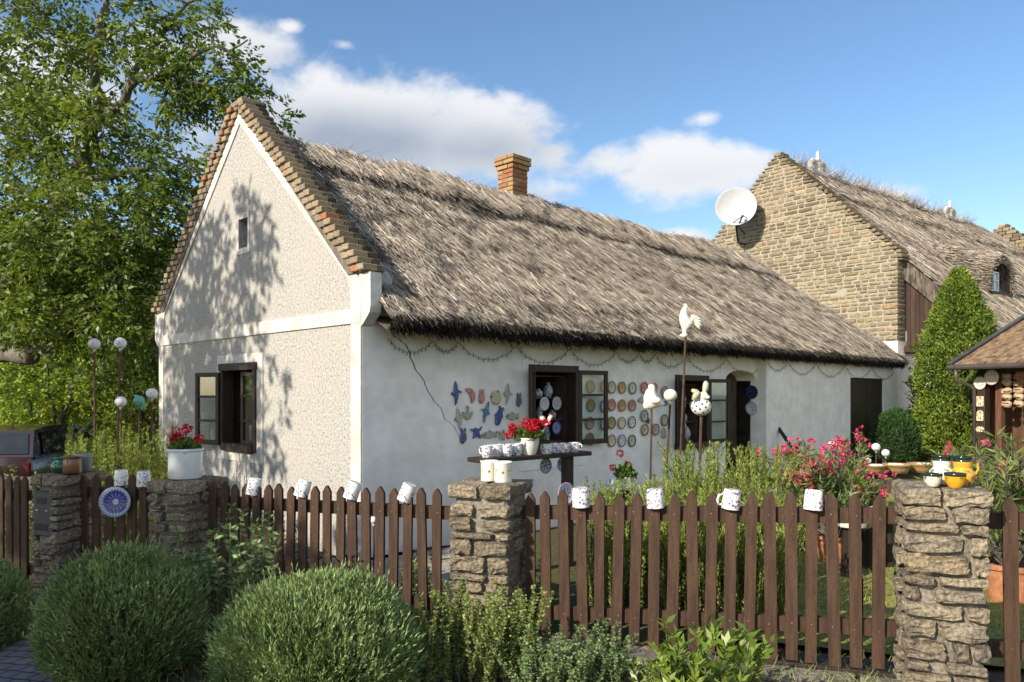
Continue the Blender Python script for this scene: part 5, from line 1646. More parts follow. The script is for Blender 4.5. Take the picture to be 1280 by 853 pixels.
def jar(name, label, cat, p, prof, m_, mouth_m=None, group=None, handle=None):
    t_ = thing(name, label, cat, p, group=group)
    b_ = MB(); b_.lathe(prof, 24, close=False); 
    b_.build('body', m_, t_, smooth=True)
    return t_
M['green_glaze'] = mat('green_glaze', (.012, .13, .065), (.02, .09, .05), 8, .12, spec=.6, coat=.4)
M['brown_glaze'] = mat('brown_glaze', (.22, .10, .04), (.10, .05, .025), 7, .2, spec=.6, coat=.3, stretch=(1, 1, 3))
M['slate_glaze'] = mat('slate_glaze', (.16, .19, .22), (.10, .12, .14), 6, .3, spec=.5)
ptop4 = .925
j = fw(sc4 + .03, -.03, ptop4)
jar('jar', 'squat green glazed jar with a bulging belly on the mailbox pillar', 'jar', fw(sc4 - .02, -.06, ptop4), [(.001, 0), (.05, 0), (.075, .03), (.078, .06), (.06, .09), (.042, .105), (.055, .118), (.06, .128), (.05, .128), (.035, .105), (.001, .03)], M['green_glaze'])
jar('jar', 'brown ribbed stoneware jar on the mailbox pillar', 'jar', fw(sc4 + .12, -.07, ptop4), [(.001, 0), (.07, 0), (.074, .01), (.074, .10), (.07, .118), (.072, .135), (.078, .138), (.076, .145), (.06, .142), (.058, .10), (.001, .02)], M['brown_glaze'])
jar('jar', 'slate grey jar behind the green and brown jars on the mailbox pillar', 'jar', fw(sc4 + .06, .08, ptop4), [(.001, 0), (.065, 0), (.07, .01), (.07, .12), (.074, .15), (.062, .15), (.06, .02), (.001, .02)], M['slate_glaze'])

cyl = [(.001, 0), (.056, 0), (.06, .006), (.06, .125), (.064, .13), (.064, .138), (.056, .138), (.054, .015), (.001, .015)]
for px, n_, lab in [(612, .02, 'white jar with yellow flower band on the middle pillar, half behind its twin'), (629, -.02, 'white jar with yellow flower band on the middle pillar, standing in front')]:
    jar('jar', lab, 'jar', fw(s_at(px, n_), n_, 1.0), cyl, M['yellow_sprig'], group='yellow flowered jars on the stone pillar')

M['yellow_glaze'] = pattern_mat('yellow_glaze', (.62, .33, .02), (.20, .10, .03), 26, .5, .56, .15, (.30, .05, .03), band=(.03, .07))
M['cream_glaze'] = pattern_mat('cream_glaze', (.66, .62, .52), (.20, .12, .08), 26, .5, .56, .15, (.04, .14, .08), band=(.03, .07))
M['yellow_jug'] = pattern_mat('yellow_jug_glaze', (.60, .34, .04), (.25, .12, .03), 18, .5, .56, .15)
M['cream_jug'] = pattern_mat('cream_jug_glaze', (.66, .64, .56), (.06, .20, .10), 18, .5, .55, .15, (.35, .08, .05))
M['dark_rim'] = mat('dark_green_rim', (.012, .03, .015), (.02, .02, .012), 8, .15, spec=.6)
bowl = [(.001, .004), (.030, 0), (.034, .006), (.052, .035), (.056, .07)]
bowl_in = [(.058, .078), (.060, .088), (.055, .088), (.05, .065), (.03, .015), (.001, .012)]
def vessel(name, label, p, body, rimp, m_, sc=1.0, handle=None):
    t_ = thing(name, label, name, p)
    b_ = MB(); b_.lathe([(a * sc, c * sc) for a, c in body], 24, close=False)
    if handle: b_.tube([tuple(x * sc for x in q) for q in handle], .008 * sc, 6)
    b_.build('body', m_, t_, smooth=True)
    b_ = MB(); b_.lathe([(a * sc, c * sc) for a, c in [body[-1]] + rimp], 24, close=False); b_.build('rim', M['dark_rim'], t_, smooth=True)
zt1 = 1.09
vessel('bowl', 'small cream bowl with dark rim at the front of the pottery pillar', fw(s_at(1166, -.13), -.13, zt1), bowl, bowl_in, M['cream_glaze'], .82)
vessel('bowl', 'small yellow bowl with dark green rim at the front of the pottery pillar', fw(s_at(1194, -.16), -.16, zt1), bowl, bowl_in, M['yellow_glaze'], .92)
jugp = [(.001, .003), (.05, 0), (.054, .006), (.072, .05), (.07, .08), (.05, .105), (.048, .112), (.058, .13), (.056, .148)]
jrim = [(.05, .152), (.055, .172), (.06, .18), (.054, .18), (.045, .155), (.04, .11), (.06, .08), (.001, .02)]
hd = [(.056, 0, .15), (.09, 0, .15), (.10, 0, .10), (.072, 0, .05)]
vessel('jug', 'cream painted jug with dark rim standing behind the cream bowl', fw(s_at(1177, .03), .03, zt1), jugp, jrim, M['cream_jug'], .88, hd)
vessel('jug', 'yellow painted jug with dark rim standing behind the yellow bowl', fw(s_at(1203, .0), .0, zt1), jugp, jrim, M['yellow_jug'], .88, hd)

# ------------------------------------------------------------------ mug shelf
zs = 1.045
pl, pr_ = at(594, 577, .57 * F / 84), at(731, 566, .57 * F / 74.5)
sd_v = (pr_ - pl); sd_v.z = 0; sl = sd_v.length; sd_v.normalize(); sang = math.atan2(sd_v.y, sd_v.x)
sn = Vector((-sd_v.y, sd_v.x, 0))
shf = thing('plank_shelf', 'dark wooden plank shelf on a post carrying a row of mugs', 'shelf', Vector((pl.x, pl.y, 0)), sang)
def shw(s, n, z=zs): return Vector((pl.x, pl.y, 0)) + sd_v * s + sn * n + Vector((0, 0, z))
b_ = MB(); b_.bbox(0, sl, -.10, .12, zs - .04, zs, .006); b_.build('shelf_board', M['dark_wood'], shf)
b_ = MB(); b_.bbox(sl * .80, sl * .80 + .09, -.03, .06, -.1, zs - .041, .008); b_.build('post', M['window_wood'], shf); b_ = MB(); b_.bbox(.18, .27, -.03, .06, -.1, zs - .041, .008); b_.build('post', M['window_wood'], shf)
def s_sh(px, n=-.03):
    k = (px - 640) / F; c = shw(0, n)
    return (k * c.y - c.x) / (sd_v.x - k * sd_v.y)
upm = lambda: mug_mb(.043, .105, True, False)
for px, n_, lab, yaw in [(609, -.02, 'white patterned mug at the shelf end over the stone pillar', 150), (621, .03, 'white patterned mug second on the shelf from the stone pillar', 30), (634, -.02, 'white patterned mug third on the shelf from the stone pillar', 170), (646, .0, 'white patterned mug on the shelf just beside the geranium pot', 160)]:
    put('mug', 'u', upm, M['mug_blue'], shw(s_sh(px, n_), n_), lab, 'mug', 'mugs on the plank shelf', (0, 0, R(yaw)))
cupm = lambda: mug_mb(.050, .085, True, False)
for px, n_, lab, yaw in [(683, -.03, 'blue patterned cup on the shelf just past the geranium pot', 20), (694, .01, 'purple flowered cup on the shelf between two cups below the window', 10), (705, -.02, 'white cup on the shelf over the post', 200), (718, -.01, 'purple flowered cup with its handle out at the far shelf end', -40)]:
    put('mug', 'c' if px > 690 else 'cb', cupm, M['mug_purple'] if px > 690 else M['mug_blue'], shw(s_sh(px, n_), n_), lab, 'cup', 'cups on the plank shelf', (0, 0, R(yaw)))
pot = MB(); pot.lathe([(.001, 0), (.06, 0), (.065, .01), (.088, .09), (.094, .13), (.104, .138), (.104, .15), (.096, .152), (.086, .13), (.05, .02), (.001, .02)], 26, close=False)
heads = [(-.15 + .30 * rp.random(), rp.normal(0, .06), .22 + .08 * rp.random()) for _ in range(13)] + [(-.18, 0, .17), (-.16, -.04, .20)]
flowers('flower_pot', 'white pot of red geraniums standing on the plank shelf before the window', 'flower pot', shw(s_sh(664), 0), pot, M['white_glaze'], .135, .13, .16, rp, heads, M['leaf_green'], M['geranium_red'])
o = MB()
fl = shw(s_sh(678), .0, zs + .15)
o.tube([fl, fl + Vector((.05, 0, .10)), fl + Vector((.10, 0, .20))], [.004, .012, .022], 7); o.ball(tuple(fl + Vector((.02, -.02, .17))), .026)
tag(o.build('ceramic_flower', pattern_mat('red_white_glaze', (.72, .60, .55), (.62, .05, .05), 30, .45, .52), smooth=True), 'red and white ceramic flower stuck in the shelf geraniums', 'ornament')
for px, n_, lab, r_ in [(681, .13, 'blue patterned plate hung below the shelf board', .075), (702, .13, 'small blue plate hung behind the shelf post', .07)]:
    o = plate_geo(r_).build('plate', plate_mat('delft_plate_%d' % px, (.45, .48, .58), (.68, .68, .68), (.04, .06, .28), (.10, .12, .36), r_, petals=6), smooth=True)
    hang('plate', o, lab, 'plate', shw(s_sh(px, n_), n_, zs - .13), -sn)
o = plate_geo(.10).build('plate', plate_mat('lilac_plate', (.42, .30, .45), (.70, .68, .68), (.30, .16, .40), (.66, .64, .64), .10), smooth=True)
hang('plate', o, 'white plate with lilac rim leaning against the shelf post', 'plate', at(707, 618, 6.4), (-sn + Vector((0, 0, .1))).normalized())

# ------------------------------------------------------------------ figures and globes on sticks
def sphere_pat(name, ground, ink): return pattern_mat(name, ground, ink, 14, .5, .56, .15)
M['globe_blue'] = sphere_pat('globe_blue', (.66, .66, .66), (.04, .06, .30))
M['globe_pink'] = sphere_pat('globe_pink', (.66, .62, .62), (.42, .10, .14))
def stick(name, label, cat, px, py, Y, foot_px, head_mb, head_m, rod_r=.010, group=None, extra=None, smooth=True):
    top = at(px, py, Y); fx = (foot_px - 640) / F * Y
    foot = Vector((fx, Y, ground_h(fx, Y) - .05))
    t_ = thing(name, label, cat, foot, group=group)
    d_ = top - foot
    b_ = MB(); b_.tube([(0, 0, 0), d_ * .5 + Vector((.008, 0, 0)), d_], rod_r, 7); b_.build('rod', M['iron_rod'], t_)
    head_mb.build('head', head_m, t_, smooth=smooth, loc=d_)
    if extra:
        for (nm, mbx, mm) in extra: mbx.build(nm, mm, t_, smooth=True, loc=d_)
    return t_
def globe(r_):
    b_ = MB(); b_.ball((0, 0, r_ * .92), r_, r_, r_ * .95, 18, 12); b_.tube([(0, 0, -.03), (0, 0, .02)], .016, 8); return b_
GG = 'ceramic globes on sticks behind the gate'
stick('globe_stick', 'tall pink patterned ceramic globe on a stick, leftmost of the pair of tall ones', 'garden globe', 118, 437, 8.0, 117, globe(.062), M['globe_pink'], .011, GG)
stick('globe_stick', 'tall blue patterned ceramic globe on a leaning stick under the walnut branches', 'garden globe', 150.5, 436, 7.9, 140, globe(.062), M['globe_blue'], .011, GG)
stick('globe_stick', 'low white and blue ceramic globe on a stick next to the green fish', 'garden globe', 151, 509, 7.7, 150, globe(.058), M['globe_blue'], .010, GG)
stick('globe_stick', 'white ceramic globe on a stick right at the cottage corner', 'garden globe', 190, 499, 7.9, 184, globe(.060), M['globe_blue'], .010, GG)
fishm = MB(); fishm.ball((0, 0, .075), .058, .05, .06, 16, 10); fishm.prism([(-.02, .03), (.04, -.02), (.075, .0), (.05, .03), (.075, .06), (.03, .06)], -.012, .012, 'y'); fishm.ball((-.03, 0, .13), .022, .018, .014)
stick('figure_stick', 'turquoise ceramic fish on a stick between two white globes', 'garden figure', 174, 511, 7.8, 172, fishm, mat('turquoise_glaze', (.10, .30, .24), (.16, .36, .28), 18, .2, spec=.5), .010)

def smooth_blob(name, pts, rad, sub=2):
    """one continuous figure grown over a skeleton of joints"""
    me = bpy.data.meshes.new(name)
    vs, es = [], []
    for ch in pts:
        prev = None
        for p in ch:
            if p not in vs: vs.append(p)
            i = vs.index(p)
            if prev is not None and (prev, i) not in es: es.append((prev, i))
            prev = i
    me.from_pydata([v_[0] for v_ in vs], es, [])
    o = bpy.data.objects.new(name, me); col.objects.link(o)
    sk = o.modifiers.new('skin', 'SKIN'); ss = o.modifiers.new('sub', 'SUBSURF'); ss.levels = sub; ss.render_levels = sub
    for i, v_ in enumerate(vs):
        me.skin_vertices[0].data[i].radius = v_[1]
    me.skin_vertices[0].data[0].use_root = True
    dg = bpy.context.evaluated_depsgraph_get()
    ev = o.evaluated_get(dg); m2 = bpy.data.meshes.new_from_object(ev)
    bpy.data.objects.remove(o)
    m2.polygons.foreach_set('use_smooth', [True] * len(m2.polygons))
    return m2
class Pre:                          # a ready mesh that behaves like MB for stick()
    def __init__(self, me): self.me = me
    def build(self, name, m_, parent=None, smooth=False, loc=None, rot=None):
        self.me.materials.clear(); self.me.materials.append(m_)
        return link(name, self.me, parent, loc, rot)
# rooster, facing left with raised head and a full tail
B = lambda x, y, z, r_, r2=None: ((x, y, z), (r_, r2 or r_))
body = [[B(.0, 0, .125, .062), B(-.022, 0, .18, .062), B(-.022, 0, .235, .045), B(-.012, 0, .28, .034), B(.002, 0, .31, .030), B(.030, 0, .312, .009)],
        [B(.0, 0, .125, .062), B(.05, 0, .125, .045), B(.08, 0, .14, .026)],
        [B(.0, 0, .125, .062), B(-.01, 0, .07, .036), B(-.012, 0, .03, .022), B(-.012, 0, -.0, .03)]]
M['rooster_glaze'] = mat('rooster_glaze', (.80, .76, .66), (.70, .64, .52), 9, .3, spec=.5)
body = [[((p[0][0] * .84, p[0][1], p[0][2] * .84), (p[1][0] * .84, p[1][1] * .84)) for p in ch] for ch in body]
roo = Pre(smooth_blob('rooster', body, None))
tail = MB(); S84 = Matrix.Scale(.84, 4)
for k in range(6):
    a = R(75 - k * 22)
    pts = [(.07, 0, .135)] + [(.07 + .11 * u * math.cos(a + .5 * (1 - u)) * 1.05, 0, .135 + .11 * u * math.sin(a + .5 * (1 - u)) - .05 * max(0, u - .6)) for u in (.35, .7, 1.0)]
    tail.tube([(p[0], (k - 2.5) * .004, p[2]) for p in pts], [.014, .02, .02, .009], 6, mtx=S84)
comb_ = MB(); comb_.prism([(-.022, .325), (-.018, .346), (-.008, .338), (.0, .350), (.008, .340), (.016, .346), (.018, .325)], -.006, .006, 'y', S84)
ft = MB(); ft.tube([(-.055, 0, .0), (-.012, 0, .0)], [.006, .014], 6); ft.tube([(-.012, 0, -.02), (-.012, 0, .01)], .03, 10)
stick('rooster_stick', 'white ceramic rooster on the tallest rusty rod before the thatch', 'garden figure', 857, 419, 7.0, 842, roo, M['rooster_glaze'], .010, extra=[('tail', tail, M['rooster_glaze']), ('comb', comb_, M['rooster_glaze']), ('foot', ft, M['rooster_glaze'])])
body = [[B(0, 0, .055, .075), B(-.015, 0, .11, .062), B(-.008, 0, .16, .042), B(.004, 0, .20, .036), B(-.03, 0, .203, .008)],
        [B(0, 0, .055, .075), B(.05, 0, .055, .045), B(.085, 0, .046, .022), B(.115, 0, .048, .010)],
        [B(0, 0, .055, .075), B(-.045, 0, .03, .04), B(-.072, 0, .022, .02)]]
dove = Pre(smooth_blob('dove', body, None))
wing = MB(); wing.ball((.022, -.055, .078), .046, .014, .028); wing.ball((.022, .055, .078), .046, .014, .028)
stick('bird_stick', 'white ceramic dove on a thin rod over the spiky herb', 'garden figure', 814.5, 512, 6.4, 808, dove, M['rooster_glaze'], .009, extra=[('wing', wing, M['rooster_glaze'])])
stick('globe_stick', 'plain white ceramic globe on a leaning rod next to the dove', 'garden globe', 838, 502, 6.6, 822, globe(.058), M['rooster_glaze'], .010)
rab = MB(); rab.ball((0, 0, .075), .085, .075, .075, 20, 14); rab.mi = 1
for k_ in range(46):
    zz = 1 - 2 * (k_ + .5) / 46; aa = k_ * 2.39996; rr_ = math.sqrt(1 - zz * zz)
    c_d = Vector((.0855 * rr_ * math.cos(aa), .0755 * rr_ * math.sin(aa), .075 + .0755 * zz))
    nrm_d = Vector((rr_ * math.cos(aa), rr_ * math.sin(aa), zz))
    qd = Matrix.Translation(c_d) @ nrm_d.to_track_quat('Z', 'Y').to_matrix().to_4x4()
    rab.ball((0, 0, 0), .0095, .0095, .002, 8, 4, qd)

hd_ = MB(); hd_.ball((.012, -.03, .165), .040, .036, .036); hd_.ball((.04, -.05, .155), .02, .018, .016)
ear = MB(); ear.tube([(.02, -.01, .18), (.035, 0, .23), (.04, 0, .27), (.035, 0, .29)], [.014, .026, .024, .010], 8); ear.tube([(-.01, -.01, .17), (-.045, 0, .20), (-.08, 0, .215)], [.016, .024, .012], 8)
arm_ = MB(); arm_.tube([(-.03, -.05, .20), (-.06, -.05, .165), (-.075, -.05, .13)], [.02, .026, .018], 8)
stick('rabbit_stick', 'white ceramic rabbit with blue dots and green ears on a rusty rod', 'garden figure', 876.5, 520, 6.3, 868, rab, [M['rooster_glaze'], M['blue_ink']], .012,
      extra=[('face', hd_, M['rooster_glaze']), ('ear', ear, mat('sage_glaze', (.36, .42, .28), (.45, .46, .34), 12, .25)), ('paw', arm_, mat('sand_glaze', (.50, .44, .26), (.42, .38, .24), 12, .25))])
# small globes low behind the left fence and on the far side
for px, py, Y, r_, lab in [(467, 655, 6.7, .035, 'small blue spotted ceramic globe low behind the mug fence'), (393, 690, 6.2, .03, 'small white ceramic globe near the ground behind the mug fence'), (375, 662, 6.6, .038, 'white ceramic globe glimpsed between pickets under the gable'),
                           (523, 690, 6.0, .028, 'tiny white globe by the lit pillar foot'), (1095, 564, 11, .062, 'grey patterned globe on a stick in front of the box ball'), (1107, 571, 11, .058, 'white patterned globe on a stick at the flank of the box ball'), (1085, 580, 10.5, .045, 'small white globe on a stick above the hanging baskets'), (1040, 562, 10, .06, 'lilac globe peeping out between the oleanders')]:
    stick('globe_stick', lab, 'garden globe', px, py, Y, px - 1, globe(r_), M['globe_blue'] if py < 660 else M['globe_pink'], .008)
# ------------------------------------------------------------------ ceramics on the long wall
WN = -G
def wall_p(px, py, out=.012):
    tt = t_at(px, -out); p = cw(tt, -out); p.z = z_at(py, p.y); return p
def wall_plate(px, py, r_, pal, label, group=None, ell=1.0):
    o = plate_geo(r_).build('plate', plate_mat('painted_plate', *pal, r_, petals=random.choice([5, 6, 8, 9])), smooth=True)
    hang('plate', o, label, 'plate', wall_p(px, py), WN, random.uniform(0, 6), group, (ell, 1, 1) if ell != 1 else None)
cream = (.62, .56, .40); brown = (.26, .13, .07); red = (.42, .09, .06); green = (.12, .20, .07); blue = (.06, .09, .26); ochre = (.50, .36, .12); dark = (.06, .05, .04); white = (.68, .66, .60); pink = (.50, .26, .20)
GP = 'painted plates hung in a grid between the windows'
grid = [(764.2, 484.4, (brown, cream, green, ochre), 'cream plate with green sprig in the top row, first beside the open casement'), (777, 484.6, (green, ochre, red, red), 'ochre plate with red flower in the top row, in the middle column'), (790, 485.4, (dark, white, green, (.2, .25, .2)), 'white plate with dark rim in the top row, column nearest the dove'),
        (764, 506.3, (brown, pink, red, red), 'reddish plate in the second row, beside the open casement'), (776.8, 507, (red, ochre, dark, green), 'red rimmed ochre plate in the second row, middle column'), (789.6, 507, (brown, pink, brown, brown), 'brown pinkish plate in the second row, column nearest the dove'),
        (763.8, 528.6, (dark, ochre, dark, green), 'yellow plate with black sprigs in the third row, beside the casement'), (776.5, 528.6, (brown, cream, pink, cream), 'pale beige plate in the third row, middle column'), (789.3, 527.8, (dark, white, red, white), 'white plate with red corner in the third row, nearest the dove'),
        (764.1, 551, (brown, cream, pink, pink), 'beige plate in the bottom row, first beside the casement'), (776.7, 550.8, (blue, white, blue, white), 'white plate with blue ring in the bottom row, middle column'), (789.4, 551, (dark, cream, green, green), 'cream plate with dark sprigs in the bottom row, nearest the dove rod')]
for px, py, pal, lab in grid: wall_plate(px, py, .083, pal, lab, GP)
for px, py, pal, lab in [(737.4, 483.2, (brown, ochre, dark, ochre), 'brown rimmed plate seen through the top pane of the casement'), (738, 507, (brown, (.45, .28, .14), brown, brown), 'brown plate seen through the middle pane of the casement'), (736.6, 529, (brown, pink, pink, cream), 'pale brown plate low in the middle pane of the casement'), (736.8, 549, (brown, (.42, .20, .10), brown, brown), 'rust plate seen through the bottom pane of the casement'),
                         (754.8, 483, (red, pink, red, red), 'red plate half hidden by the casement stile, top row'), (754.8, 508, (blue, white, blue, blue), 'blue plate half hidden by the casement stile, second row'), (754.8, 530, (blue, white, blue, blue), 'blue and white plate half hidden by the casement stile, third row')]:
    wall_plate(px, py, .083, pal, lab, 'plates behind and beside the open casement')
for px, py, pal, lab, r_ in [(805, 485, (red, (.45, .12, .10), white, red), 'deep red plate above the dove', .085), (830.4, 490.5, (brown, cream, green, cream), 'beige plate just left of the second window, over the globe', .088), (805, 520, (green, cream, blue, blue), 'cream plate with blue centre under the dove', .085),
                             (830, 525.4, (dark, cream, brown, ochre), 'dark rimmed plate left of the second window, lower one', .085), (805.4, 537.2, (green, cream, red, red), 'cream plate with red spots at the foot of the dove rod', .085), (819, 537, (brown, cream, blue, red), 'cream plate with coloured dots between dove and globe rods', .085)]:
    wall_plate(px, py, r_, pal, lab, 'painted plates round the dove stick')
for px, py, lab, r_ in [(857.5, 561, 'grey plate leaning under the second window sill', .09), (875.5, 562, 'pale plate behind the rabbit rod under the window', .085)]:
    wall_plate(px, py, r_, (dark, (.45, .45, .42), white, (.4, .4, .4)), lab, ell=.8)

# cut out animals, flat pottery hung on the wall
def outline(name, pts, px, py, h, m_, label, cat, roll=0.0, th=.022, flip=False, group='ceramic animals on the wall by the first window', aspect=1.0):
    a = np.array(pts, float); a -= (a.max(0) + a.min(0)) / 2; s_ = h / (a[:, 1].max() - a[:, 1].min()); a = a * s_ * np.array([aspect, 1])
    if flip: a = a * np.array([-1, 1]); a = a[::-1]
    n = len(a); inner = a * .86
    vs = [(x, y, 0) for x, y in a] + [(x, y, th * .6) for x, y in a] + [(x, y, th) for x, y in inner]
    fs = [tuple(range(n - 1, -1, -1)), tuple(range(2 * n, 3 * n))]
    for i in range(n):
        j = (i + 1) % n
        fs += [(i, j, n + j, n + i), (n + i, n + j, 2 * n + j, 2 * n + i)]
    o = MB().add(vs, fs).build(name, m_)
    # local x along the wall (to the right), y up, z out of the wall
    rx = L; up = Vector((0, 0, 1)); q = Matrix((rx, up, WN)).transposed().to_4x4()
    o.matrix_world = Matrix.Translation(wall_p(px, py, .004)) @ q @ Matrix.Rotation(roll, 4, 'Z')
    return tag(o, label, cat, group)
bird = [(0, 10), (1.2, 7), (1.4, 4), (2.4, 2.5), (4.5, 1.6), (5.6, .8), (4.4, .4), (2.6, .2), (2.0, -2), (1.8, -5), (.6, -9), (0, -10), (-.3, -6), (-.6, -3), (-1.8, -2.2), (-3.2, -.8), (-3.4, .4), (-1.8, 1), (-1.2, 4), (-.9, 7)]
fish = [(-5, .6), (-4, 2), (-2, 3), (-.5, 3.4), (0, 4.4), (1.2, 3.4), (3, 2.2), (4, 1.6), (5.6, 3), (6, 1.6), (5.2, .4), (6, -1.4), (5.2, -2.6), (3.8, -1.2), (2, -2.2), (1, -3.2), (-1, -2.4), (-3.4, -2), (-4.6, -.8)]
cat_ = [(-1.6, 7), (-1.2, 5.4), (1, 5.4), (1.6, 7), (2, 4.5), (1.6, 3), (2.3, 1), (2.6, -3), (1.8, -4.6), (0, -6.6), (-2.2, -5), (-2.6, -3), (-2.3, 1), (-1.6, 3), (-2, 4.5)]
melon = [(-3, 5), (-1, 5.4), (1, 4.6), (2.4, 2.6), (2.8, 0), (2.4, -3), (1, -5), (.2, -4.6), (.2, -2), (-.4, .6), (-1.6, 2.6), (-3, 4)]
star = [(-4, 3.4), (-2, 3.2), (-.6, 4.2), (.8, 3.2), (2, 3.2), (4, 5), (3, 2.4), (1.6, 1.4), (2.2, -1), (3.2, -4.6), (1.8, -4), (.2, -2.2), (-1.2, -4), (-2.6, -4.4), (-1.8, -1), (-1.8, 1), (-3.4, 1.8)]
flw = [(4 * math.cos(a) * (1 + .28 * math.cos(5 * a)), 4.6 * math.sin(a) * (1 + .28 * math.cos(5 * a))) for a in np.linspace(0, 6.283, 31)[:-1]]
oval = [(4.2 * math.cos(a), 5.4 * math.sin(a)) for a in np.linspace(0, 6.283, 25)[:-1]]
anch = [(-.8, 5), (0, 6), (.8, 5), (.5, 3.6), (.5, 0), (1.6, -1.6), (2.6, 1), (3.6, 1.6), (3.8, .2), (3, -2), (1.4, -4), (0, -4.6), (-1.4, -4), (-3, -2), (-3.8, .2), (-3.6, 1.6), (-2.6, 1), (-1.6, -1.6), (-.5, 0), (-.5, 3.6)]
A_blue = pattern_mat('deep_blue_glaze', (.05, .08, .26), (.40, .42, .34), 18, .52, .58, .25, (.20, .24, .14))
A_teal = pattern_mat('teal_glaze', (.08, .16, .26), (.30, .36, .30), 18, .5, .56, .25)
A_pale = pattern_mat('speckled_glaze', (.42, .40, .33), (.10, .10, .16), 26, .50, .55, .25, (.35, .10, .08))
A_pink = pattern_mat('rose_glaze', (.50, .22, .20), (.34, .08, .07), 24, .5, .56, .25)
A_purple = pattern_mat('violet_glaze', (.10, .07, .20), (.34, .28, .18), 22, .5, .56, .25)
A_cream = pattern_mat('candle_plate_glaze', (.55, .48, .34), (.18, .10, .04), 12, .52, .56, .25, (.45, .08, .05))
for nm, pts, px, py, h, m_, lab, roll, fl, asp in [
    ('wall_bird', bird, 570.5, 491.6, .26, A_blue, 'tall deep blue ceramic bird leftmost in the top row on the wall', 0, False, 1.3),
    ('wall_melon', melon, 587.5, 494.6, .165, A_pink, 'red ceramic melon slice on the wall', 0, False, 1.5),
    ('wall_cat', cat_, 601.6, 495.8, .165, A_pink, 'pink ceramic cat on the wall', 0, False, 1.3),
    ('wall_plaque', oval, 619.5, 497, .165, A_cream, 'oval ceramic plaque with two candles on the wall', 0, False, 1.25),
    ('wall_bird', bird, 634.4, 493, .25, A_pale, 'pale brown ceramic bird in the top row on the wall', -.15, False, 1.3),
    ('wall_cat', cat_, 648, 500, .165, A_purple, 'dark violet ceramic cat next to the window casement', 0, False, 1.2),
    ('wall_bird', bird, 574, 523, .25, A_pale, 'white spotted ceramic bird in the middle row, farthest from the window', .12, False, 1.3),
    ('wall_flower', anch, 584, 516, .16, A_pale, 'ceramic flower with red buds on curled stems on the wall', 0, False, 1.3),
    ('wall_bird', bird, 606, 515, .25, A_teal, 'teal blue ceramic bird in the middle row below the pink cat', -.3, True, 1.3),
    ('wall_fish', fish, 623, 520, .13, A_blue, 'blue ceramic fish swimming downwards on the wall', 1.2, False, 1.2),
    ('wall_fish', fish, 640, 520, .10, A_pale, 'pale ceramic fish with red mouth next to the casement', 0, False, 1.35),
    ('wall_cat', cat_, 578.5, 545, .175, A_purple, 'blue violet ceramic cat lowest on the wall over the shelf', 0, False, 1.3),
    ('wall_bird', star, 595, 541, .135, A_blue, 'small blue ceramic bird spreading its wings in the bottom row', 0, False, 1.5),
    ('wall_fish', fish, 611.6, 543, .10, A_pale, 'pale ceramic fish in the bottom row over the mugs', .05, False, 1.7),
    ('wall_flower', flw, 628, 544, .125, A_pale, 'speckled ceramic flower fish in the bottom row beside the geraniums', 0, False, 1.2)]:
    outline(nm, pts, px, py, h, m_, lab, nm.split('_')[1] if nm != 'wall_plaque' else 'plaque', roll, flip=fl, aspect=asp)
G2 = 'ceramic animals between plates and second window'
outline('wall_strawberry', [(0, 4), (1, 3), (3, 2), (2.6, 0), (1.6, -3), (.4, -5), (-1, -4), (-2, -1), (-2.4, 1.6), (-1, 3)], 818.5, 485, .15, A_pink, 'ceramic strawberry with leaves above the dove', 'strawberry', 0, aspect=1.2, group=G2)
outline('wall_fish', fish, 801.5, 500, .09, A_pale, 'brown ceramic fish left of the dove', 'fish', 0, aspect=1.3, group=G2)
outline('wall_fish', fish, 831, 504, .08, A_teal, 'grey blue ceramic fish behind the plain white globe', 'fish', 0, True, flip=True, aspect=1.3, group=G2) if False else outline('wall_fish', fish, 831, 504, .08, A_teal, 'grey blue ceramic fish behind the plain white globe', 'fish', 0, flip=True, aspect=1.3, group=G2)
outline('wall_butterfly', flw, 809.5, 526, .09, A_purple, 'violet ceramic butterfly behind the dove rod', 'butterfly', 0, aspect=1.1, group=G2)
outline('wall_house', [(-2, -3), (2, -3), (2, 1.6), (0, 3.4), (-2, 1.6)], 829, 541, .15, A_pale, 'little ceramic house plaque left of the second window', 'plaque', 0, aspect=1.1, group=G2)

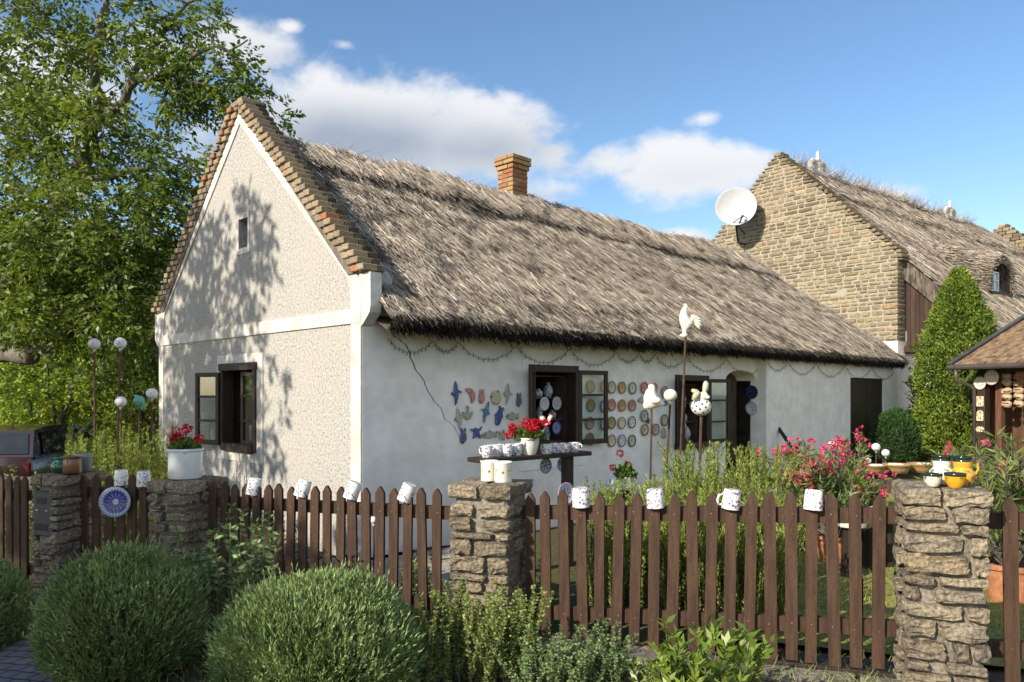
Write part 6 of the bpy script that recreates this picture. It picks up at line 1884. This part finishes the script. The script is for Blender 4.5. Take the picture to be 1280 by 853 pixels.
# round plaques on the door jamb, lettering too small to read
def plaque(px, py, gm, im, lab, r_=.115):
    p = cw(D1 - .012, -.035 + .0); 
    k = (px - 640) / F
    # on the jamb, facing back along the wall
    best = min((abs((cw(D1, g).x / cw(D1, g).y) - k), g) for g in np.linspace(-.18, .24, 80))[1]
    p = cw(D1 - .006, best); p.z = z_at(py, p.y)
    m = bpy.data.materials.new('plaque_glaze'); m.use_nodes = True; t = NT(m.node_tree); b = t.n['Principled BSDF']
    vec = coords(t); sp = t.new('ShaderNodeSeparateXYZ'); t.link(vec, sp.inputs[0])
    rad = t.math('SQRT', t.math('ADD', t.math('MULTIPLY', sp.outputs[0], sp.outputs[0]), t.math('MULTIPLY', sp.outputs[1], sp.outputs[1])))
    rows = t.math('SINE', t.math('MULTIPLY', sp.outputs[1], 190.0))
    nz = t.noise(vec, 75, 2, .5)
    f = t.math('MULTIPLY', t.maprange(rows, .0, .3), t.maprange(nz, .44, .5))
    f = t.math('MULTIPLY', f, t.maprange(rad, r_ * .74, r_ * .68))
    ring = t.math('MULTIPLY', t.maprange(rad, r_ * .80, r_ * .83), t.maprange(rad, r_ * .92, r_ * .88))
    t.link(t.mix(t.math('MAXIMUM', f, ring), gm, im), b.inputs['Base Color']); b.inputs['Roughness'].default_value = .2
    o = plate_geo(r_).build('plaque', m, smooth=True)
    rx = -G; up = Vector((0, 0, 1)); q = Matrix((rx, up, -L)).transposed().to_4x4()
    o.matrix_world = Matrix.Translation(p) @ q
    tag(o, lab, 'plaque')
plaque(940, 490.5, (.012, .018, .06), (.07, .09, .18), 'dark blue round plaque upper of two on the door jamb')
plaque(940, 510.5, (.72, .73, .74), (.10, .12, .30), 'white round plaque with blue lettering, lower of two on the door jamb')

# ------------------------------------------------------------------ ware on the window shelves
M['delft'] = pattern_mat('delft_glaze', (.58, .60, .64), (.04, .06, .26), 22, .47, .53, .2)
M['celadon'] = pattern_mat('pale_green_glaze', (.62, .63, .55), (.26, .30, .20), 20, .5, .56, .25)
vase_a = [(.001, 0), (.04, 0), (.045, .01), (.07, .07), (.072, .12), (.05, .17), (.028, .19), (.034, .215), (.026, .215), (.02, .19), (.001, .17)]
vase_b = [(.001, 0), (.035, 0), (.038, .01), (.025, .03), (.05, .09), (.04, .14), (.022, .17), (.04, .20), (.033, .20), (.016, .17), (.001, .15)]
pot_a = [(.001, 0), (.045, 0), (.065, .04), (.062, .085), (.03, .105), (.034, .115), (.02, .13), (.001, .135)]
box_a = [(.001, 0), (.055, 0), (.058, .006), (.055, .05), (.058, .10), (.05, .10), (.048, .01), (.001, .01)]
def ware(prof, m_, p, label, cat, group, sc=1.0):
    b_ = MB(); b_.lathe([(a * sc, c * sc) for a, c in prof], 18, close=False)
    o = b_.build(cat.replace(' ', '_'), m_, smooth=True, loc=p); tag(o, label, cat, group)
def shelf_z(W, i): return W[2] + .07 + i * (W[3] - W[2]) * .27 + .001
GW = 'blue and white pottery on the first window shelves'
for px, lvl, prof, m_, lab, cat in [(673, 2, pot_a, M['delft'], 'small blue pot on the upper shelf of the first window, beside the left leaf', 'pot'), (685, 2, vase_a, M['delft'], 'round white and blue jar on the upper shelf of the first window', 'jar'), (703, 2, box_a, M['delft'], 'square blue pattern beaker on the upper shelf of the first window', 'beaker'),
                                 (702.5, 1, vase_a, M['delft'], 'white and blue jar on the middle shelf of the first window', 'jar'), (684, 0, vase_b, M['delft'], 'slim blue vase at the bottom of the first window', 'vase'), (702, 0, box_a, M['delft'], 'blue beaker at the bottom of the first window', 'beaker'), (690, 1, pot_a, M['delft'], 'blue pot half hidden on the middle shelf of the first window', 'pot'), (674, 1, vase_b, M['delft'], 'slim vase behind the open leaf on the middle shelf', 'vase')]:
    g_ = .29; tt = t_at(px, g_)
    ware(prof, m_, cw(tt, g_, shelf_z(W1, lvl)), lab, cat, GW, .85)
for px, py, lab, ell in [(679.5, 505, 'oval blue and white plate hanging in the first window, left of two', .8), (695, 504.5, 'oval blue and white plate hanging in the first window, right of two', .8), (695, 535, 'dark blue plate low in the first window behind the gladiolus', .85)]:
    g_ = .16; p = cw(t_at(px, g_), g_); p.z = z_at(py, p.y)
    o = plate_geo(.085).build('plate', plate_mat('window_plate', (.5, .5, .52), (.60, .60, .58), (.10, .11, .25), (.45, .45, .5), .085) if py < 520 else plate_mat('window_plate', (.06, .08, .26), (.35, .38, .5), (.04, .06, .25), (.06, .08, .3), .085), smooth=True)
    hang('plate', o, lab, 'plate', p, WN, 0, 'plates hung in the first window')
GW2 = 'pottery on the second window shelves'
for px, lvl, prof, m_, lab, cat, sc in [(856, 2, vase_b, M['celadon'], 'small pale vase on the upper shelf of the second window', 'vase', .5), (857, 1, vase_b, M['celadon'], 'pale vase on the middle shelf of the second window', 'vase', .55), (866, 1, box_a, M['celadon'], 'pale cup on the middle shelf of the second window', 'cup', .5),
                                     (853, 0, vase_b, M['celadon'], 'tall pale vase at the bottom of the second window', 'vase', 1.0), (858, 0, vase_a, M['celadon'], 'grey jar at the bottom of the second window, left one', 'jar', .95), (868.5, 0, vase_a, M['celadon'], 'big grey patterned jar at the bottom of the second window', 'jar', 1.1)]:
    g_ = .29; ware(prof, m_, cw(t_at(px, g_), g_, shelf_z(W2, lvl)), lab, cat, GW2, sc)
for px, py, lab, pal in [(853, 507, 'green rimmed plate hung in the second window', (green, (.3, .38, .28), green, white)), (864, 506.5, 'pale plate hung in the second window behind the rabbit', (dark, white, brown, cream)), (853, 532, 'white plate hung low in the second window', (white, white, dark, white))]:
    g_ = .165; p = cw(t_at(px, g_), g_); p.z = z_at(py, p.y)
    o = plate_geo(.075).build('plate', plate_mat('window_plate', *pal, .075), smooth=True); hang('plate', o, lab, 'plate', p, WN, 0, 'plates hung in the second window')
GW3 = 'pottery in the gable window'
for g_, lvl, prof, lab, cat, sc in [(2.74, 2, vase_a, 'pale tall jar on the upper shelf of the gable window', 'jar', 1.05), (2.70, 0, vase_b, 'patterned vase at the bottom of the gable window', 'vase', 1.2), (2.42, 0, pot_a, 'small pot behind the shut pane of the gable window', 'pot', 1.0), (2.35, 1, vase_a, 'pale jar behind the middle pane of the gable window', 'jar', .8), (2.42, 2, box_a, 'pale beaker behind the top pane of the gable window', 'beaker', 1.0)]:
    z = wz[0] + .06 + lvl * .31
    ware(prof, M['celadon'], cw(.20, g_, z), lab, cat, GW3, sc)
o = plate_geo(.085).build('plate', plate_mat('daisy_plate', (.60, .58, .50), (.62, .60, .52), (.15, .18, .10), (.35, .36, .08), .085, petals=10), smooth=True); hang('plate', o, 'white daisy plate hanging in the open half of the gable window', 'plate', cw(.15, 2.73, 1.35), -L)

# ------------------------------------------------------------------ garden: oleanders, pots, baskets, rail
def oleander(label, p, pot, spots, r, n_tips, spread, hgt, pinks, pot_m=None, lean=(0, 0), leaf=(.07, .12)):
    t_ = thing('potted_oleander', label, 'potted shrub', p)
    z0 = 0
    if pot:
        rr, hh = pot
        b_ = MB(); b_.lathe([(.001, 0), (rr * .74, 0), (rr * .76, .01), (rr * .95, hh * .86), (rr * 1.04, hh * .87), (rr * 1.06, hh), (rr * .95, hh), (rr * .9, hh * .9), (.001, hh * .9)], 28, close=False)
        b_.build('pot', pot_m or M['terracotta'], t_, smooth='auto')
        e_ = MB(); e_.lathe([(.001, hh * .905), (rr * .9, hh * .905)], 20, close=False); e_.build('soil', M['soil'], t_)
        z0 = hh * .88
    st = MB(); ps, ds, fp, fd = [], [], [], []
    for i in range(n_tips):
        a = r.random() * 6.283; q = r.random() ** .5
        tip = Vector((q * spread * math.cos(a) + lean[0], q * spread * math.sin(a) * .9 + lean[1], z0 + hgt * (r.uniform(.45, 1.0) - .22 * q * q)))
        b0 = Vector((.04 * math.cos(a), .04 * math.sin(a), z0)); mid = b0.lerp(tip, .5) + Vector((-lean[0] * .15, 0, .05))
        st.tube([b0, mid, tip], [.010, .007, .004], 5)
        for k in range(9):
            u = .45 + .55 * k / 8
            q_ = b0.lerp(mid, u * 2) if u < .5 else mid.lerp(tip, u * 2 - 1)
            ax = (tip - mid).normalized()
            for m3 in range(4):
                b3 = r.random() * 6.283; od = ax.orthogonal().normalized(); od = Matrix.Rotation(b3, 3, ax) @ od
                ps.append(tuple(q_)); ds.append(tuple(ax * .65 + od * .8))
        if r.random() < pinks:
            for k in range(int(r.integers(3, 8))):
                c = tip + Vector(r.normal(0, .035, 3)) + Vector((0, 0, .05))
                u = unit(r.normal(size=(9, 3)) + np.array([0, 0, .4]))
                for w_ in u: fp.append(tuple(c)); fd.append(tuple(w_))
    st.build('stems', M['bark'], t_)
    P_, D_ = np.array(ps), np.array(ds) + r.normal(0, .2, (len(ps), 3))
    np_mesh('foliage', *leaves_geo(P_, D_, r.uniform(*leaf, len(P_)), r.uniform(.014, .022, len(P_)), r), M['leaf_oleander'], t_)
    if fp:
        np_mesh('blossoms', *leaves_geo(np.array(fp), np.array(fd), .032, .026, r, fold=.4), M['oleander_pink'], t_)
    return t_
ro = np.random.default_rng(99)
oleander('large pink oleander in a wide terracotta pot on the lawn behind the fence', Vector(((1043 - 640) / F * 7.25, 7.25, 0)), (.19, .24), None, ro, 75, .52, .95, .38, lean=(-.16, .10))
oleander('pink oleander with bare crossing stems, nearest the cottage door', Vector(((985 - 640) / F * 8.6, 8.6, 0)), None, None, ro, 60, .42, 1.05, .42)
oleander('taller pink oleander before the double shutters', Vector(((1068 - 640) / F * 8.3, 8.3, 0)), None, None, ro, 44, .32, 1.18, .5)
oleander('big flowering oleander in a terracotta pot right of the pottery pillar', Vector(((1264 - 640) / F * 5.8, 5.8, 0)), (.20, .30), None, ro, 85, .60, 1.08, .14, leaf=(.09, .15))
oleander('leafy oleander with few flowers standing before the kiosk', Vector(((1205 - 640) / F * 8.2, 8.2, 0)), (.18, .30), None, ro, 46, .42, .75, .2)
def clay_pot(label, p, rr, hh, plant=None):
    t_ = thing('clay_pot', label, 'flower pot', p)
    b_ = MB(); b_.lathe([(.001, 0), (rr * .68, 0), (rr * .70, .01), (rr * .93, hh * .74), (rr * 1.0, hh * .75), (rr * 1.04, hh), (rr * .94, hh), (rr * .88, hh * .82), (.001, hh * .8)], 26, close=False)
    b_.build('pot', M['terracotta'], t_, smooth='auto')
    if plant:
        n = plant; u = unit(ro.normal(size=(n, 3))); u[:, 2] = np.abs(u[:, 2])
        np_mesh('foliage', *leaves_geo(u * rr * .5 + np.array([0, 0, hh * .85]), u + np.array([0, 0, .4]), ro.uniform(.06, .12, n), .02, ro), M['shrub_leaf'], t_)
clay_pot('terracotta pot with yellow green plant lifted among the oleanders', at(1067, 622, 7.3), .105, .13, 60)
# plank bench carrying the pots, table with plates
b_ = MB(); c = at(1040, 640, 8.0)
bench = thing('garden_bench', 'low dark garden table under the oleanders behind the fence', 'table', Vector((2.9, 8.05, 0)), .1)
b_.bbox(-.75, 1.0, -.2, .2, .28, .32, .01); b_.build('table_top', M['window_wood'], bench)
for sx_ in (-.65, .9):
    b_ = MB(); b_.bbox(sx_, sx_ + .08, -.15, .15, 0, .279, .01); b_.build('leg', M['window_wood'], bench)
for px, py, Y, lab, r_ in [(962, 616, 8.0, 'pale round dish with violet border on the low table behind the fence', .13), (1000, 622, 7.7, 'white dish under the oleander stems', .11), (1110, 640, 7.0, 'pale shallow dish beside the pottery pillar', .12)]:
    t0 = at(px, py, Y)
    o = plate_geo(r_, .025).build('dish', M['delft'] if px < 970 else M['white_glaze'], smooth=True, loc=t0); tag(o, lab, 'dish')
    b_ = MB(); b_.lathe([(.09, -t0.z), (.10, -t0.z + .02), (.05, -t0.z + .05), (.05, -.03), (.08, -.008)], 14)
    tag(b_.build('dish_stand', M['dark_wood'], smooth='auto', loc=t0), 'dark stand carrying the ' + ' '.join(lab.split()[:4]), 'stand')
for i, (px, py, Y, lab) in enumerate([(1064, 655, 6.6, 'heap of pale shells in a clay saucer behind the fence'), (1090, 646, 6.9, 'second heap of pale shells, closer to the pottery pillar')]):
    p = at(px, py, Y); b_ = MB()
    for k in range(16): b_.stone((ro.normal(0, .05), ro.normal(0, .05), .03 + .05 * ro.random()), (.06, .05, .035), 7000 + i * 50 + k, 2, .2)
    b_.lathe([(.001, -.02), (.12, -.02), (.14, .03), (.13, .03), (.11, -.005), (.001, -.005)], 18, close=False)
    tag(b_.build('shell_heap', M['white_glaze'], loc=p), lab, 'ornament')
    b_ = MB(); b_.tube([(0, 0, -p.z), (0, 0, -.021)], [.09, .07], 12); tag(b_.build('wooden_stand', M['dark_wood'], loc=p), 'dark stand under the ' + lab.replace(' in a clay saucer behind the fence', ' farther from the pillar').replace(', closer', ' closer'), 'stand')
# hanging baskets on a beam
bk = at(1118, 590, 10.2); ang = .25
rack = thing('basket_rail', 'dark beam on posts carrying a row of straw baskets', 'rack', Vector((bk.x, bk.y, 0)), ang)
b_ = MB(); b_.bbox(-.7, .8, -.03, .03, bk.z - .10, bk.z - .02, .006); b_.build('beam', M['dark_wood'], rack)
for sx_ in (-.62, .70):
    b_ = MB(); b_.bbox(sx_, sx_ + .06, -.03, .03, 0, bk.z - .101, .006); b_.build('post', M['dark_wood'], rack)
straw = mat('straw_basket', (.42, .27, .11), (.28, .17, .07), 30, .8, .6, 60, stretch=(1, 1, 4))
for i, lab in enumerate(['straw basket with white ware nearest the oleander', 'straw basket with white ware in the middle of the beam', 'straw basket on the beam nearest the pottery pillar']):
    x = -.36 + i * .40
    p = Vector((bk.x, bk.y, 0)) + Vector((math.cos(ang) * x, math.sin(ang) * x, bk.z - .018))
    t_ = thing('basket', lab, 'basket', p, group='straw baskets on the beam')
    b_ = MB(); b_.lathe([(.001, 0), (.12, 0), (.15, .05), (.17, .10), (.182, .105), (.182, .125), (.165, .125), (.15, .08), (.001, .05)], 22, close=False); b_.build('woven_body', straw, t_, smooth=True)
    b_ = MB()
    for k in range(6): b_.ball((ro.normal(0, .05), ro.normal(0, .05), .10), .045, .045, .035, 8, 6)
    b_.build('filling', M['white_glaze'], t_, smooth=True)
# stair rail by the door
hr = thing('handrail', 'black iron handrail slanting down beside the cottage door steps', 'handrail', cw(8.3, -.30, 0), COT_ANG)
a = at(970, 531, 13.05); c = at(1006, 583, 12.2)
inv = Matrix.Rotation(-COT_ANG, 4, 'Z') @ Matrix.Translation(-cw(8.3, -.30, 0))
b_ = MB(); b_.tube([inv @ a, inv @ c], .032, 8); b_.build('rail', M['black_iron'], hr)
b_ = MB(); b_.tube([inv @ a, inv @ Vector((a.x, a.y, 0))], .018, 6); b_.build('post', M['black_iron'], hr)
b_ = MB(); b_.tube([inv @ c, inv @ Vector((c.x, c.y, 0))], .018, 6); b_.build('post', M['black_iron'], hr)
# small pots at the wall below the windows
pb_ = MB(); pb_.lathe([(.001, 0), (.06, 0), (.085, .12), (.09, .13), (.08, .13), (.07, .02), (.001, .02)], 18, close=False)
flowers('flower_pot', 'small white pot with dark red flowers against the wall left of the tall herb', 'flower pot', at(782, 612, 7.6), pb_, M['white_glaze'], .12, .10, .2, ro, [(-.13, 0, .22), (.02, .02, .25), (-.05, .03, .36)], M['leaf_green'], mat('dark_red_petal', (.25, .01, .02), (.18, .01, .02), 9, .5))
b_ = MB(); b_.lathe([(.10, 0), (.12, .02), (.07, .06), (.06, .34), (.10, .36)], 14); z0_ = at(782, 612, 7.6)
tag(b_.build('flower_stand', M['dark_wood'], loc=(z0_.x, z0_.y, z0_.z - .362), smooth='auto'), 'dark stand carrying the small pot with dark red flowers', 'stand')
fig = smooth_blob('seated_figurine', [[B(0, 0, .04, .05), B(0, 0, .12, .045), B(0, 0, .17, .022), B(0, 0, .21, .032)], [B(0, 0, .04, .05), B(.06, -.03, .05, .025), B(.08, -.04, .0, .018)], [B(0, 0, .12, .045), B(-.05, -.02, .08, .016)]], None)
fig.materials.append(M['white_enamel']); zf = at(763, 618, 7.4)
tag(link('figurine', fig, loc=zf), 'small white ceramic figurine on a dark stump by the herb bush', 'figurine')
b_ = MB(); b_.lathe([(.08, -.62), (.085, -.05), (.08, 0.0)], 12); tag(b_.build('stump', M['dark_wood'], loc=zf, smooth='auto'), 'dark wooden stump under the white figurine', 'stump')
# small stuff glimpsed between the pickets of the left section
for px, py, Y, lab in [(297, 692, 6.6, 'blue glazed dish on the ground behind the mug fence'), (955, 612, 9.0, 'flat blue bowl on the ground near the cottage door')]:
    p = at(px, py, Y)
    o = MB().lathe([(.001, 0), (.08, 0), (.13, .045), (.12, .045), (.07, .012), (.001, .012)], 20, close=False).build('dish', M['blue_ink'], smooth=True, loc=(p.x, p.y, ground_h(p.x, p.y) + .02 if px < 400 else p.z)); tag(o, lab, 'dish')
# rough stones edging the bed under the gable
b_ = MB()
for i in range(14):
    g_ = -.4 + i * .33
    b_.stone((-.62, g_, .03), (.30, .31, .26), 8000 + i, 4, .16)
ed = b_.build('stone_edging', M['pillar_stone'], loc=C0, rot=(0, 0, COT_ANG)); struct(ed)

# ------------------------------------------------------------------ parked cars beyond the garden
def car(label, p, rotz, paint, group='cars parked beyond the garden'):
    t_ = thing('parked_car', label, 'car', p, rotz, group)
    # sections along x (length), each a ring of (y, z)
    def ring(hw, zb, zt, tum):
        return [(-hw, zb), (-hw * 1.0, zb + (zt - zb) * .45), (-hw * (1 - tum * .4), zt - .06), (-hw * (1 - tum), zt), (hw * (1 - tum), zt), (hw * (1 - tum * .4), zt - .06), (hw * 1.0, zb + (zt - zb) * .45), (hw, zb)]
    secs = [(-2.0, .72, .35, .78, .10), (-1.95, .80, .22, .92, .08), (-1.2, .85, .20, .95, .06), (.7, .85, .20, .93, .06), (1.5, .83, .20, .86, .08), (1.92, .78, .24, .74, .10), (2.02, .66, .34, .62, .12)]
    b_ = MB(); vs = []; fs = []
    for x, hw, zb, zt, tm in secs: vs += [(x, y, z) for y, z in ring(hw, zb, zt, tm)]
    for i in range(len(secs) - 1):
        for k in range(8):
            k2 = (k + 1) % 8; fs.append((i * 8 + k, i * 8 + k2, i * 8 + 8 + k2, i * 8 + 8 + k))
    fs += [tuple(range(8)), tuple(range(len(vs) - 1, len(vs) - 9, -1))]
    b_.add(vs, fs)
    cab = [(-1.86, .74, .92), (-1.55, .62, 1.38), (-1.0, .60, 1.44), (.0, .60, 1.43), (.35, .62, 1.36), (1.05, .74, .90)]
    vs = [];
    for x, hw, z in cab: vs += [(x, -hw, z), (x, hw, z)]
    n = len(cab); fs = [(2 * i, 2 * i + 1, 2 * i + 3, 2 * i + 2) for i in range(n - 1)]
    o_ = len(vs)
    for x, hw, z in cab: vs += [(x, -.80, .90), (x, .80, .90)]
    for i in range(n - 1):
        fs += [(2 * i, 2 * i + 2, o_ + 2 * i + 2, o_ + 2 * i), (2 * i + 1, o_ + 2 * i + 1, o_ + 2 * i + 3, 2 * i + 3)]
    b_.add(vs, fs)
    body_ = b_.build('body', paint, t_, smooth='auto')
    gl = MB()
    def pane(a, c, d, e, off):
        gl.add([tuple(Vector(q) + Vector(off)) for q in (a, c, d, e)], [(0, 1, 2, 3)])
    pane((-1.83, -.66, .97), (-1.83, .66, .97), (-1.59, .55, 1.33), (-1.59, -.55, 1.33), (-.012, 0, .006))
    pane((1.0, -.68, .94), (1.0, .68, .94), (.40, .57, 1.33), (.40, -.57, 1.33), (.012, 0, .012))
    for s in (-1, 1):
        pane((-1.6, s * .775, .96), (-.4, s * .775, .96), (-.4, s * .635, 1.36), (-1.42, s * .635, 1.34), (0, s * .03, 0))
        pane((-.32, s * .775, .96), (.85, s * .775, .95), (.30, s * .645, 1.33), (-.32, s * .635, 1.36), (0, s * .03, 0))
    gl.build('windows', car_glass, t_)
    for x in (-1.25, 1.25):
        for s in (-1, 1):
            w_ = MB(); w_.lathe([(.001, -.09), (.20, -.09), (.31, -.08), (.32, -.05), (.32, .05), (.31, .08), (.20, .09), (.001, .09)], 20, close=False)
            wh = w_.build('wheel', M['black_iron'], t_, smooth='auto', loc=(x, s * .78, .32), rot=(R(90), 0, 0))
            w_ = MB(); w_.lathe([(.001, -.095), (.10, -.10), (.19, -.092)], 14, close=False); w_.lathe([(.001, .095), (.10, .10), (.19, .092)], 14, close=False); w_.build('rim', M['white_enamel'], wh)
    for s in (-1, 1):
        h_ = MB(); h_.bbox(-1.99, -1.90, s * .70 - .06, s * .70 + .06, .62, .84, .02); h_.build('tail_light', bpy.data.materials['tail_lamp'], t_)
        h_ = MB(); h_.bbox(1.86, 2.01, s * .60 - .14, s * .60 + .14, .58, .72, .03); h_.build('headlight', M['white_enamel'], t_)
    b_ = MB(); b_.tube([(-1.0, 0, 1.44), (-1.35, 0, 1.72)], .006, 5); b_.build('aerial', M['black_iron'], t_)
    return t_
mat('tail_lamp', (.12, .006, .006), None, rough=.15)
car_glass = mat('car_glass', (.012, .016, .016), (.02, .025, .025), 3, .05, spec=.7)
red_paint = mat('shaded_red_paint', (.025, .006, .006), None, rough=.25, spec=.6, coat=.6)  # dark red, darkened further to stand in for shade over the car
orange_paint = mat('orange_red_paint', (.50, .05, .015), None, rough=.25, spec=.6, coat=.6)
car('dark red hatchback seen from behind past the mailbox pillar', Vector((-9.35, 15.0, ground_h(-9, 15))), R(97), red_paint)
car('orange red car half hidden by tall herbs behind the garden gate', Vector((-10.3, 21.3, ground_h(-10.3, 21.3))), R(-75), orange_paint)
# dry stone wall between garden and parking
sw_ = thing('boundary_wall', 'low dry stone boundary wall in front of the parked hatchback', 'wall', Vector((-9.5, 11.4, ground_h(-9.5, 11.4))))
b_ = MB(); k = 9000
for row in range(5):
    x = -2.6
    while x < 2.2:
        w_ = random.uniform(.25, .5); b_.stone((x + w_ / 2, 0, .08 + row * .155), (w_ - .01, .36, .15), k, 2, .14); k += 1; x += w_
b_.build('stonework', M['pillar_stone'], sw_)
